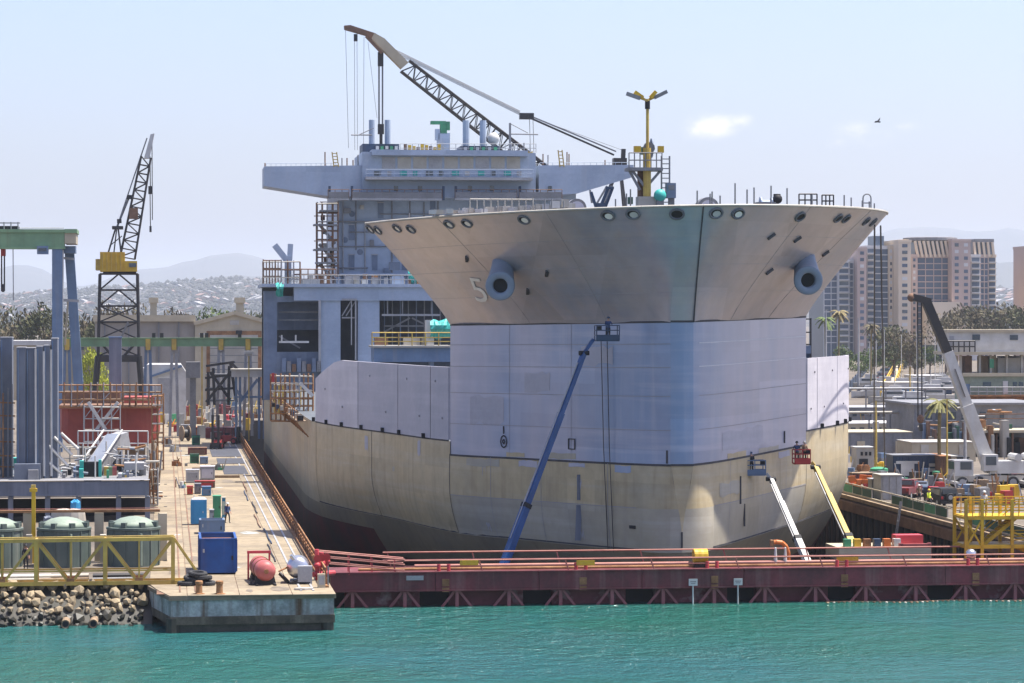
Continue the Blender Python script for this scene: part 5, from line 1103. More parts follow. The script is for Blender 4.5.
def scaff(s_, x0, x1, y0, y1, nx, ny, m1='rust_light', m2='timber', dy=0, r=.07, dep=1.4, seed=1):
    rr = random.Random(seed)
    for dd in (0, dep):
        for i in range(nx + 1): px = lerp(x0, x1, i / nx) + rr.uniform(-.6, .6); s_.tube('standard', m1 if rr.random() < .7 else 'grey_light', (px, y1), (px, y0 - rr.uniform(0, 3)), r, dy + dd)
        for j in range(ny + 1): py = lerp(y1, y0, j / ny); s_.tube('ledger', m1 if rr.random() < .6 else 'offwhite', (x0, py), (x1, py + rr.uniform(-.5, .5)), r, dy + dd)
    for j in range(ny):
        py = lerp(y1, y0, j / ny); n = max(2, nx // 2)
        for i in range(n):
            if rr.random() < .8: s_.box('plank', m2, lerp(x0, x1, i / n), lerp(x0, x1, (i + .92) / n), py - .8, py, dy + .1, dep)
    for i in range(nx):
        if rr.random() < .45: j = rr.randrange(ny); s_.tube('brace', 'grey_light', (lerp(x0, x1, i / nx), lerp(y1, y0, j / ny)), (lerp(x0, x1, (i + 1) / nx), lerp(y1, y0, (j + 1) / ny)), r * .8, dy)
scaff(s_, 58, 162, 385, 407, 16, 3, dy=0, seed=4)
scaff(s_, 84, 120, 407, 442, 4, 3, 'grey_light', 'offwhite', -1.6, .06, seed=6)
s_.bar('stair_flight', 'white', (88, 402), (106, 430), .35, -1.5); s_.bar('stair_flight', 'white', (118, 402), (96, 430), .35, -1.2)
scaff(s_, 152, 163, 396, 470, 2, 8, 'rust_light', 'timber', -22, .08, seed=9)
scaff(s_, 150, 158, 470, 505, 2, 5, 'rust', 'timber', -60, .08, seed=12)

# --- big gantry crane, green girder on blue legs
g = At('gantry_crane', 'gantry crane with green girder on slanted blue legs', 'gantry crane', 66, 372)
g.box('girder', 'green_beam', -80, 64.5, 232, 247, 0, 2.2); g.box('girder', 'green_beam', -80, 64, 230, 243, 5.5, 2.0); g.box('girder_flange', 'green_beam', -80, 65, 229.3, 232, -.2, 2.6); g.box('girder_flange', 'green_beam', -80, 65, 246.8, 248.6, -.2, 2.6)
g.box('end_box', 'cream', 64.7, 76, 233, 243.5, -.1, 8); g.box('end_box', 'green_beam', 64.7, 77, 229, 233, -.3, 8.4); g.box('cross_beam', 'steel_blue', 52.5, 75.5, 246, 253, 1.5, 4)
pbar(g.t, 'leg', 'steel_blue', g.p(57.4, 248, .6), (g.p(57.4, 380, .6).x, .6, 0), 1.35); pbar(g.t, 'leg', 'steel_blue', g.p(69.5, 252, 6), (g.p(83, 420, 6).x, 6, 0), 1.25); pbar(g.t, 'leg_edge', 'white', g.p(62.6, 250, .3), (g.p(61, 400, .3).x, .3, 0), .32)
g.bar('leg_brace', 'grey_light', (62, 300), (79, 301), .35, 3); g.bar('leg_brace', 'grey_light', (63, 258), (74, 259), .3, 3); g.bar('leg_brace', 'cream', (68, 300), (65, 345), .25, 3)
g.box('operator_cabin', 'steel_blue', 37, 48, 246, 254, -.8, 2); g.box('cabin_window', 'glass', 38.5, 46.5, 248, 251, -.88, .1)
g.box('trolley', 'dark', -6, 18, 226, 231, 1, 4); g.box('trolley_rail', 'grey', -10, 20, 222.5, 223.4, .5, .2)
for px in (-4, 4, 11, 18): g.tube('railing_post', 'grey', (px, 231), (px, 222), .08, .5)
for px in (1.6, 4.4): g.tube('hoist_rope', 'black_steel', (px, 248), (px, 291), .10, 1)
g.box('hook_block', 'red', .8, 5.4, 248.5, 256, .8, 1); g.tube('hoist_rope', 'grey', (13, 248), (13.4, 300), .06, 1); g.box('hook_block', 'black_steel', 1.6, 4.2, 284, 292, .8, .8)
g.tube('railing', 'grey_light', (20, 228), (64, 228), .06, .4)

# --- luffing crane with yellow machinery house
YC = 440
g = At('luffing_crane', 'tall luffing crane with yellow cabin on a black lattice tower', 'crane', 118, YC)
corner = {}
for (sx, px_t, px_b) in ((-1, 100, 98), (1, 137.5, 139)):
    for dy in (0, 6.0):
        ptube(g.t, 'tower_leg', 'black_steel', g.p(px_t, 274, dy), g.p(px_b, 357, dy), .26); corner[(sx, dy)] = (px_t, px_b)
        pb = g.p(px_b + sx * 2, 357, dy); ptube(g.t, 'portal_leg', 'black_steel', g.p(px_b, 356, dy), (pb.x + sx * .6, dy, 0), .5)
lv = [274, 290, 306, 322, 339, 356]
fx = lambda sx, py: lerp(*corner[(sx, 0)], (py - 274) / 83)
for j, py in enumerate(lv):
    for dy in (0, 6.0):
        g.tube('tower_ring', 'black_steel', (fx(-1, py), py), (fx(1, py), py), .15, dy)
        if j < 5:
            c = (fx(-1, py) + fx(1, py)) / 2; ny = lv[j + 1]
            if j < 2: g.tube('tower_brace', 'black_steel', (fx(-1, ny), ny), (c, py), .13, dy); g.tube('tower_brace', 'black_steel', (fx(1, ny), ny), (c, py), .13, dy)
            else: g.tube('tower_brace', 'black_steel', (fx(-1, py), py), (fx(1, ny), ny), .11, dy); g.tube('tower_brace', 'black_steel', (fx(1, py), py), (fx(-1, ny), ny), .11, dy)
    for sx in (-1, 1): ptube(g.t, 'tower_ring', 'black_steel', g.p(fx(sx, py), py, 0), g.p(fx(sx, py), py, 6), .13)
for sx in (-1, 1): g.tube('tower_brace', 'black_steel', (fx(sx, 340), 340), (118 + sx * 4, 358), .2, 0)
g.box('portal_beam', 'black_steel', 97, 140, 356, 362, -.4, 7); g.box('stair_flight', 'grey', 112, 125, 338, 341, -.5, .4); g.bar('ladder', 'grey', (116, 350), (128, 322), .3, -.4)
g.box('slewing_ring', 'black_steel', 103, 136, 269, 274, .5, 5); g.box('machinery_house', 'yellow', 100, 124.5, 252, 271.5, -.5, 7); g.box('counterweight', 'yellow_pale', 95.5, 100, 259, 270, 0, 6); g.box('operator_cabin', 'yellow', 124.5, 137, 261, 271.5, -.8, 3); g.box('cabin_window', 'glass', 129, 136.5, 263, 267, -.9, .1)
for i in range(5): g.box('house_rib', 'yellow_pale', 102 + i * 4.6, 102.8 + i * 4.6, 252.5, 271, -.62, .12)
g.bar('a_frame', 'black_steel', (108.5, 252), (116, 227), .26, 0); g.bar('a_frame', 'black_steel', (121, 252), (118, 227), .26, 0); g.bar('a_frame', 'black_steel', (114, 252), (117, 226), .2, 3); g.box('a_frame_head', 'black_steel', 112, 123, 226, 229, -.2, 3); g.bar('a_frame', 'black_steel', (109.5, 246), (122, 236), .15, 0)
def lattice_boom(g, foot, tip, w0, w1, n, m_, dy=0, dep=2.0, name='boom', chord=.16, lace=.08):
    a, b = g.p(*foot, dy), g.p(*tip, dy); ax = (b - a).normalized(); up = Vector((0, 1, 0)); sd_ = ax.cross(up).normalized()
    C = {}
    for s in (-1, 1):
        for u in (-1, 1): C[s, u] = lambda t, s=s, u=u: a.lerp(b, t) + sd_ * s * lerp(w0, w1, t) + up * (u * dep / 2 * lerp(1, .7, t))
    for k in C: ptube(g.t, name + '_chord', m_, C[k](0), C[k](1), chord)
    for i in range(n):
        t0, t1 = i / n, (i + 1) / n
        for u in (-1, 1):
            x, y = ((-1, u), (1, u)) if i % 2 else ((1, u), (-1, u)); ptube(g.t, name + '_lacing', m_, C[x](t0), C[y](t1), lace); ptube(g.t, name + '_lacing', m_, C[x](t0), C[y](t0), lace)
        ptube(g.t, name + '_lacing', m_, C[-1, -1](t0), C[-1, 1](t0), lace); ptube(g.t, name + '_lacing', m_, C[1, -1](t0), C[1, 1](t1), lace)
    return C
lattice_boom(g, (127.5, 258), (146, 157), 1.15, .75, 12, 'black_steel', 1.5, 2.2)
MB().prism([tuple(g.p(*q)[i] for i in (0, 2)) for q in ((144, 158), (150.5, 134), (154.5, 133), (149.5, 158))], .7, 2.3, 'y').build('boom_head', 'white', g.t)
g.box('boom_plate', 'brown', 129, 138, 208, 219, .2, .3); g.tube('pendant', 'grey', (119, 221), (147, 138), .10, 1.5); g.tube('pendant', 'grey', (117, 227), (130, 195), .16, 1.5); g.box('pendant_block', 'black_steel', 127, 132, 195, 199, 1, 1); g.box('pendant_block', 'black_steel', 117, 121.5, 219, 223, 1, 1)
for (x0, y0, y1) in ((150, 156, 187), (152, 140, 220)): g.tube('hoist_rope', 'black_steel', (x0, y0), (x0 + .4, y1), .07, 1.5)
g.tube('hoist_rope', 'black_steel', (150, 187), (150.5, 230), .07, 1.5); g.box('hook_block', 'black_steel', 148.3, 151.8, 186, 194, 1.2, .7); g.box('hook_block', 'black_steel', 149.4, 151.6, 226, 232, 1.2, .6)

# --- green runway beam on pale blue A-frames
g = At('runway_beam', 'long pale green crane runway beam on blue A-frame posts', 'crane runway', 170, 418)
g.box('beam', 'green_beam', 62, 278, 338.5, 346, 0, .9); g.box('beam_flange', 'green_beam', 62, 278, 337.6, 338.6, -.2, 1.3); g.box('beam_flange', 'green_beam', 62, 278, 345.6, 346.6, -.2, 1.3)
for px in (67, 148, 174, 221, 248):
    for s_ in (-1, 1): b = g.p(px + s_ * 4.2, 398, 0); pbar(g.t, 'post', 'steel_blue' if px < 160 else 'grey_light', g.p(px + s_ * 2, 346, .4), (b.x, .4, 0), .42)
    g.box('cross_bar', 'grey_light', px - 3, px + 3, 351, 353, .3, .3); g.box('bracket', 'yellow_pale', px - 2.4, px + 2.4, 339, 350, -.3, .3)
for px in (152, 160, 200, 205, 238): g.box('hoist_trolley', 'black_steel', px, px + 3.5, 333, 338, .2, .8)

# --- warehouse and its neighbours
YW = 540
g = At('warehouse', 'long grey warehouse with cream roof edge and wide gable door', 'warehouse', 200, YW)
gp_ = [tuple(g.p(*q)[i] for i in (0, 2)) for q in ((195, 324), (235, 313.5), (268, 323))]
gp_ = [(gp_[0][0], 0)] + gp_ + [(gp_[2][0], 0)]
MB().prism(gp_, 0, 60, 'y').build('gable_wall', 'cream', g.t); g.down('side_wall', 'warehouse_wall', 95, 194.8, 321, 1, 58)
g.box('roof_edge', 'cream', 93, 195.5, 315, 321.5, .2, 60)
for a, b in (((194, 323.5), (235, 312.8)), ((235, 312.8), (269, 322.5))): g.bar('verge', 'cream', a, b, .7, -.2)
g.down('door_frame', 'rust_light', 206.5, 261.5, 331, -.15, .3); g.down('door', 'offwhite', 210, 258, 335, -.3, .3)
for i in range(6): g.box('door_panel_line', 'grey', 210, 258, 341 + i * 7, 341.8 + i * 7, -.36, .08)
for px in (104, 128, 158, 178): g.down('pilaster', 'grey', px, px + 1.4, 322, .6, .5)
g.box('gable_vent', 'offwhite', 230, 239, 320.5, 325, -.1, .2); g.box('lamp', 'dark', 236, 242, 330.5, 334, -.8, .6)
for (px, lb, w_) in ((153.5, 'cream chimney with a wide cap, left of the warehouse gable', 4.2), (240, 'cream chimney with a wide cap behind the warehouse gable', 4.6)):
    c = At('chimney_stack', lb, 'chimney', px, YW + 70, group='cream chimneys'); c.down('shaft', 'cream', px - w_ * .8, px + w_ * .8, 302, 0, 3.2); c.box('cap', 'cream', px - w_ * 1.15, px + w_ * 1.15, 297.5, 303, -.4, 4)
g = At('low_shed', 'long low cream shed at the far left behind the crane legs', 'shed', 30, 600); g.down('wall', 'cream', -40, 98, 345, 0, 12); g.box('roof', 'white', -42, 100, 340.5, 345.4, -.5, 13)
for i in range(8): g.box('window', 'glass', -20 + i * 14, -14 + i * 14, 347, 350, -.1, .2)
g = At('white_tent', 'white canvas tent in front of the warehouse', 'tent', 163, 470)
pr_ = [tuple(g.p(*q)[i] for i in (0, 2)) for q in ((139, 372), (148, 364.5), (181, 364.5), (186, 372))]; MB().prism([(pr_[0][0], 0)] + pr_ + [(pr_[3][0], 0)], 0, 14, 'y').build('canopy', 'white', g.t); g.bar('ridge_pole', 'steel_blue', (152, 376), (182, 366), .35, -.4); g.down('door_flap', 'grey_light', 158, 170, 378, -.1, .1)
g = At('hopper_frame', 'white hopper on a blue braced steel frame beside the ship', 'hopper', 251, 408)
g.box('hopper', 'white', 232, 268, 370.5, 377, 0, 5); g.box('hopper_lip', 'offwhite', 231, 269, 369, 370.8, -.2, 5.4)
for px in (236, 240, 259, 264): g.down('leg', 'steel_blue', px - 1, px + 1.2, 377, .3, .5)
g.bar('brace', 'steel_blue', (240, 402), (258, 379), .4, .2); g.bar('brace', 'steel_blue', (236, 390), (243, 398), .4, .2); g.box('tie', 'steel_blue', 234, 266, 396, 398, .2, .4)
g = At('lattice_machine', 'dark lattice loading machine beside the white hopper', 'machine', 218, 412)
for (a, b) in (((208, 405), (208, 372)), ((214, 405), (213, 368)), ((228, 405), (229, 366)), ((236, 402), (230, 362)), ((205, 378), (238, 374)), ((206, 366), (234, 362)), ((205, 390), (236, 388)), ((206, 402), (230, 372)), ((210, 372), (230, 400)), ((230, 362), (240, 372))): g.bar('frame_member', 'black_steel', a, b, .34, 0); g.bar('frame_member', 'navy', (a[0] + 1, a[1]), (b[0] + 1, b[1]), .26, 3)
for py in (374, 388, 400): g.box('frame_deck', 'grey', 206, 234, py, py + 1.4, .2, 3)
g.down('base', 'maroon', 205, 238, 428, -.4, 4); g.box('cabin', 'grey', 186, 200, 362, 378, 1, 3); g.down('cabin_post', 'grey', 190, 196, 378, 1.5, 2)
g = At('tall_lamp_post', 'slender pale lamp post in front of the warehouse door', 'lamp post', 202, 430); g.down('pole', 'yellow_pale', 201.3, 202.7, 334, 0, .22); g.box('lamp_head', 'white', 199, 205, 333, 334.6, -.2, .6)
g = At('lamp_post', 'short lamp post with white twin heads by the hopper', 'lamp post', 249, 402); g.down('pole', 'yellow_pale', 248.3, 249.5, 356, 0, .2); g.box('lamp_head', 'white', 244, 254, 351, 354, -.3, .9); g.box('lamp_arm', 'white', 246, 252, 354, 356, -.1, .4)
# piles at the head of the pier
for k, (px0, px1, py, h, m_, m2, lb) in enumerate(((166, 182, 418, 2.6, 'maroon', 'rust', 'maroon steel pile at the far left of the pier end'), (184, 203, 416, 2.2, 'red_hull', 'yellow_pale', 'reddish machine parts with yellow tops at the pier end'), (206, 214, 422, 2.6, 'white', 'offwhite', 'white cabin box at the pier end'), (204, 226, 430, 1.2, 'cream', 'yellow', 'low cream crates behind the forklifts'), (216, 236, 414, 2.4, 'maroon', 'pink', 'maroon crates with pink lids at the pier end'), (237, 262, 413, 1.8, 'offwhite', 'cream', 'pale stacked pallets at the pier end beside the ship'), (226, 238, 426, 2.0, 'rail_red', 'pink', 'bright red locker behind the forklifts'), (244, 254, 424, 2.2, 'pink', 'maroon', 'pink cabinet at the guard rail end'), (168, 178, 427, 1.0, 'yellow', 'orange', 'small yellow crate near the far left piles'))):
    x0, y0 = gp(px0, py); x1, _ = gp(px1, py); t_ = thing('material_pile', lb, 'material pile', ((x0 + x1) / 2, y0, DECK)); w_ = x1 - x0
    for i in range(4):
        for j in range(2): hh = h * R.uniform(.45, 1); pbox(t_, 'bundle', (m_, m2, m_, 'grey')[(i + j * 2) % 4], (-w_ / 2 + (i + .5) * w_ / 4, j * 1.8, hh / 2), (w_ / 4 - .05, 1.6, hh), R.uniform(-.1, .1))
    for i in range(3): pbar(t_, 'bar', ('offwhite', m2, 'yellow_pale')[i], (-w_ / 2 + i * w_ / 3, -.2, .1), (-w_ / 2 + i * w_ / 3 + .6, .4, h * 1.25), .12)

# --- scaffolding on the ship's left side and tower
s_ = At('side_scaffold', 'tangled timber and pipe scaffolding on the ship side behind the pale bulwark', 'scaffold', 290, SY + 92, 10.1)
scaff(s_, 271, 313, 376, 421, 9, 6, 'rust_light', 'timber', 0, .09, 2.0, 21); scaff(s_, 274, 300, 385, 412, 6, 4, 'yellow_pale', 'timber', 12, .1, 2.0, 22)
s_.bar('pipe_bend', 'white', (300, 383), (313, 396), .35, -.6); s_.box('red_flag', 'red', 271.5, 274.5, 373, 382, -.3, .2)
for i in range(9): s_.box('bundle', ('dark', 'navy', 'offwhite', 'rust')[i % 4], 272 + i * 4.2, 275 + i * 4.2, 403 + i * 1.5, 407 + i * 1.7, -1.5, 1)
s_ = At('ship_edge_staging', 'brown plank staging hung along the top edge of the hull beside the pier', 'staging', 285, SY + 70, 8.2)
for i in range(14):
    v = 66 + i * 5.2; x = SX - 25.35 - s_.o.x; y = SY + v - s_.o.y
    pbar(s_.t, 'bracket', 'rust', (x + .25, y, .2), (x - .9, y, 1.6), .12); pbar(s_.t, 'post', 'rust_light', (x - .85, y, 1.6), (x - .85, y, 2.9), .09); pbox(s_.t, 'plank', 'timber', (x - .4, y + 2.6, 1.72), (.9, 5.0, .08)); pbar(s_.t, 'rail', 'rust_light', (x - .85, y, 2.7), (x - .85, y + 5.2, 2.7), .07)
    pbox(s_.t, 'canvas_roll', ('dark', 'offwhite', 'navy')[i % 3], (x - .5, y + 1 + i % 3, 2.0), (.6, 1.3, .55))
s_ = At('tower_scaffold', 'dark stair scaffolding climbing the left edge of the ship tower', 'scaffold', 327, SY + VS - 3, 24)
scaff(s_, 317, 338, 204, 284, 4, 9, 'brown', 'grey', 0, .10, 2.4, 31)
for (x0, x1, py) in ((314, 338, 224), (314, 338, 249), (316, 338, 262), (320, 338, 210)): s_.box('landing', 'grey', x0, x1, py, py + 1.6, -.6, 3); s_.bar('handrail', 'brown', (x0, py - 8), (x1, py - 8), .12, -.7)
for i in range(3): s_.bar('stair_flight', 'grey', (319, 224 + i * 20), (335, 244 + i * 18), .4, .4)
for i in range(10): s_.box('bundle', ('dark', 'brown', 'navy', 'orange', 'offwhite')[i % 5], 321 + (i * 7 % 13), 325 + (i * 7 % 13), 215 + i * 7, 220 + i * 7, .3, 1)
s_ = At('deck_edge_scaffold', 'low brown scaffolding at the left end of the upper deck', 'scaffold', 278, SY + VS - 9, 24); scaff(s_, 263, 300, 262, 285, 6, 3, 'brown', 'timber', 0, .08, 1.6, 41)

# tangle of pipes, handrails and hoses on the steel platform
rr = random.Random(3); t_ = At('pipe_tangle', 'tangle of white pipes, handrails and small machines on the steel platform', 'pipework', 105, YB + 8, zp(480, depth(0, YB)))
for i in range(46):
    px = rr.uniform(58, 146); y0 = rr.uniform(447, 478); dx = rr.uniform(3, 16)
    if i % 3: t_.tube('pipe', ('white', 'grey_light', 'offwhite', 'panel_blue', 'rust_light')[i % 5], (px, y0), (px + dx, y0 + rr.uniform(-3, 3)), rr.uniform(.05, .13), rr.uniform(-4, 6))
    else: t_.tube('post', ('white', 'offwhite', 'grey_light')[i % 3], (px, 480), (px, y0 - 6), .07, rr.uniform(-4, 6))
for i in range(26):
    px = rr.uniform(58, 144); w_ = rr.uniform(2, 6); t_.box('machine', ('grey', 'panel_blue', 'offwhite', 'green', 'yellow_pale', 'steel_blue', 'dark', 'teal_tarp')[i % 8], px, px + w_, 480 - rr.uniform(4, 14), 480, rr.uniform(-5, 5), rr.uniform(.6, 2))
t_ = At('hose_rack', 'cluttered strip of pipes and racks between the platform and the pier', 'rack', 153, 262)
for i in range(22):
    a = rr.uniform(148, 160); t_.tube('pipe', ('rust_light', 'timber', 'offwhite', 'grey')[i % 4], (a, rr.uniform(480, 500)), (a + rr.uniform(-4, 4), rr.uniform(440, 475)), .09, rr.uniform(-8, 14))
for i in range(16): a = rr.uniform(147, 158); t_.box('shelf', ('timber', 'rust', 'grey', 'offwhite')[i % 4], a, a + rr.uniform(3, 6), 470 + i * 2, 471.5 + i * 2, rr.uniform(-6, 6), 1.2)

wh = [(170, 424, 'at the far left corner of the pier end'), (180, 426, 'beside the cable reel'), (196, 424, 'left of the white cabin box'), (205, 438, 'behind the tall-mast forklift'), (222, 432, 'between the two forklifts and the white cabin'), (240, 430, 'right of the bright red locker'), (250, 416, 'in front of the white hopper'), (258, 418, 'against the ship side at the pier end'), (176, 411, 'in front of the white tent'), (192, 408, 'in front of the grey warehouse wall'), (212, 407, 'at the foot of the lattice machine'), (230, 409, 'under the white hopper'), (246, 406, 'behind the white hopper legs'), (168, 444, 'at the left edge beside the scaffold tower'), (177, 452, 'left of the maroon plates'), (180, 466, 'left of the green waste bin'), (178, 488, 'left of the small red tool box'), (219, 470, 'right of the purple-grey generator')]
rr = random.Random(31); cl_ = ('white', 'blue', 'rusty', 'yellow', 'green', 'grey', 'red', 'timber'); cmx = ('white', 'steel_blue', 'rust', 'yellow', 'green', 'grey', 'rail_red', 'timber')
for i, (px, py, w_) in enumerate(wh):
    k = rr.randrange(8); k2 = (k + 3) % 8; x, y = gp(px, py); sc_ = 1 if py < 440 else .45; t_ = thing('stores_pile', cl_[k] + ' and ' + cl_[k2] + ' stores piled ' + w_, 'stores', (x, y, DECK), rr.uniform(-.3, .3))
    for j in range(rr.randrange(5, 9)): hh = rr.uniform(.5, 2.0) * sc_; pbox(t_, 'crate', cmx[(k, k2, k, 5, 0)[j % 5]], (rr.uniform(-1.6, 1.6) * sc_, rr.uniform(-1, 1) * sc_, hh / 2), (rr.uniform(.5, 1.4) * sc_, rr.uniform(.5, 1.3) * sc_, hh), rr.uniform(-.3, .3))
    for j in range(3): a = (rr.uniform(-1.6, 1.6) * sc_, rr.uniform(-.6, .6), .1); pbar(t_, 'pipe', ('offwhite', 'rust_light', 'yellow_pale', 'grey_light')[rr.randrange(4)], a, (a[0] + rr.uniform(-.8, .8) * sc_, a[1], rr.uniform(1.4, 3) * sc_), .1)
# ================================================================ cranes and masts around the ship
# crane behind the ship
g = At('boom_crane', 'big lattice boom crane reaching over the ship bridge from behind', 'crane', 560, 470, DECK)
lattice_boom(g, (541, 172), (405, 66), 1.35, 1.15, 22, 'black_steel', 0, 2.6, chord=.17, lace=.07)
MB().prism([tuple(g.p(*q)[i] for i in (0, 2)) for q in ((401, 69), (371, 39), (374, 33.5), (384, 39), (408, 63))], -1.2, 1.2, 'y').build('boom_head', 'cream', g.t)
MB().prism([tuple(g.p(*q)[i] for i in (0, 2)) for q in ((372, 40), (367, 36), (344.5, 29.5), (344, 26), (350, 25.5), (376, 34))], -.9, .9, 'y').build('boom_tip', 'brown', g.t)
g.box('sheave_block', 'black_steel', 354, 357.6, 34, 41, -.4, .8); g.bar('head_brace', 'brown', (366, 36), (382, 53), .5, -1.3)
for (x0, y0, x1, y1, r) in ((345.5, 30, 348.5, 148, .035), (354.5, 41, 354.8, 150, .035), (357, 41, 357.5, 150, .035), (364, 37, 363.5, 150, .035), (368, 42, 377, 118, .03)): g.tube('hoist_rope', 'grey', (x0, y0), (x1, y1), r, 0)
for x in (379, 382.5): g.tube('hoist_rope', 'grey', (x, 62), (x, 124), .14, 0)
g.box('hook_block', 'black_steel', 378, 383.5, 52, 66, -.4, .8); g.box('hook_block', 'black_steel', 378, 384, 124, 134, -.4, .8); g.bar('hook', 'black_steel', (381, 134), (381, 144), .5, 0)
for dy in (-1.0, 0, 1.0): g.tube('pendant', 'grey', (380, 43 + dy), (520, 112 + dy), .06, dy); g.tube('pendant', 'grey', (384, 47 + dy), (520, 114 + dy), .05, dy)
g.box('equaliser', 'black_steel', 520, 534, 113, 119, -.6, 1.2)
for dy in (-1, 1): g.bar('pendant_link', 'black_steel', (528, 117), (614, 155), .30, dy); g.bar('pendant_link', 'grey', (534, 117.5), (616, 151.5), .22, dy)
g.tube('pendant', 'grey', (534, 118), (622, 150), .04, 0)
for x in (529.5, 533): g.tube('hoist_rope', 'grey', (x, 119), (x + 1, 155), .05, 0)
p_t, = (g.p(622, 157),)
g.box('gantry_head', 'black_steel', 614, 627, 158, 166, -1, 2); g.bar('gantry_head', 'black_steel', (623, 160), (623.5, 149), .7, 0)
for dy in (-2.4, 2.4): pbar(g.t, 'gantry_leg', 'black_steel', p_t + Vector((-.4, 0, -1)), (p_t.x + 2, dy, 22), .45); pbar(g.t, 'gantry_leg', 'black_steel', p_t + Vector((-.4, 0, -1)), (p_t.x - 9, dy, 22), .45)
fb = g.p(541, 172); pbox(g.t, 'machinery_house', 'yellow', (p_t.x - 3, 0, 20), (16, 6, 5)); pbox(g.t, 'slew_tower', 'black_steel', (p_t.x - 6, 0, 8.8), (8, 8, 17.6)); pbar(g.t, 'boom_foot', 'black_steel', fb, (p_t.x - 10, 0, 22), 2.0)

# yellow light mast and its equipment platform on the forecastle
DKZ = flare(.5, .86, -1).z
g = At('light_mast', 'tall yellow mast with four spread lamp heads above the bow', 'light mast', 647, 226, DKZ)
g.tube('mast_foot', 'yellow_pale', (647, 205), (647, 148), .34, 0); g.tube('mast_pole', 'yellow_pale', (647.5, 150), (647.5, 99), .13, 0); g.tube('mast_collar', 'dark', (647.5, 109), (647.5, 101), .22, 0)
for (x1, y1, m_) in ((626.5, 93), (634, 91.5), (656, 91.5), (667, 91)) and ((626.5, 93.5, 'grey'), (634.5, 92, 'yellow'), (656, 91.5, 'yellow'), (667, 91.5, 'grey')):
    ar = g.bar('lamp_arm', 'yellow_pale', (647.5, 101), (x1, y1), .12, (x1 - 647) * .02); g.bar('lamp_head', m_, (lerp(647.5, x1, .35), lerp(101, y1, .35)), (x1, y1), .3, (x1 - 647) * .02 - .1, par=ar)
g.box('plinth', 'offwhite', 638.5, 657, 196.5, 207, -.4, 1.4); g.tube('standpipe', 'brown', (641, 200), (641, 168), .32, .6)
g.box('flood_lamp', 'yellow', 634.5, 641, 146, 153, -.2, .5); g.box('flood_lamp', 'green_beam', 641.5, 646, 147, 154.5, .2, .5); g.box('flood_lamp', 'yellow', 658.5, 664, 146, 152.5, -.2, .5); g.tube('search_drum', 'ship_grey_dark', (651, 148), (652, 148), .8, .8); g.box('lamp_bracket', 'yellow', 648.5, 651, 156, 164, -.1, .3)
g.tube('search_lamp', 'grey', (649, 148), (649, 148.01), .5, 0, .6)
g.box('gallery', 'grey', 628, 663, 167.5, 170.5, -.6, 1.8)
for (a, b) in (((632, 170), (645, 187)), ((629, 170), (640, 190)), ((661, 170), (649, 184))): g.bar('gallery_brace', 'grey', a, b, .2, 0)
railing(g.t, g.p(629, 167.5, -.5), g.p(662, 167.5, -.5), 'grey', 1.2, 6, .05)
for px in (661.5, 669.5): g.bar('lattice_post', 'grey', (px, 205), (px, 156), .12, .3)
for i in range(10): g.bar('lattice_rung', 'grey', (661.5, 159 + i * 4.8), (669.5, 159 + i * 4.8), .08, .3)
for (a, b) in (((621, 207), (632, 168)), ((628, 207), (634, 176)), ((625, 195), (633, 190))): pass
g.box('switch_box', 'ship_grey_dark', 667, 676, 183, 198, -.3, .9); g.box('switch_panel', 'grey', 668.5, 674.5, 185, 190, -.36, .08); g.box('stand', 'grey', 669, 674.5, 198, 206, 0, .5)
pball(g.t, 'covered_winch', 'teal_tarp', g.p(660, 195.5, -.6), (1.05, .9, 1.05)); g.box('winch_base', 'grey', 657, 664, 200, 207, -.8, .8)
g.box('cable_box', 'green_dark', 628.5, 633, 197, 204, -.2, .5)
# deck fittings peeping above the gunwale
def fitting(label, name, cat, px, Y, fn): g = At(name, label, cat, px, Y, DKZ); fn(g); return g
def dome(px, w_, py):
    def f(g):
        a, b = g.p(px - w_ / 2, 206), g.p(px + w_ / 2, 206); r = (b.x - a.x) / 2; n = 14; cz = a.z - .2
        for k, rr in ((0, r), (1, r * .72)):
            mb = MB(); rows = [[(( a.x + b.x) / 2 + rr * math.cos(math.pi * i / n), dy, cz + rr * math.sin(math.pi * i / n)) for i in range(n + 1)] for dy in ((-.6 - k * .08), .8)]
            mb.grid(rows); mb.add(rows[0], [tuple(range(n + 1))]); mb.build('drum' if not k else 'drum_face', 'grey' if not k else 'panel_paint', g.t)
        pbox(g.t, 'base', 'grey', ((a.x + b.x) / 2, 0, cz / 2), (r * 2.2, 1.4, cz))
    return f
fitting('grey half-round mooring winch drum right of the stem', 'winch', 'winch', 707, 222, dome(707, 22, 193))
fitting('pale half-round mooring winch drum left of the light mast', 'winch', 'winch', 576, 224, dome(576, 19, 194))
for (px, h) in ((694.5, 15), (716, 12), (718, 14), (726, 10), (741, 22), (753, 16), (760, 18), (777, 20), (793, 18), (818, 12), (850, 14), (857, 12), (868, 10), (875, 10), (880, 9), (623, 14), (627, 18), (612, 9), (560, 9), (548, 12), (541, 12), (480, 9), (455, 8), (430, 9), (405, 7)):
    p_, n__, _d = on_flare(px, 209.5 if 480 < px < 850 else 215); p_ = p_.copy(); s_in = Vector((-.35 if p_.x > 0 else .35, .5, 0)); p_ += s_in
    ptube(ship, 'stanchion', 'grey', (p_.x, p_.y, p_.z - .4), (p_.x, p_.y, ZD + .022 * p_.x + h * .078), .06)
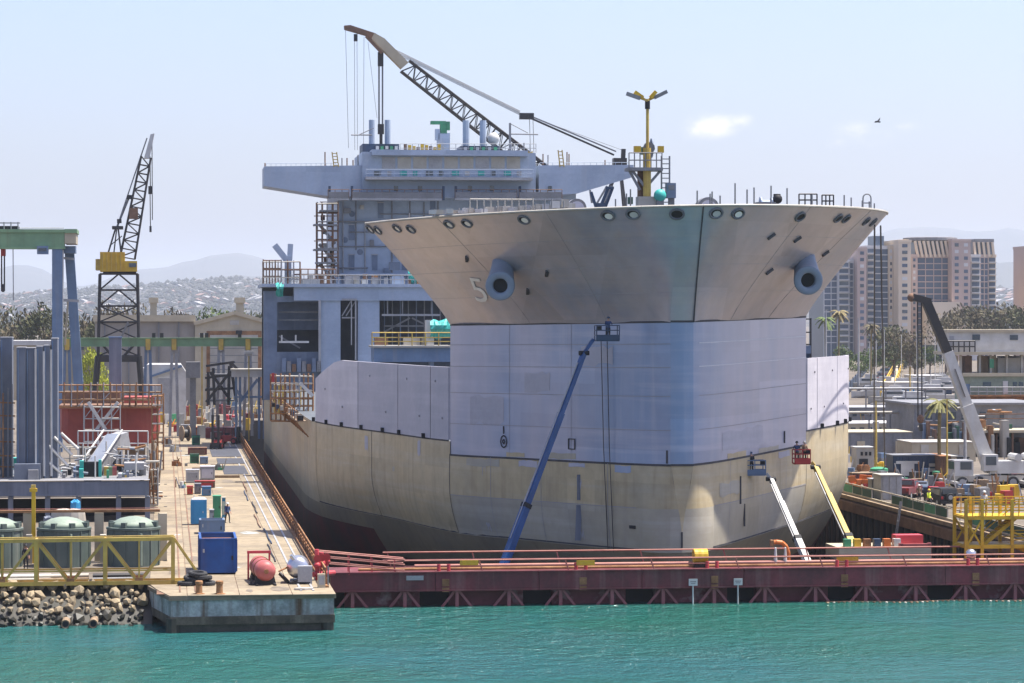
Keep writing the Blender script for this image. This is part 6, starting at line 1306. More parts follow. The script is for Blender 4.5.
def cage(g):
    for (x0, x1, y0) in ((799, 817, 194), (822, 833.5, 195)):
        for dy in (0, 1.2):
            for i in range(4): px = lerp(x0, x1, i / 3); g.tube('post', 'black_steel', (px, 209), (px, y0), .06, dy)
            for k in (y0, y0 + 6): g.tube('bar', 'black_steel', (x0, k), (x1, k), .06, dy)
    g.box('base', 'grey', 799, 833, 208, 211, -.1, 1.4); 
fitting('pair of black pipe cages at the right of the bow deck', 'pipe_cage', 'cage', 815, 224, cage)
def ringlad(g):
    for dx in (-4, 4): g.tube('stile', 'grey', (867 + dx, 210), (867 + dx, 198), .06, 0)
    MB().path([g.p(863 + 4 * (1 - math.cos(a)), 198 - 4 * math.sin(a)) for a in [math.pi * i / 8 for i in range(9)]], .06, 5).build('hoop', 'grey', g.t); g.tube('rung', 'grey', (863, 203), (871, 203), .05, 0); g.box('base', 'grey', 863, 871, 211, 215, 0, .4)
fitting('grey hooped ladder top at the right tip of the bow', 'hooped_ladder', 'ladder', 867, 231, ringlad)
def winch2(g):
    g.box('bed', 'grey', 758, 776, 202, 208, 0, 1.4); MB().lathe([(.5, -.5), (.5, -.4), (.25, -.35), (.25, .35), (.5, .4), (.5, .5)], tuple(g.p(766, 203, .6)), 14, 'x').build('drum', 'ship_grey', g.t); g.tube('head', 'dark', (777, 201), (777, 194), .3, .4); pball(g.t, 'bell', 'dark', g.p(777.5, 199, .3), .8)
fitting('small grey windlass with a dark post right of centre on the bow', 'windlass', 'windlass', 766, 221, winch2)
def heaps(g):
    rr = random.Random(5)
    for i in range(26): px = 430 + i * 5.6; g.box('canvas_roll', ('white', 'offwhite', 'grey_light')[i % 3], px, px + rr.uniform(4, 8), 212.2 - i * .28 - rr.uniform(.5, 3), 214 - i * .2, rr.uniform(0, 2), 1)
    for i in range(10): px = 470 + i * 7; g.tube('frame_post', 'offwhite', (px, 211), (px, 198 + i % 3), .05, 1); 
    g.tube('frame_bar', 'offwhite', (470, 199), (533, 199.5), .05, 1); g.box('ventilator', 'white', 552, 560, 201, 208, 0, 1); g.box('ventilator', 'offwhite', 563, 569, 199, 207, 0, 1)
fitting('row of white canvas covers and pipe frames along the left bow edge', 'canvas_covers', 'canvas covers', 500, 219, heaps)
def vstrut(g):
    for (a, b) in (((600, 208), (608, 188)), ((605, 208), (612.5, 188)), ((596, 207), (591, 192))): g.bar('leg', 'navy', a, b, .22, 0)
    g.box('head', 'navy', 606, 614, 186.5, 189, -.2, .5); g.box('foot', 'navy', 597, 606, 203, 207, -.2, .6)
fitting('dark slanting derrick struts left of the light mast', 'derrick_struts', 'struts', 603, 222, vstrut)
for k, (px, m_) in enumerate(((872.5, 'black_steel'), (883.5, 'black_steel'))):
    p0, n_, _ = on_flare(px - (0 if k == 0 else 4), 223 + k * 2); p0 = p0 + Vector((SX, SY, 0)) + n_ * .25
    bx, by = gp(px + 1.5, 466 + k * 12, DECK)
    o = MB().path([tuple(p0), tuple(Vector(p0).lerp(Vector((bx, by, DECK)), .5)), (bx, by, DECK)], .075, 5).build('mooring_line', m_); tag(o, ('dark line from the right bow down to the yard, nearer to the hull', 'dark line from the right bow down to the yard, farther from the hull')[k], 'line', 'mooring lines')
# bird in the sky
o = MB(); o.add([(-.5, .1, .18), (-.22, 0, .02), (0, -.1, .06), (.22, 0, .05), (.5, .1, .22), (.2, .22, .03), (0, .35, .02), (-.2, .22, .0)], [(0, 1, 7), (1, 2, 6, 7), (2, 3, 5, 6), (3, 4, 5)]).tube((0, -.25, .03), (0, .3, .0), .06, 6)
o = o.build('bird', 'dark'); o.location = PT(878, 122, 230); o.rotation_euler = (rad(10), rad(-25), rad(30)); tag(o, 'small dark bird gliding in the sky right of the bow', 'bird')
# ================================================================ yard on the right
# yellow stair tower on the dock gate
g = At('stair_tower', 'bright yellow steel stair tower at the right end of the dock gate', 'stair tower', 990, 198.2, DECK)
TX = [g.p(px, 500).x for px in (966, 982, 1012, 1042, 1058)]
for x in TX:
    for dy in (0, 3.0): pbar(g.t, 'column', 'yellow', (x, dy, 0), (x, dy, 4.55), .22)
for z in (1.1, 3.2):
    for dy in (0, 3.0): pbar(g.t, 'beam', 'yellow', (TX[0], dy, z), (TX[-1], dy, z), .22)
    pbox(g.t, 'landing', 'yellow', ((TX[0] + TX[-1]) / 2, 1.5, z + .12), (TX[-1] - TX[0], 3.0, .08))
    for x in TX: pbar(g.t, 'cross_beam', 'yellow', (x, 0, z), (x, 3, z), .18)
for dy in (0, 3.0):
    for h in (3.75, 4.2, 4.55): pbar(g.t, 'rail', 'yellow', (TX[0], dy, h), (TX[-1], dy, h), .08)
    for h in (1.6, 2.05): pbar(g.t, 'rail', 'yellow', (TX[2], dy, h), (TX[-1], dy, h), .08)
    n = 14
    for i in range(n): x = lerp(TX[0], TX[-1], i / n); pbar(g.t, 'baluster', 'yellow', (x, dy, 3.3), (x, dy, 4.5), .06)
    pbar(g.t, 'diagonal', 'yellow', (TX[0], dy, 1.1), (TX[1], dy, 3.1), .12); pbar(g.t, 'diagonal', 'yellow', (TX[1], dy, 1.1), (TX[0], dy, 3.1), .12); pbar(g.t, 'diagonal', 'yellow', (TX[3], dy, 1.1), (TX[4], dy, 3.1), .12)
for (xa, za, xb, zb) in ((TX[1] + .3, 1.2, TX[2] + .6, 3.25), (TX[3] + .5, 0, TX[2] + .2, 1.2)):
    for dy in (.6, 1.7): pbar(g.t, 'stringer', 'yellow', (xa, dy, za), (xb, dy, zb), .1, .26); pbar(g.t, 'hand_rail', 'yellow', (xa, dy, za + 1.0), (xb, dy, zb + 1.0), .07)
    for i in range(8): t = (i + .5) / 8; pbox(g.t, 'tread', 'yellow', (lerp(xa, xb, t), 1.15, lerp(za, zb, t) + .08), (.3, 1.1, .05))
person('worker in white standing on the yellow stair tower', (g.o.x + TX[1] + .5, 199.3, DECK + 3.36), 0, shirt='white', pose='stand')
g2 = At('light_buoy', 'small silver lamp on a stub post beside the stair tower', 'lamp', 971, 196.2); g2.tube('post', 'offwhite', (971, 562), (971, 557), .16, 0); MB().lathe([(.3, 0), (.38, .15), (.38, .45), (.2, .62), (.02, .66)], tuple(g2.p(971, 558)), 14).build('lamp_housing', 'silver', g2.t, smooth=True)

# green fence panels along the right coping
fc = thing('dock_fence', 'low dark green panel fence along the right edge of the dry dock', 'fence', (DX1 + .35, 0, DECK))
y = 198.0; k = 0
while y < 330:
    if not (k in (9, 10, 16, 17)): pbox(fc, 'panel', 'green_dark' if k % 4 else 'green', (0, y + 1.9, .5), (.06, 3.6, .85))
    pbar(fc, 'post', 'offwhite', (0, y, 0), (0, y, 1.15), .1); pbar(fc, 'top_rail', 'cream', (0, y, 1.05), (0, y + 3.8, 1.05), .09); pbar(fc, 'foot_rail', 'cream', (-.1, y, .1), (-.1, y + 3.8, .1), .14); y += 3.8; k += 1

# vehicles
def wheels(t_, xs, ys, r, w_, rim='grey_light'):
    for x in xs:
        for y in ys:
            wl = MB().lathe([(r * .62, -w_ / 2), (r * .93, -w_ / 2), (r, -w_ * .3), (r, w_ * .3), (r * .93, w_ / 2), (r * .62, w_ / 2)], (x, y, r), 16, 'x').build('wheel', 'rubber', t_); MB().lathe([(r * .6, -w_ / 2 - .01), (r * .6, w_ / 2 + .01)], (x, y, r), 12, 'x').build('rim', rim, wl)
def car(label, loc, rz, m_, kind='sedan', group=None, spare=False):
    t_ = thing('car', label, 'car', loc, rz, group)
    P_ = {'suv': [(-2.3, .4), (2.3, .4), (2.35, .75), (2.2, 1.05), (1.25, 1.15), (.6, 1.78), (-2.0, 1.82), (-2.3, 1.1)],
          'sedan': [(-2.2, .35), (2.2, .35), (2.25, .65), (2.1, .85), (1.05, .98), (.35, 1.42), (-1.0, 1.45), (-1.75, 1.02), (-2.2, .95)],
          'van': [(-2.6, .4), (2.5, .4), (2.55, .8), (2.3, 1.15), (1.7, 1.3), (1.2, 2.1), (-2.6, 2.15)],
          'pickup': [(-2.7, .5), (2.6, .5), (2.65, .85), (2.5, 1.1), (1.5, 1.2), (1.0, 1.8), (-.3, 1.82), (-.45, 1.15), (-2.7, 1.15)]}[kind]
    hw = .92; belt = {'suv': 1.1, 'sedan': .92, 'van': 1.2, 'pickup': 1.15}[kind]; mb = MB(); n = len(P_)
    rows = []
    for sx, ins in ((-1, 0), (-1, 1), (1, 1), (1, 0)): pass
    L_ = [(-(hw if z <= belt + .06 else hw - .14), y, z) for y, z in P_]; R_ = [((hw if z <= belt + .06 else hw - .14), y, z) for y, z in P_]
    mb.add(L_ + R_, [tuple(range(n)), tuple(range(n, 2 * n))[::-1]] + [(i, (i + 1) % n, n + (i + 1) % n, n + i) for i in range(n)]); mb.build('body', m_, t_)
    tops = [(y, z) for y, z in P_ if z > belt + .25]; y0, y1 = min(p[0] for p in tops), max(p[0] for p in tops); zt = max(p[1] for p in tops)
    for sx in (-1, 1):
        mb = MB().add([(sx * (hw - .015), y0 - .05, belt + .08), (sx * (hw - .015), y1 + .4, belt + .08), (sx * (hw - .11), y1 + .02, zt - .12), (sx * (hw - .11), y0 + .08, zt - .12)], [(0, 1, 2, 3)]); mb.build('side_window', 'glass', t_)
        pbox(t_, 'headlight', 'white', (sx * .68, P_[2][0] + .0, P_[2][1] + .05), (.36, .1, .16)); pbox(t_, 'tail_light', 'red', (sx * .74, P_[0][0] - .02, .95), (.2, .08, .26))
    pbox(t_, 'rear_window', 'glass', (0, (P_[0][0] if kind in ('suv', 'van') else y0 - .3) - .0 + (.06 if kind in ('suv', 'van') else 0), (belt + zt) / 2 + .05), (1.35, .16, (zt - belt) * .62)); pbox(t_, 'windscreen', 'glass', (0, y1 + .33, (belt + zt) / 2), (1.4, .1, (zt - belt) * .8), rx=rad(35))
    pbox(t_, 'bumper', 'black_steel', (0, P_[0][0] - .06, .5), (1.7, .14, .22)); pbox(t_, 'number_plate', 'white', (0, P_[0][0] - .08, .78), (.4, .03, .14))
    wheels(t_, (-.82, .82), (P_[0][0] + .85, P_[1][0] - .85), .36 if kind != 'suv' else .42, .24)
    if spare: wl = MB().lathe([(.2, -.1), (.36, -.1), (.4, 0), (.36, .1), (.2, .1)], (0, P_[0][0] - .18, 1.0), 16, 'y').build('spare_wheel', 'rubber', t_); MB().lathe([(.22, -.11), (.22, .11)], (0, P_[0][0] - .2, 1.0), 12, 'y').build('rim', 'grey_light', wl)
    return t_
def onG(px, py): x, y = gp(px, py); return (x, y, DECK)
x, y = gp(948, 508); car('black off-road car seen from behind with a spare wheel, by the dock edge', (x, y + 2.3, DECK), rad(4), 'dark', 'suv', spare=True)
x, y = gp(911, 499); car('dark red pickup parked beside the dock fence', (x, y + 1.5, DECK), rad(-30), 'maroon', 'pickup')
x, y = gp(899, 496); car('dark grey car parked left of the red pickup', (x, y + 1.5, DECK), rad(-12), 'grey', 'suv')
x, y = gp(925, 497); car('navy car parked between the pickup and the black off-road car', (x, y + 2.5, DECK), rad(-8), 'navy', 'sedan')
x, y = gp(1004, 487); car('pale flatbed pickup parked in front of the white mobile crane', (x, y, DECK), rad(80), 'offwhite', 'pickup')
person('worker in a fluorescent yellow vest standing left of the black off-road car', (*gp(929, 508), DECK), rad(30), shirt='cloth_vest', pose='walk', hat='yellow')
person('worker in brown standing beside the red pickup', (*gp(919, 503), DECK), rad(10), shirt='cloth_brown', pose='stand', hat='white')

# white mobile crane
x, y = gp(985, 488); cr = thing('mobile_crane', 'white mobile crane with a raised telescopic boom, its upper section black', 'mobile crane', (x, y, DECK)); o_ = Vector((x, y, DECK))
pbox(cr, 'carrier', 'offwhite', (.8, 0, 1.05), (9.0, 2.6, .6)); pbox(cr, 'carrier_cab', 'white', (-2.6, 0, 2.1), (2.0, 2.5, 1.7)); pbox(cr, 'cab_window', 'glass', (-2.4, -1.27, 2.4), (1.2, .06, .8)); pbox(cr, 'cab_window', 'green_dark', (-3.62, 0, 2.4), (.06, 2.0, .8))
wheels(cr, (-2.8, -.9, 2.4, 4.0), (-1.15, 1.15), .62, .4) if False else None
for xx in (-2.8, -1.0, 2.6, 4.2):
    for yy_ in (-1.2, 1.2): wl = MB().lathe([(.4, -.2), (.6, -.2), (.66, -.1), (.66, .1), (.6, .2), (.4, .2)], (xx, yy_, .66), 16, 'y').build('wheel', 'rubber', cr); MB().lathe([(.38, -.21), (.38, .21)], (xx, yy_, .66), 12, 'y').build('rim', 'grey_light', wl)
pbox(cr, 'superstructure', 'white', (2.4, 0, 2.2), (4.4, 2.4, 1.3)); pbox(cr, 'operator_cab', 'white', (.2, -.9, 2.7), (1.5, 1.2, 1.7)); pbox(cr, 'cab_window', 'glass', (.2, -1.52, 2.9), (1.1, .05, .9)); pbox(cr, 'counterweight', 'offwhite', (4.9, 0, 2.4), (1.0, 2.5, 1.6))
for xx in (3.2, 4.6): ptube(cr, 'winch_drum', 'white', (xx, -1.3, 3.2), (xx, 1.3, 3.2), .42)
for (xx) in (-3.9, 3.4):
    for s_ in (-1, 1): pbar(cr, 'outrigger', 'white', (xx, 0, .7), (xx, s_ * 3.4, .7), .3); ptube(cr, 'outrigger_foot', 'grey', (xx, s_ * 3.4, 0), (xx, s_ * 3.4, .7), .2)
d0 = depth(x, y); Yc = y
C1 = PT(990, 470, Yc) - o_; C2 = PT(947.5, 352, Yc) - o_; C3 = PT(925.5, 300, Yc) - o_
pbar(cr, 'boom_section', 'white', C1, C1.lerp(C2, .55), 1.15, 1.25); pbar(cr, 'boom_section', 'white', C1.lerp(C2, .5), C2, .95, 1.05); pbar(cr, 'boom_section', 'black_steel', C2 - (C2 - C1).normalized() * .3, C3, .82, .9); pbar(cr, 'boom_head', 'black_steel', C3 + Vector((.5, 0, -.2)), PT(912, 297, Yc) - o_, .8, .7); pball(cr, 'sheave', 'brown', PT(911.5, 297.5, Yc) - o_, .9)
pbar(cr, 'boom_lettering', 'grey', C1.lerp(C2, .62) + Vector((0, -.55, 0)), C1.lerp(C2, .86) + Vector((0, -.55, 0)), .42, .04)
pbar(cr, 'lift_cylinder', 'grey_light', (2.0, -.3, 1.8), C1.lerp(C2, .35) + Vector((0, -.3, -.4)), .3)
for px in (917.5, 921.5): ptube(cr, 'hoist_rope', 'black_steel', PT(px, 300, Yc) - o_, PT(px + .5, 418, Yc) - o_, .07)
pball(cr, 'hook_block', 'brown', PT(920.5, 419, Yc) - o_, (.75, .6, .95)); pbar(cr, 'hook', 'black_steel', PT(920.5, 424, Yc) - o_, PT(921, 431, Yc) - o_, .35)

# containers, cabinets and stores
def cont(name, label, cat, px0, px1, pyt, pyb, dep_, m_, m2=None, ribs=8, doors=0, roofm=None):
    x0, y0 = gp(px0, pyb); x1, _ = gp(px1, pyb); d = depth(x0, y0); h = zp(pyt, d) - DECK; w_ = x1 - x0
    t_ = thing(name, label, cat, ((x0 + x1) / 2, y0 + dep_ / 2, DECK)); pbox(t_, 'body', m_, (0, 0, h / 2), (w_, dep_, h))
    pbox(t_, 'roof', roofm or m2 or m_, (0, 0, h + .06), (w_ + .2, dep_ + .2, .12))
    for i in range(ribs): pbox(t_, 'rib', m_, (-w_ / 2 + (i + .5) * w_ / ribs, -dep_ / 2 - .04, h * .5), (w_ / ribs * .5, .08, h * .92))
    for i in range(doors): xx = -w_ * .3 + i * w_ * .6 / max(1, doors - 1) if doors > 1 else 0; dd = pbox(t_, 'door', m2 or 'white', (xx, -dep_ / 2 - .1, 1.05), (1.0, .06, 2.1)); pbox(dd, 'handle', 'dark', (xx + .35, -dep_ / 2 - .15, 1.05), (.06, .05, .2))
    return t_, w_, h, dep_
t_, w_, h, q_ = cont('shipping_container', 'dark blue shipping container with a white board on its side', 'container', 893, 939, 456, 479, 3, 'navy', 'grey', 14)
pbox(t_, 'notice_board', 'white', (-w_ * .18, -q_ / 2 - .14, h * .42), (1.5, .05, 1.4)); pbox(t_, 'notice_board', 'white', (-w_ * .18, -q_ / 2 - .14, h * .72), (2.6, .05, .3)); pbox(t_, 'notice_board', 'offwhite', (w_ * .38, -q_ / 2 - .14, h * .6), (.8, .05, .35)); pbox(t_, 'notice_board', 'offwhite', (w_ * .38, -q_ / 2 - .14, h * .38), (.8, .05, .35))
t_, w_, h, q_ = cont('control_cabin', 'white control cabin with black openings at the left of the dark container', 'cabin', 856.5, 874.5, 448, 471, 2.4, 'offwhite', 'white', 0)
for (xx, zz, ww, hh) in ((-.1, .38, .62, .3), (-.2, .75, .16, .16), (.05, .75, .16, .16), (.28, .75, .16, .16)): pbox(t_, 'opening', 'dark', (xx * w_, -q_ / 2 - .03, zz * h), (ww * w_ * .8, .06, hh * h))
cont('stores_shed', 'long low tan shed with dark side opening behind the control cabin', 'shed', 848, 914, 433, 458, 8, 'grey', 'cream', 6, 2)
cont('stores_shed', 'cream flat-roofed shed behind the dark blue container', 'shed', 912, 978, 443, 462, 7, 'cream', 'offwhite', 0, 2)
cont('shipping_container', 'brown container end beside the dark blue container', 'container', 941, 951, 457, 480, 6, 'brown', 'rust', 5); cont('shipping_container', 'cream container end between two dark ones', 'container', 951.5, 957, 457, 480, 6, 'cream', 'offwhite', 2); cont('shipping_container', 'navy container end at the right of the cream one', 'container', 957.5, 969, 458, 480, 6, 'navy', 'dark', 4)
t_, w_, h, q_ = cont('tarped_crate', 'bulky pale grey tarped crate at the dock edge', 'crate', 881, 902.5, 476, 500, 3, 'grey_light', 'offwhite', 3)
cont('pump_house', 'grey pump box left of the tarped crate', 'machine', 872, 881, 480, 498, 1.6, 'grey', 'grey_light', 2)
x, y = gp(879, 480); t_ = thing('water_tank', 'small tank with a green top behind the pump box', 'tank', (x, y, DECK)); MB().lathe([(.95, 0), (.95, 1.0)], n=18).build('drum', 'white', t_); MB().lathe([(.98, 1.0), (.98, 1.25), (.6, 1.4), (.1, 1.45)], n=18).build('cover', 'green', t_)
x, y = gp(859, 488); t_ = thing('orange_barrier_heap', 'heap of orange plastic barriers beside the hull', 'barriers', (x, y, DECK))
for i in range(12): pbox(t_, 'barrier', 'orange' if i % 4 else 'red', (R.uniform(-1.4, 1.4), R.uniform(-.8, .8), .25 + (i // 5) * .4), (R.uniform(.7, 1.3), .35, .5), R.uniform(-.6, .6), 0, R.uniform(-.15, .15))
t_, w_, h, q_ = cont('work_table', 'red-brown work bench stacked with timber beside the orange barriers', 'bench', 853, 873, 474, 483, 1.6, 'maroon', 'timber', 5)
for k, (px, py, m_, lb) in enumerate(((908, 478, 'yellow', 'yellow safety bollard in front of the dark container, left one'), (914, 478.5, 'yellow', 'yellow safety bollard in front of the dark container, right one'), (925, 479, 'steel_blue', 'blue oil drum in front of the dark container'), (936, 482, 'green', 'green drum beside the yellow stairs'), (921, 485, 'white', 'white drum behind the parked cars'))):
    x, y = gp(px, py); t_ = thing('drum', lb, 'drum', (x, y, DECK)); r = .22 if k < 2 else .42; hh = 1.1 if k < 2 else 1.15
    MB().lathe([(r, 0), (r, hh * .32), (r * 1.06, hh * .34), (r, hh * .37), (r, hh * .65), (r * 1.06, hh * .67), (r, hh * .7), (r, hh), (r * .9, hh + .03)], n=14).build('barrel', m_, t_); MB().lathe([(r * .9, hh), (r * .5, hh + .05)], n=12).build('lid', m_, t_)
x, y = gp(946, 487); t_ = thing('yellow_steps', 'small yellow steps beside the container ends', 'steps', (x, y, DECK), rad(15))
for i in range(5): pbox(t_, 'tread', 'yellow', (i * .32, 0, .25 + i * .28), (.32, .9, .05)); 
for s_ in (-.45, .45): pbar(t_, 'stringer', 'yellow', (-.1, s_, .05), (1.5, s_, 1.5), .12); pbar(t_, 'hand_rail', 'yellow', (-.1, s_, 1.0), (1.5, s_, 2.4), .07); pbar(t_, 'post', 'yellow', (1.5, s_, 0), (1.5, s_, 2.4), .08)
def pole(label, px, pyt, pyb, m_, w_=.2, arms=0, name='lamp_post'):
    x, y = gp(px, pyb); d = depth(x, y); h = zp(pyt, d) - DECK; t_ = thing(name, label, 'post', (x, y, DECK)); MB().lathe([(w_ * 1.6, 0), (w_ * 1.6, .3), (w_, .35), (w_ * .6, h)], n=8).build('pole', m_, t_)
    if arms: pbar(t_, 'arm', m_, (-arms, 0, h - .1), (arms, 0, h), .12); [pbox(t_, 'lamp_head', 'offwhite', (s_ * arms, 0, h - .05), (.7, .35, .2)) for s_ in (-1, 1)]
    else: pbox(t_, 'lamp_head', 'offwhite', (.2, 0, h), (.6, .3, .16))
pole('slim yellow post rising beside the control cabin', 876, 400, 476, 'yellow_pale', .16); pole('yellow post in front of the cream shed', 947, 398, 482, 'yellow_pale', .12); pole('grey post in front of the container ends', 965, 412, 484, 'grey_light', .22)
pole('tall pale lamp post by the car park, close to the bow', 858.5, 318, 391, 'grey_light', .3, 0); pole('slim lamp post just right of the bow flare', 826, 310, 400, 'grey_light', .25)
pole('thin dark power pole at the right of the towers', 995, 306, 372, 'brown', .3, 1.2); pole('thin dark power pole by the right frame edge', 1015, 306, 372, 'brown', .3, 1.2); pole('slim yellow pole by the marina ramp', 910, 366, 402, 'yellow_pale', .2)
# ladders and lines hanging in the dock below the right coping
o = thing('dock_ladder', 'pale ladder leaning down the right dock wall', 'ladder', (DX1 - 1.6, 252, DOCKZ))
for s_ in (-.25, .25): pbar(o, 'stile', 'grey_light', (-.8, s_, 0), (1.0, s_, 12.2), .1)
for i in range(20): t = i / 20; pbar(o, 'rung', 'grey_light', (-.8 + 1.8 * t, -.25, 12.2 * t), (-.8 + 1.8 * t, .25, 12.2 * t), .06)
# red machine on the dock staging behind the gate
x, y = dp(879, 224); t_ = thing('staging_barge', 'red and cream work staging floating behind the gate below the hull', 'staging', (x, y, DOCKZ)); pbox(t_, 'tower', 'maroon', (0, 0, 5.0), (6.5, 4, 10.0)); pbox(t_, 'deck', 'cream', (-.4, -1.2, 10.6), (7.4, 4.6, 1.0)); pbox(t_, 'pump', 'rail_red', (1.9, -1.6, 11.5), (2.2, 1.4, .9)); pbar(t_, 'pipe', 'pink', (.9, -3.3, 11.2), (3.2, -3.3, 11.2), .3); pbar(t_, 'pipe', 'pink', (3.2, -3.3, 9.6), (3.2, -3.3, 11.4), .3); pbar(t_, 'pipe', 'pink', (.9, -3.3, 9.6), (.9, -3.3, 11.4), .3)
for i in range(6): pbox(t_, 'gear', ('green', 'yellow', 'rust', 'navy', 'orange', 'white')[i], (-3.2 + i * .8, -2.4, 11.4), (.55, .6, .6))

# --- moored work barge with stacked decks at the right
g = At('work_barge', 'old multi-deck work barge with green-grey hull and white cabin on top', 'barge', 1000, 400)
g.box('top_cabin', 'white', 948.5, 1045, 331.5, 352, 0, 6); g.box('cabin_roof', 'cream', 947, 1047, 329.5, 332, -.4, 7); g.box('window', 'glass', 972.5, 980, 334.5, 340, -.1, .2); g.box('window', 'glass', 1010, 1018, 335, 340, -.1, .2); g.box('door', 'grey_light', 949.5, 954, 336, 350, -.1, .2)
railing(g.t, g.p(948, 352, -1), g.p(975, 352, -1), 'black_steel', 1.6, 5, .1)
g.box('upper_deck', 'cream', 950, 1046, 351.8, 355, -1.2, 9)
for px in (960, 979, 990, 1006, 1021): g.box('deck_post', 'offwhite', px, px + 2, 355, 374, 0, .4)
for (x0, x1, m_) in ((954, 958, 'cream'), (981, 988, 'timber'), (990, 996, 'cream'), (1001, 1006, 'navy'), (965, 972, 'brown'), (1010, 1024, 'grey')): g.box('deck_store', m_, x0, x1, 356, 374, 2, 2)
g.box('deck_house', 'offwhite', 998, 1020, 358, 373, 1, 3); g.box('main_deck', 'cream', 963, 1046, 373, 376.5, -1.5, 9); g.down('hull', 'tank_dome', 970, 1046, 376.5, -1, 8); g.box('rubbing_strake', 'rust', 966, 1046, 396, 400.5, -1.4, 1)
for px in (983, 987, 1004.5, 1013, 1019): g.box('window', 'glass', px, px + 4, 382, 386.5, -1.1, .2)
g.box('door', 'white', 1003, 1008, 381, 394, -1.15, .2); g.box('window', 'steel_blue', 965, 973, 384, 394, -.9, .3)
railing(g.t, g.p(970, 396, -2.2), g.p(1046, 396, -2.2), 'grey_light', 1.3, 9, .06); g.box('walkway', 'rust', 968, 1046, 395, 397, -2.4, 1.6); g.box('side_flag', 'green', 990, 994, 359, 368, -1, .3)
g = At('shed_roof', 'long grey flat-roofed workshop in front of the work barge', 'workshop', 990, 352)
g.down('wall', 'grey', 914, 1046, 405, 0, 14); g.box('roof', 'grey', 912, 1048, 402.5, 405.2, -.5, 15)
for (x0, x1) in ((926, 932), (936, 940), (948, 956), (962, 966), (980, 986), (1000, 1004)): g.box('window', 'glass', x0, x1, 412, 420, -.1, .2); g.box('sill', 'white', x0 - .4, x1 + .4, 420, 421, -.3, .3)
g.box('awning', 'cream', 975, 1046, 430, 433, -7, 7); g.box('eave_rail', 'rust_light', 980, 1046, 413.5, 414.6, -7, .2); g.box('eave_rail', 'rust_light', 980, 1046, 418, 419, -7, .2)
for px in (982, 996, 1012, 1028): g.down('awning_post', 'brown', px, px + 1.6, 433, -6.8, .4)
for i in range(10): g.box('machine', ('dark', 'green_dark', 'teal_tarp', 'grey', 'navy', 'brown')[i * 5 % 6], 984 + i * 5, 990 + i * 5, 438 + (i * 3 % 7), 470, -4 + i % 3, 2)
for i in range(6): g.box('pipe', 'grey_light', 990 + i * 3, 1000 + i * 4, 448 + i * 3.5, 449.6 + i * 3.5, -5.2, .3)
# marina in the middle distance
def yacht(label, px, py, ln, m_, h=3.2, Y0=None):
    x, y = gp(px, py); t_ = thing('yacht', label, 'boat', (x, y, DECK), rad(82))
    n = 12; hb_ = ln * .13; prof = [(-ln / 2, .85), (-ln / 4, 1.0), (0, 1.0), (ln / 4, .82), (ln * .42, .4), (ln / 2, .03)]
    rows = [[(sx * hb_ * w_ * k2, yv, z) for yv, w_ in prof] for sx, k2, z in ((-1, 1, 1.5), (-1, .8, .5), (-1, .1, 0), (1, .1, 0), (1, .8, .5), (1, 1, 1.5))]
    mb = MB().grid(rows); mb.add([r[0] for r in rows], [tuple(range(6))]); mb.build('hull', m_, t_)
    mb = MB(); mb.add([(sx * hb_ * w_ * .98, yv, 1.5) for sx in (-1, 1) for yv, w_ in prof], [(i, i + 1, 7 + i, 6 + i) for i in range(5)]); mb.build('deck', 'offwhite', t_)
    pbox(t_, 'cabin', 'white', (0, -ln * .08, 2.1), (hb_ * 1.5, ln * .5, 1.2)); pbox(t_, 'flybridge', 'white', (0, -ln * .12, 3.2), (hb_ * 1.3, ln * .28, .9))
    for s_ in (-1, 1): pbox(t_, 'window', 'glass', (s_ * hb_ * .76, -ln * .08, 2.25), (.05, ln * .42, .5))
    ptube(t_, 'mast', 'white', (0, -ln * .1, 3.6), (0, -ln * .1, h + 3.5), .08)
    for s_ in (-1, 1): pbox(t_, 'cradle', 'timber', (0, s_ * ln * .22, .0), (hb_ * 1.4, .4, .5))
yacht('white motor yacht with a row of dark windows behind the shed roof', 905, 411, 13, 'white'); yacht('white motor yacht farther right, behind the crane wires', 925, 402, 12, 'white')
yacht('small pale motor boat at the left of the two yachts', 890, 404, 9, 'offwhite'); yacht('distant white yacht beyond the marina ramp', 935, 389, 12, 'white')
for k, (x0, x1, yt, yb, m_, m2, lb) in enumerate(((888, 926, 383, 401, 'white', 'offwhite', 'low white marina office with pale blue panels'), (915, 945, 376, 392, 'offwhite', 'white', 'white flat boat shed behind the marina office'), (850, 900, 408, 424, 'grey', 'grey_light', 'long grey shed just right of the hull'), (848, 905, 424, 436, 'cream', 'white', 'low cream roofed store in front of the long grey shed'), (828, 880, 337, 352, 'offwhite', 'white', 'distant white warehouse right of the bow'), (880, 944, 335, 349, 'white', 'offwhite', 'distant white warehouse with long roof below the towers'))):
    t_, w_, h, q_ = cont('low_building', lb, 'building', x0, x1, yt, yb, 10, m_, m2, 0, 1)
    for i in range(6): pbox(t_, 'window', 'blue_sky' if k == 0 else 'glass', (-w_ / 2 + (i + .6) * w_ / 6.4, -q_ / 2 - .06, h * .6), (w_ / 12, .12, h * .22))
t_ = thing('marina_ramp', 'pale yellow railed ramp leading back to the marina', 'ramp', (*gp(886, 402), DECK)); a = Vector((0, 0, 0)); xb, yb = gp(902, 366); b = Vector((xb - t_.location.x, yb - t_.location.y, 1.5))
pbar(t_, 'deck', 'cream', a + Vector((0, 0, .8)), b, 2.4, .3)
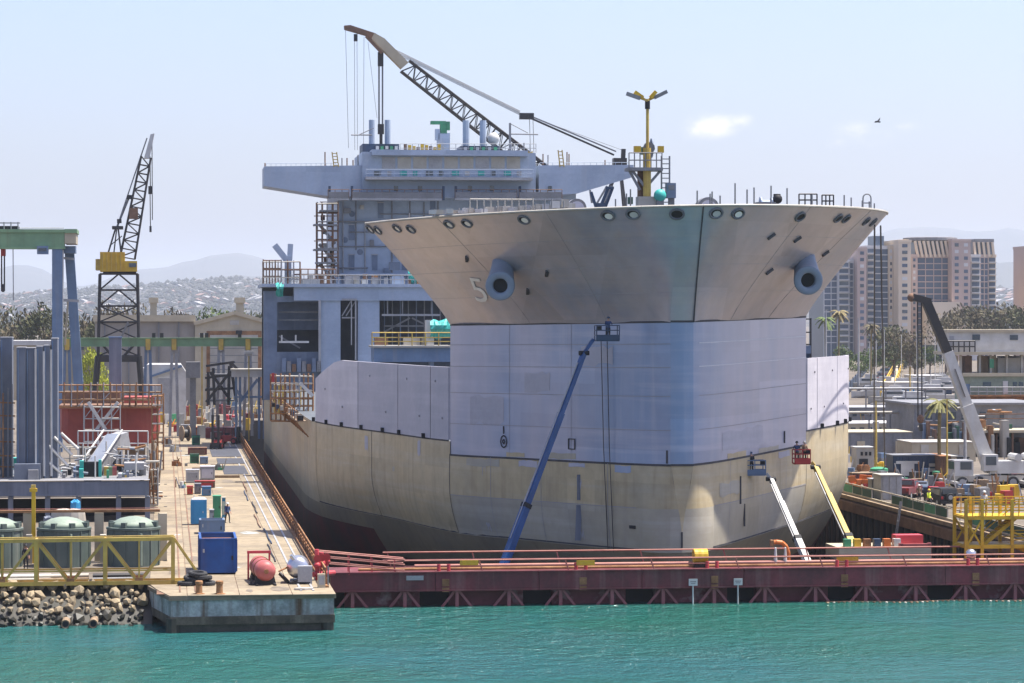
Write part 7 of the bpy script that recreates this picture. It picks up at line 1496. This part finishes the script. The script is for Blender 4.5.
for s_ in (-1.2, 1.2):
    for h in (1.3, 2.2): pbar(t_, 'rail', 'yellow', a + Vector((s_, 0, h + .6)), b + Vector((s_, 0, h)), .22)
    for i in range(14): t = i / 13; c = a.lerp(b, t); pbar(t_, 'post', 'yellow_pale', c + Vector((s_, 0, 0)), c + Vector((s_, 0, 2.4)), .2)
cm_ = ('white', 'grey', 'red', 'navy', 'offwhite', 'dark', 'steel_blue', 'grey_light'); cn_ = ('white', 'grey', 'red', 'navy', 'cream', 'black', 'blue', 'silver')
for k in range(16):
    row = k // 8; i = k % 8; px = 863 + i * 4.5 + row * 9; py = 397 - i * 4.4 - row * 2
    car(cn_[(k * 3 + row) % 8] + ' car parked beside the hull in the distant lot, ' + ('first', 'second', 'third', 'fourth', 'fifth', 'sixth', 'seventh', 'last')[i] + (' of the near row' if row == 0 else ' of the far row'), onG(px, py), rad(75), cm_[(k * 3 + row) % 8], ('sedan', 'suv', 'van')[k % 3], 'cars in the distant parking lot')
t_ = thing('lot_fence', 'dark fence slanting along the parking lot right of the hull', 'fence', onG(847, 396)); x2, y2 = gp(871, 366); dv_ = Vector((x2, y2, DECK)) - t_.location
for i in range(12): a = dv_ * (i / 12); b = dv_ * ((i + .94) / 12); pbar(t_, 'panel', 'navy', a + Vector((0, 0, 1.3)), b + Vector((0, 0, 1.3)), .15, 2.4); pbar(t_, 'post', 'black_steel', a, a + Vector((0, 0, 2.8)), .2)
t_ = thing('deck_scaffold', 'dark scaffold platform on the ship deck behind the right bulwark', 'scaffold', (SX + 18, SY + 60, 10.1)); 
for i in range(4):
    for dy in (0, 3): pbar(t_, 'post', 'black_steel', (i * 2, dy, 0), (i * 2, dy, 10.0), .14)
for z in (7.4, 8.6, 9.9): [pbar(t_, 'rail', 'black_steel', (0, dy, z), (6, dy, z), .12) for dy in (0, 3)]
pbox(t_, 'deck', 'navy', (3, 1.5, 6.2), (6, 3, 1.6)); pbox(t_, 'mesh', 'ship_grey_dark', (3, -.1, 6.9), (6, .06, .8))

# --- yard clutter: pallets, pipe bundles and spools between the sheds
rr = random.Random(19); spots = []
cl_ = ('white', 'blue', 'rusty', 'yellow', 'green', 'grey', 'red', 'timber', 'black'); cmx = ('white', 'steel_blue', 'rust', 'yellow', 'green', 'grey', 'red', 'timber', 'black_steel')
where = [(852, 462, 'beside the hull left of the control cabin'), (866, 478, 'in front of the control cabin'), (884, 470, 'between the control cabin and the dark container'), (890, 484, 'behind the tarped crate'), (905, 488, 'behind the parked cars'), (918, 490, 'between the dark container and the cars'), (933, 486, 'right of the blue oil drum'), (955, 492, 'left of the mobile crane'), (966, 500, 'behind the stair tower, left part'), (978, 503, 'behind the stair tower, right part'), (992, 500, 'in front of the mobile crane wheels'), (1008, 496, 'right of the mobile crane'), (1018, 505, 'at the right frame edge behind the stair tower'), (860, 440, 'on the far side of the control cabin'), (905, 442, 'behind the dark blue container'), (930, 440, 'beside the cream shed'), (952, 438, 'between the palm tree and the crane boom'), (970, 446, 'right of the crane boom foot'), (870, 428, 'in front of the long grey shed'), (895, 426, 'at the end of the long grey shed'), (1000, 478, 'under the awning'), (1016, 480, 'under the awning at the frame edge'), (855, 474, 'beside the orange barriers'), (872, 465, 'right of the control cabin'), (982, 492, 'beside the crane cab'), (945, 500, 'behind the black off-road car')]
for i, (px, py, wh) in enumerate(where):
    k = rr.randrange(9); k2 = (k + 3) % 9; x, y = gp(px, py); t_ = thing('stores_pile', cl_[k] + ' and ' + cl_[k2] + ' stores piled ' + wh, 'stores', (x, y, DECK), rr.uniform(-.3, .3))
    for j in range(rr.randrange(4, 8)):
        hh = rr.uniform(.4, 1.5); pbox(t_, 'crate', cmx[(k, k2, k, 5)[j % 4]], (rr.uniform(-1.7, 1.7), rr.uniform(-.8, .8), hh / 2), (rr.uniform(.5, 1.3), rr.uniform(.5, 1.1), hh), rr.uniform(-.3, .3))
    for j in range(3): a = (rr.uniform(-1.8, 1.8), rr.uniform(-.6, .6), .1); pbar(t_, 'pipe', ('offwhite', 'rust_light', 'yellow_pale', 'grey_light')[rr.randrange(4)], a, (a[0] + rr.uniform(-.8, .8), a[1], rr.uniform(1.2, 2.6)), .1)
# overhead service pipes on goalposts across the yard
for (py, px0, px1, ht, m_, lb) in ((452, 848, 1000, 5.2, 'offwhite', 'long white overhead pipe on goalposts behind the containers'), (430, 846, 990, 6.5, 'grey_light', 'long grey overhead pipe on goalposts behind the sheds')):
    x0, y0 = gp(px0, py); x1, _ = gp(px1, py); t_ = thing('overhead_pipe', lb, 'pipe', (x0, y0, DECK)); n = 7; L_ = x1 - x0
    ptube(t_, 'pipe', m_, (0, 0, ht), (L_, 0, ht), .16); ptube(t_, 'pipe', 'rust_light', (0, .5, ht - .1), (L_, .5, ht - .1), .1)
    for i in range(n + 1):
        pbar(t_, 'post', 'grey', (L_ * i / n, 0, 0), (L_ * i / n, 0, ht), .18); pbar(t_, 'cross_arm', 'grey', (L_ * i / n, -.5, ht - .25), (L_ * i / n, 1.0, ht - .25), .15)

for i in range(5): px = 918 + i * 22; g.box('roof_unit', ('grey_light', 'offwhite', 'grey')[i % 3], px, px + 7, 398.5, 402.6, 2 + i % 3, 2) if False else None
for k, (px, py, ln, hh) in enumerate(((872, 398, 9, 9), (880, 392, 10, 11), (897, 394, 10, 10), (912, 393, 11, 12), (921, 390, 10, 9), (931, 396, 9, 10), (938, 393, 10, 12), (866, 389, 9, 8))):
    yacht(('small', 'slim', 'pale', 'long', 'low', 'short', 'tall-masted', 'distant')[k] + ' sailing boat with a bare mast, number ' + ('one', 'two', 'three', 'four', 'five', 'six', 'seven', 'eight')[k] + ' from the hull side' if False else ('sailing boat with a bare mast beside the parked cars', 'sailing boat with a bare mast behind the marina ramp', 'sailing boat with a bare mast left of the white yacht', 'sailing boat with a tall bare mast behind the marina office', 'sailing boat with a short mast right of the marina office', 'sailing boat with a bare mast left of the crane wires', 'sailing boat with a tall bare mast right of the crane wires', 'sailing boat with a short mast nearest the hull')[k], px, py, ln, ('white', 'offwhite', 'navy')[k % 3], hh)
# fittings that break up the workshop front
g = At('workshop_annex', 'jumble of pipes, cabinets and ladders along the grey workshop front', 'workshop annex', 950, 346)
rr = random.Random(23)
for i in range(34):
    px = rr.uniform(914, 1010); h_ = rr.uniform(4, 16); g.down(('cabinet', 'duct', 'rack')[i % 3], ('offwhite', 'grey', 'brown', 'steel_blue', 'cream', 'dark', 'rust_light', 'green_dark')[i % 8], px, px + rr.uniform(1.5, 7), 445 - h_ * 1.6, rr.uniform(-3, 3), rr.uniform(.6, 2))
for i in range(12): px = rr.uniform(914, 1000); y_ = rr.uniform(405, 432); g.tube('pipe', ('offwhite', 'grey_light', 'rust_light')[i % 3], (px, y_), (px + rr.uniform(5, 25), y_ + rr.uniform(-2, 2)), .12, 5)
# ================================================================ trees, towers, houses on the hillside
mat('leaf_dark', (.06, .07, .033), (.105, .10, .05), .35, .8, spec=.2); mat('leaf_green', (.07, .11, .035), (.12, .15, .05), .35, .8, spec=.2); mat('leaf_brown', (.13, .10, .06), (.09, .085, .05), .35, .8, spec=.2); mat('leaf_lime', (.42, .42, .04), (.25, .30, .04), .6, .8, spec=.2); mat('leaf_olive', (.13, .12, .03), (.09, .09, .03), .8, .7)
mat('bark', (.16, .11, .075), (.10, .07, .05), 1.2, .9); mat('palm_dry', (.22, .17, .075), (.14, .115, .05), 1, .8)
def tree_mesh(seed, h, r, n=900, leaf=.34, flat=.75):
    rr = random.Random(seed); tr = MB(); th = h * .42
    tr.tube((0, 0, -.1), (0, 0, th), .035 * h, 8, .022 * h); cl = []
    for i in range(9):
        a = i * 2.4 + rr.uniform(-.4, .4); rad_ = r * rr.uniform(.15, .72); z = lerp(th, h * .86, rr.random()); c = Vector((math.cos(a) * rad_, math.sin(a) * rad_, z)); cl.append((c, r * rr.uniform(.32, .52)))
        tr.tube((0, 0, th * rr.uniform(.6, 1)), c, .012 * h, 5, .004 * h)
    cl.append((Vector((0, 0, h * .85)), r * .42)); lf = MB(); per = n // len(cl)
    for c, s in cl:
        for k in range(per):
            d = Vector((rr.gauss(0, 1), rr.gauss(0, 1), rr.gauss(0, 1))).normalized() * s * (rr.random() ** .45); p = c + Vector((d.x, d.y, d.z * flat)); q = leaf * rr.uniform(.6, 1.4)
            u = Vector((rr.gauss(0, 1), rr.gauss(0, 1), rr.gauss(0, 1))).normalized(); v = u.orthogonal().normalized() * q; u = u.cross(v).normalized() * q * .7
            lf.add([p - v, p - u * .6, p + v, p + u * .6], [(0, 1, 2, 3)])
    return tr, lf
TP = {}
def tree(label, px, py, Y, h, r, kind='leaf_dark', seed=1, group=None, name='tree'):
    k = (kind, seed % 4)
    if k not in TP:
        tr, lf = tree_mesh(seed % 4 + hash(kind) % 1 * 0 + len(kind), 10, 5.2, 1300, .36); TP[k] = (tr.mesh('trunk', 'bark'), lf.mesh('crown', kind))
    p = PT(px, py, Y); t_ = thing(name, label, 'tree', (p.x, Y, DECK), R.uniform(0, 6), group); t_.scale = (r / 5.2, r / 5.2, h / 10)
    obj('trunk', TP[k][0], t_); obj('crown', TP[k][1], t_); return t_
def th(py, Y, px): return zp(py, depth(*PT(px, 300, Y)[:2])) - DECK
place = ('at the far left frame edge', 'second from the left frame edge', 'third from the left frame edge', 'left of the blue gantry legs', 'just behind the blue gantry legs', 'right of the blue gantry legs', 'left of the black crane tower', 'behind the black crane tower')
for i, (px, py, r, kd) in enumerate(((-4, 304, 7, 'leaf_brown'), (10, 306, 6.5, 'leaf_dark'), (25, 309, 6, 'leaf_brown'), (42, 302, 7.5, 'leaf_dark'), (56, 309, 6, 'leaf_brown'), (71, 311, 6, 'leaf_dark'), (84, 314, 5.5, 'leaf_brown'), (97, 316, 5.5, 'leaf_dark'))):
    tree('dark brownish tree of the row behind the yard, ' + place[i], px, py, 660 + (i * 37 % 50), th(py, 660, px), r, kd, i, 'trees behind the left yard')
for i, (px, py, Y, r, kd, lb) in enumerate(((90, 346, 520, 3.2, 'leaf_lime', 'bright lime-green bush between the crane legs and the black tower'), (100, 352, 518, 2.2, 'leaf_lime', 'small lime-green bush at the foot of the black tower'), (120, 303, 720, 6, 'leaf_brown', 'brown tree behind the black crane tower'), (172, 308, 700, 6, 'leaf_brown', 'reddish brown tree over the warehouse roof beside the left chimney'), (182, 310, 705, 5, 'leaf_brown', 'smaller brown tree over the warehouse roof'), (212, 309, 700, 7, 'leaf_green', 'green tree over the warehouse roof left of the right chimney'), (224, 310, 702, 6, 'leaf_green', 'green tree over the warehouse roof touching the right chimney'), (255, 310, 705, 5, 'leaf_dark', 'dark tree right of the right chimney'))):
    tree(lb, px, py, Y, th(py, Y, px), r, kd, i + 3)
# right side trees
rt = [(894, 324, 760, 8, 'leaf_dark', 'round dark green tree below the left towers'), (910, 330, 740, 6, 'leaf_brown', 'pale brownish tree right of the round dark tree'), (884, 347, 790, 5, 'leaf_green', 'green bushy tree beyond the parking lot, left one'), (899, 346, 800, 5, 'leaf_green', 'green bushy tree beyond the parking lot, middle one'), (915, 349, 780, 5, 'leaf_dark', 'green bushy tree beyond the parking lot, right one'), (872, 350, 760, 4, 'leaf_green', 'small green tree by the lamp post of the lot'), (843, 345, 760, 4, 'leaf_green', 'small green tree close to the right bulwark'), (955, 308, 840, 8, 'leaf_brown', 'first olive tree of the row right of the black boom'), (968, 306, 850, 9, 'leaf_dark', 'second olive tree of the row right of the black boom'), (981, 305, 845, 9, 'leaf_brown', 'third olive tree of the row right of the black boom'), (995, 307, 850, 8, 'leaf_dark', 'fourth olive tree of the row right of the black boom'), (1008, 304, 860, 9, 'leaf_brown', 'fifth olive tree of the row right of the black boom'), (1022, 306, 850, 9, 'leaf_dark', 'olive tree of the row at the right frame edge'), (946, 316, 800, 6, 'leaf_brown', 'low olive tree behind the tip of the black boom'), (860, 352, 740, 3.5, 'leaf_green', 'low green shrub left of the lamp post'), (930, 345, 800, 4.5, 'leaf_green', 'green tree left of the black boom')]
for i, (px, py, Y, r, kd, lb) in enumerate(rt): tree(lb, px, py, Y, th(py, Y, px), r, kd, i)
# palms
def palm(label, px, pyt, Y, cr, m_='leaf_green'):
    p = PT(px, 300, Y); h = zp(pyt, depth(p.x, Y)) - DECK; t_ = thing('palm_tree', label, 'palm tree', (p.x, Y, DECK), R.uniform(0, 6)); MB().path([(0, 0, 0), (.1, 0, h * .5), (0, .1, h)], .2, 8).build('trunk', 'palm_dry', t_)
    fr = MB(); n = 20
    for i in range(n):
        a = i * 2 * math.pi / n + R.uniform(-.1, .1); el = R.uniform(-.3, 1.0); pts = []
        for k in range(6): s = k / 5; rr_ = cr * s * math.cos(el * (1 - s * .7)); pts.append(Vector((math.cos(a) * rr_, math.sin(a) * rr_, h + cr * (math.sin(el) * s - .75 * s * s))))
        sd_ = Vector((-math.sin(a), math.cos(a), 0))
        for k in range(5):
            for s_ in (-1, 1): w_ = cr * .17 * (1 - abs(k - 1.8) * .2); fr.add([pts[k], pts[k + 1], pts[k + 1] + sd_ * s_ * w_ - Vector((0, 0, w_ * .6)), pts[k] + sd_ * s_ * w_ * .8 - Vector((0, 0, w_ * .6))], [(0, 1, 2, 3)])
    fr.build('crown', m_, t_)
palm('yellowish palm tree in front of the lavender workshop', 940, 402, 300, 1.9, 'leaf_olive'); palm('dry palm tree just right of the bow flare', 839, 312, 620, 2.4, 'palm_dry'); palm('palm tree with drooping crown right of the bow flare, lower one', 825, 319, 600, 2.4, 'leaf_green'); palm('thin palm tree below the second tower', 871, 326, 640, 2.2, 'leaf_brown')

# --- apartment towers
mat('tower_pink', (.46, .355, .31), (.40, .31, .275), .05, .8, spec=.2); mat('tower_beige', (.62, .51, .38), (.54, .45, .35), .05, .8, spec=.2); mat('tower_white', (.55, .54, .53), (.48, .48, .48), .05, .8, spec=.2)
YT = 1080
def tower(label, cols, pyt, base_px, crown=None, Y=YT, floors=18, dep_=26):
    """cols: list of (px0, px1, kind) vertical bays from left to right; p = plain wall with small windows, g = glass bay, b = balcony bay"""
    g = At('apartment_tower', label, 'apartment tower', base_px, Y); top = g.p(base_px, pyt).z; fh = top / floors
    for (x0, x1, kd, m_, dy) in cols:
        a, b = g.p(x0, pyt, dy), g.p(x1, pyt, dy); w_ = b.x - a.x; cx = (a.x + b.x) / 2
        wl = pbox(g.t, 'wall', m_ if kd != 'g' else 'tower_glass', (cx, dy + dep_ / 2, top / 2), (w_, dep_, top))
        f0 = max(0, int(6.0 / fh))
        for f in range(f0, floors):
            z = (f + .5) * fh
            if kd == 'g': pbox(wl, 'spandrel', m_, (cx, dy - .1, z + fh * .42), (w_, .3, fh * .16)); 
            elif kd == 'b': pbox(wl, 'balcony', 'tower_white', (cx, dy - .7, z - fh * .4), (w_ * .98, 1.5, .35)); pbox(wl, 'balcony_window', R.choice(('tower_glass', 'glass', 'tower_glass')), (cx, dy - .06, z + .1), (w_ * .84, .2, fh * .62))
            else:
                n = max(1, round(w_ / 4.2))
                for i in range(n): pbox(wl, 'window', R.choice(('tower_glass', 'tower_glass', 'glass', 'tower_white')), (cx - w_ / 2 + (i + .5) * w_ / n, dy - .04, z), (w_ / n * .42, .16, fh * .5))
        if kd == 'g':
            n = max(2, round(w_ / 3.0))
            for i in range(n + 1): pbox(wl, 'mullion', m_, (cx - w_ / 2 + i * w_ / n, dy - .1, top / 2), (.28, .34, top))
        pbox(wl, 'parapet', m_, (cx, dy + dep_ / 2, top + .5), (w_ + .4, dep_ + .4, 1.0))
    return g, top
g, top = tower('grey-white apartment tower with stacked balconies half hidden by the bow flare', [(824, 838, 'g', 'tower_white', 3), (838.5, 849, 'b', 'tower_white', 0), (849.5, 857, 'g', 'tower_white', 2)], 262, 840, floors=16)
g, top = tower('slim pinkish apartment tower between the bow and the glass tower', [(857.5, 866.5, 'p', 'tower_pink', -4)], 250, 862, floors=17)
g, top = tower('blue-glass apartment tower with pale ribs, left of the crowned tower', [(867, 874, 'b', 'tower_white', 0), (874.5, 888.5, 'g', 'tower_white', 2), (889, 893, 'p', 'tower_beige', 0), (893.5, 901, 'b', 'tower_white', 1)], 248, 884); g.box('roof_house', 'tower_glass', 874, 884, 236, 248, 6, 10)
g, top = tower('cream apartment tower adjoining the crowned tower', [(898.5, 911, 'p', 'tower_beige', -8)], 243, 905); g.box('stepped_top', 'tower_beige', 900, 909, 239.5, 243, -6, 16)
g, top = tower('central apartment tower with flat oval roof crown and vertical fins', [(911.5, 917, 'p', 'tower_pink', -2), (917.2, 950, 'g', 'tower_pink', 0), (950.2, 956, 'p', 'tower_pink', -2)], 257, 934, floors=17)
for i in range(9): px = 916 + i * 4.3; g.bar('roof_fin', 'tower_beige', (px + 2, 257), (px - 1, 241), .9, -.5)
g.box('attic', 'tower_glass', 915, 952, 242, 257, 4, 18); c = g.p(930, 238.5, 10); rx = (g.p(957, 240).x - g.p(904, 240).x) / 2
MB().lathe([(.9, -1.3), (1, -.9), (1, .2), (.86, .5)], n=36).build('roof_crown', 'grey', g.t).matrix_basis = Matrix.Translation(c) @ Matrix.Diagonal((rx, 11, 1.0, 1)); g.box('podium', 'tower_beige', 930, 960, 302, 345, -14, 12)
g, top = tower('pinkish brown apartment tower right of the crowned tower', [(952, 970.5, 'p', 'tower_pink', -6)], 242, 961); g.box('roof_house', 'tower_beige', 957, 968, 239.5, 242, -3, 12)
g, top = tower('rounded apartment tower with white balconies at the right end of the group', [(971, 980, 'b', 'tower_white', -3), (980.3, 988, 'g', 'tower_pink', -1), (988.3, 995.8, 'b', 'tower_beige', 0)], 257, 984, floors=17)
for i in range(5): px = 974 + i * 4.6; g.bar('roof_fin', 'tower_beige', (px + 1.5, 257), (px, 242), .8, -1)
g.box('roof_cap', 'grey', 975, 994, 239, 242.5, 0, 18); g.box('attic', 'tower_glass', 973, 993, 242.5, 257, 3, 16)
g, top = tower('pinkish brown tower cut by the right frame edge', [(1033, 1062, 'p', 'tower_pink', 0)], 248, 1045)

# --- houses on the far hillside (a few pixels each)
mat('house_white', (.22, .215, .21), (.18, .175, .17), .1, .9); mat('house_tan', (.22, .185, .155), (.18, .15, .125), .1, .9); mat('roof_red', (.20, .12, .10), (.16, .11, .09), .1, .9); mat('roof_grey', (.28, .27, .27), (.22, .22, .22), .1, .9)
HM = []
for (wm, rm) in (('house_white', 'roof_grey'), ('house_white', 'roof_red'), ('house_tan', 'roof_red'), ('house_tan', 'roof_grey')):
    wl = MB().box((0, 0, 3), (14, 11, 6)).mesh('wall', wm); rf = MB().prism([(-8, 6), (8, 6), (0, 9.2)], -6.4, 6.4, 'y').mesh('roof', rm); wn_ = MB().box((-3.5, -5.6, 3.2), (2.2, .4, 2)).box((3.5, -5.6, 3.2), (2.2, .4, 2)).mesh('window', 'glass'); HM.append((wl, rf, wn_))
hp = ip([(-700, 300), (0, 296), (60, 290), (120, 287), (180, 281), (230, 278), (280, 280), (350, 284), (500, 290), (700, 292), (850, 290), (990, 288), (1050, 286)])
rr = random.Random(77); cnt = 0
cnm = ('white house with grey roof', 'white house with reddish roof', 'tan house with reddish roof', 'tan house with grey roof')
while cnt < 290:
    px = rr.uniform(-5, 268) if cnt < 235 else rr.uniform(992, 1026); t = rr.random() ** .8
    d = lerp(4500, 6750, t); topz = zp(hp(px), 6800); zz = lerp(2.3, topz, ((d - 4400) / 2400)) * .94; x, y = dp(px, d); k = rr.randrange(4)
    t_ = thing('hillside_house', cnm[k] + ' on the far hazy hillside', 'house', (x, y, zz - 1.5), rr.uniform(-.7, .7), 'houses on the far hillside'); s = rr.uniform(.7, 1.5); t_.scale = (s * rr.uniform(.8, 1.6), s, s); obj('wall', HM[k][0], t_); obj('roof', HM[k][1], t_); cnt += 1
# scrub and garden trees on the hillside: one mass
sc = MB(); rr = random.Random(5)
for i in range(4200):
    px = rr.uniform(-60, 300) if i < 3200 else rr.uniform(840, 1080); d = lerp(3600, 6800, rr.random()); topz = zp(hp(px), 6800); zz = lerp(2.3, topz, max(0, (d - 4400) / 2400)); x, y = dp(px, d); s = rr.uniform(3, 8)
    a = rr.uniform(0, 3); c = Vector((x, y, zz + s * .5)); ax = Vector((math.cos(a), math.sin(a), 0)) * s; up = Vector((0, 0, s * .8)); b = Vector((-math.sin(a), math.cos(a), 0)) * s
    sc.add([c - ax, c + up, c + ax, c - up * .6, c - b, c + b], [(0, 1, 4), (1, 2, 4), (2, 3, 4), (3, 0, 4), (0, 5, 1), (1, 5, 2), (2, 5, 3), (3, 5, 0)])
mat('scrub', (.028, .034, .034), (.05, .05, .045), .02, .9)
o = sc.build('hillside_scrub', 'scrub'); tag(o, 'dark garden trees and scrub scattered over the far hillside', 'trees', kind='stuff')

# --- haze: one even volume around the whole place
hz = MB().box((0, 9000, 225), (60000, 34000, 530)); m = bpy.data.materials.new('haze'); m.use_nodes = True; t = m.node_tree; t.nodes.clear()
o2 = t.nodes.new('ShaderNodeOutputMaterial'); pv = t.nodes.new('ShaderNodeVolumePrincipled'); pv.inputs['Color'].default_value = (.83, .90, 1.0, 1); pv.inputs['Density'].default_value = .00007; pv.inputs['Anisotropy'].default_value = .25; t.links.new(pv.outputs[0], o2.inputs['Volume']); MATS['haze'] = m
o = hz.build('haze', 'haze'); tag(o, 'pale summer haze over the harbour and hills', 'haze', kind='stuff')
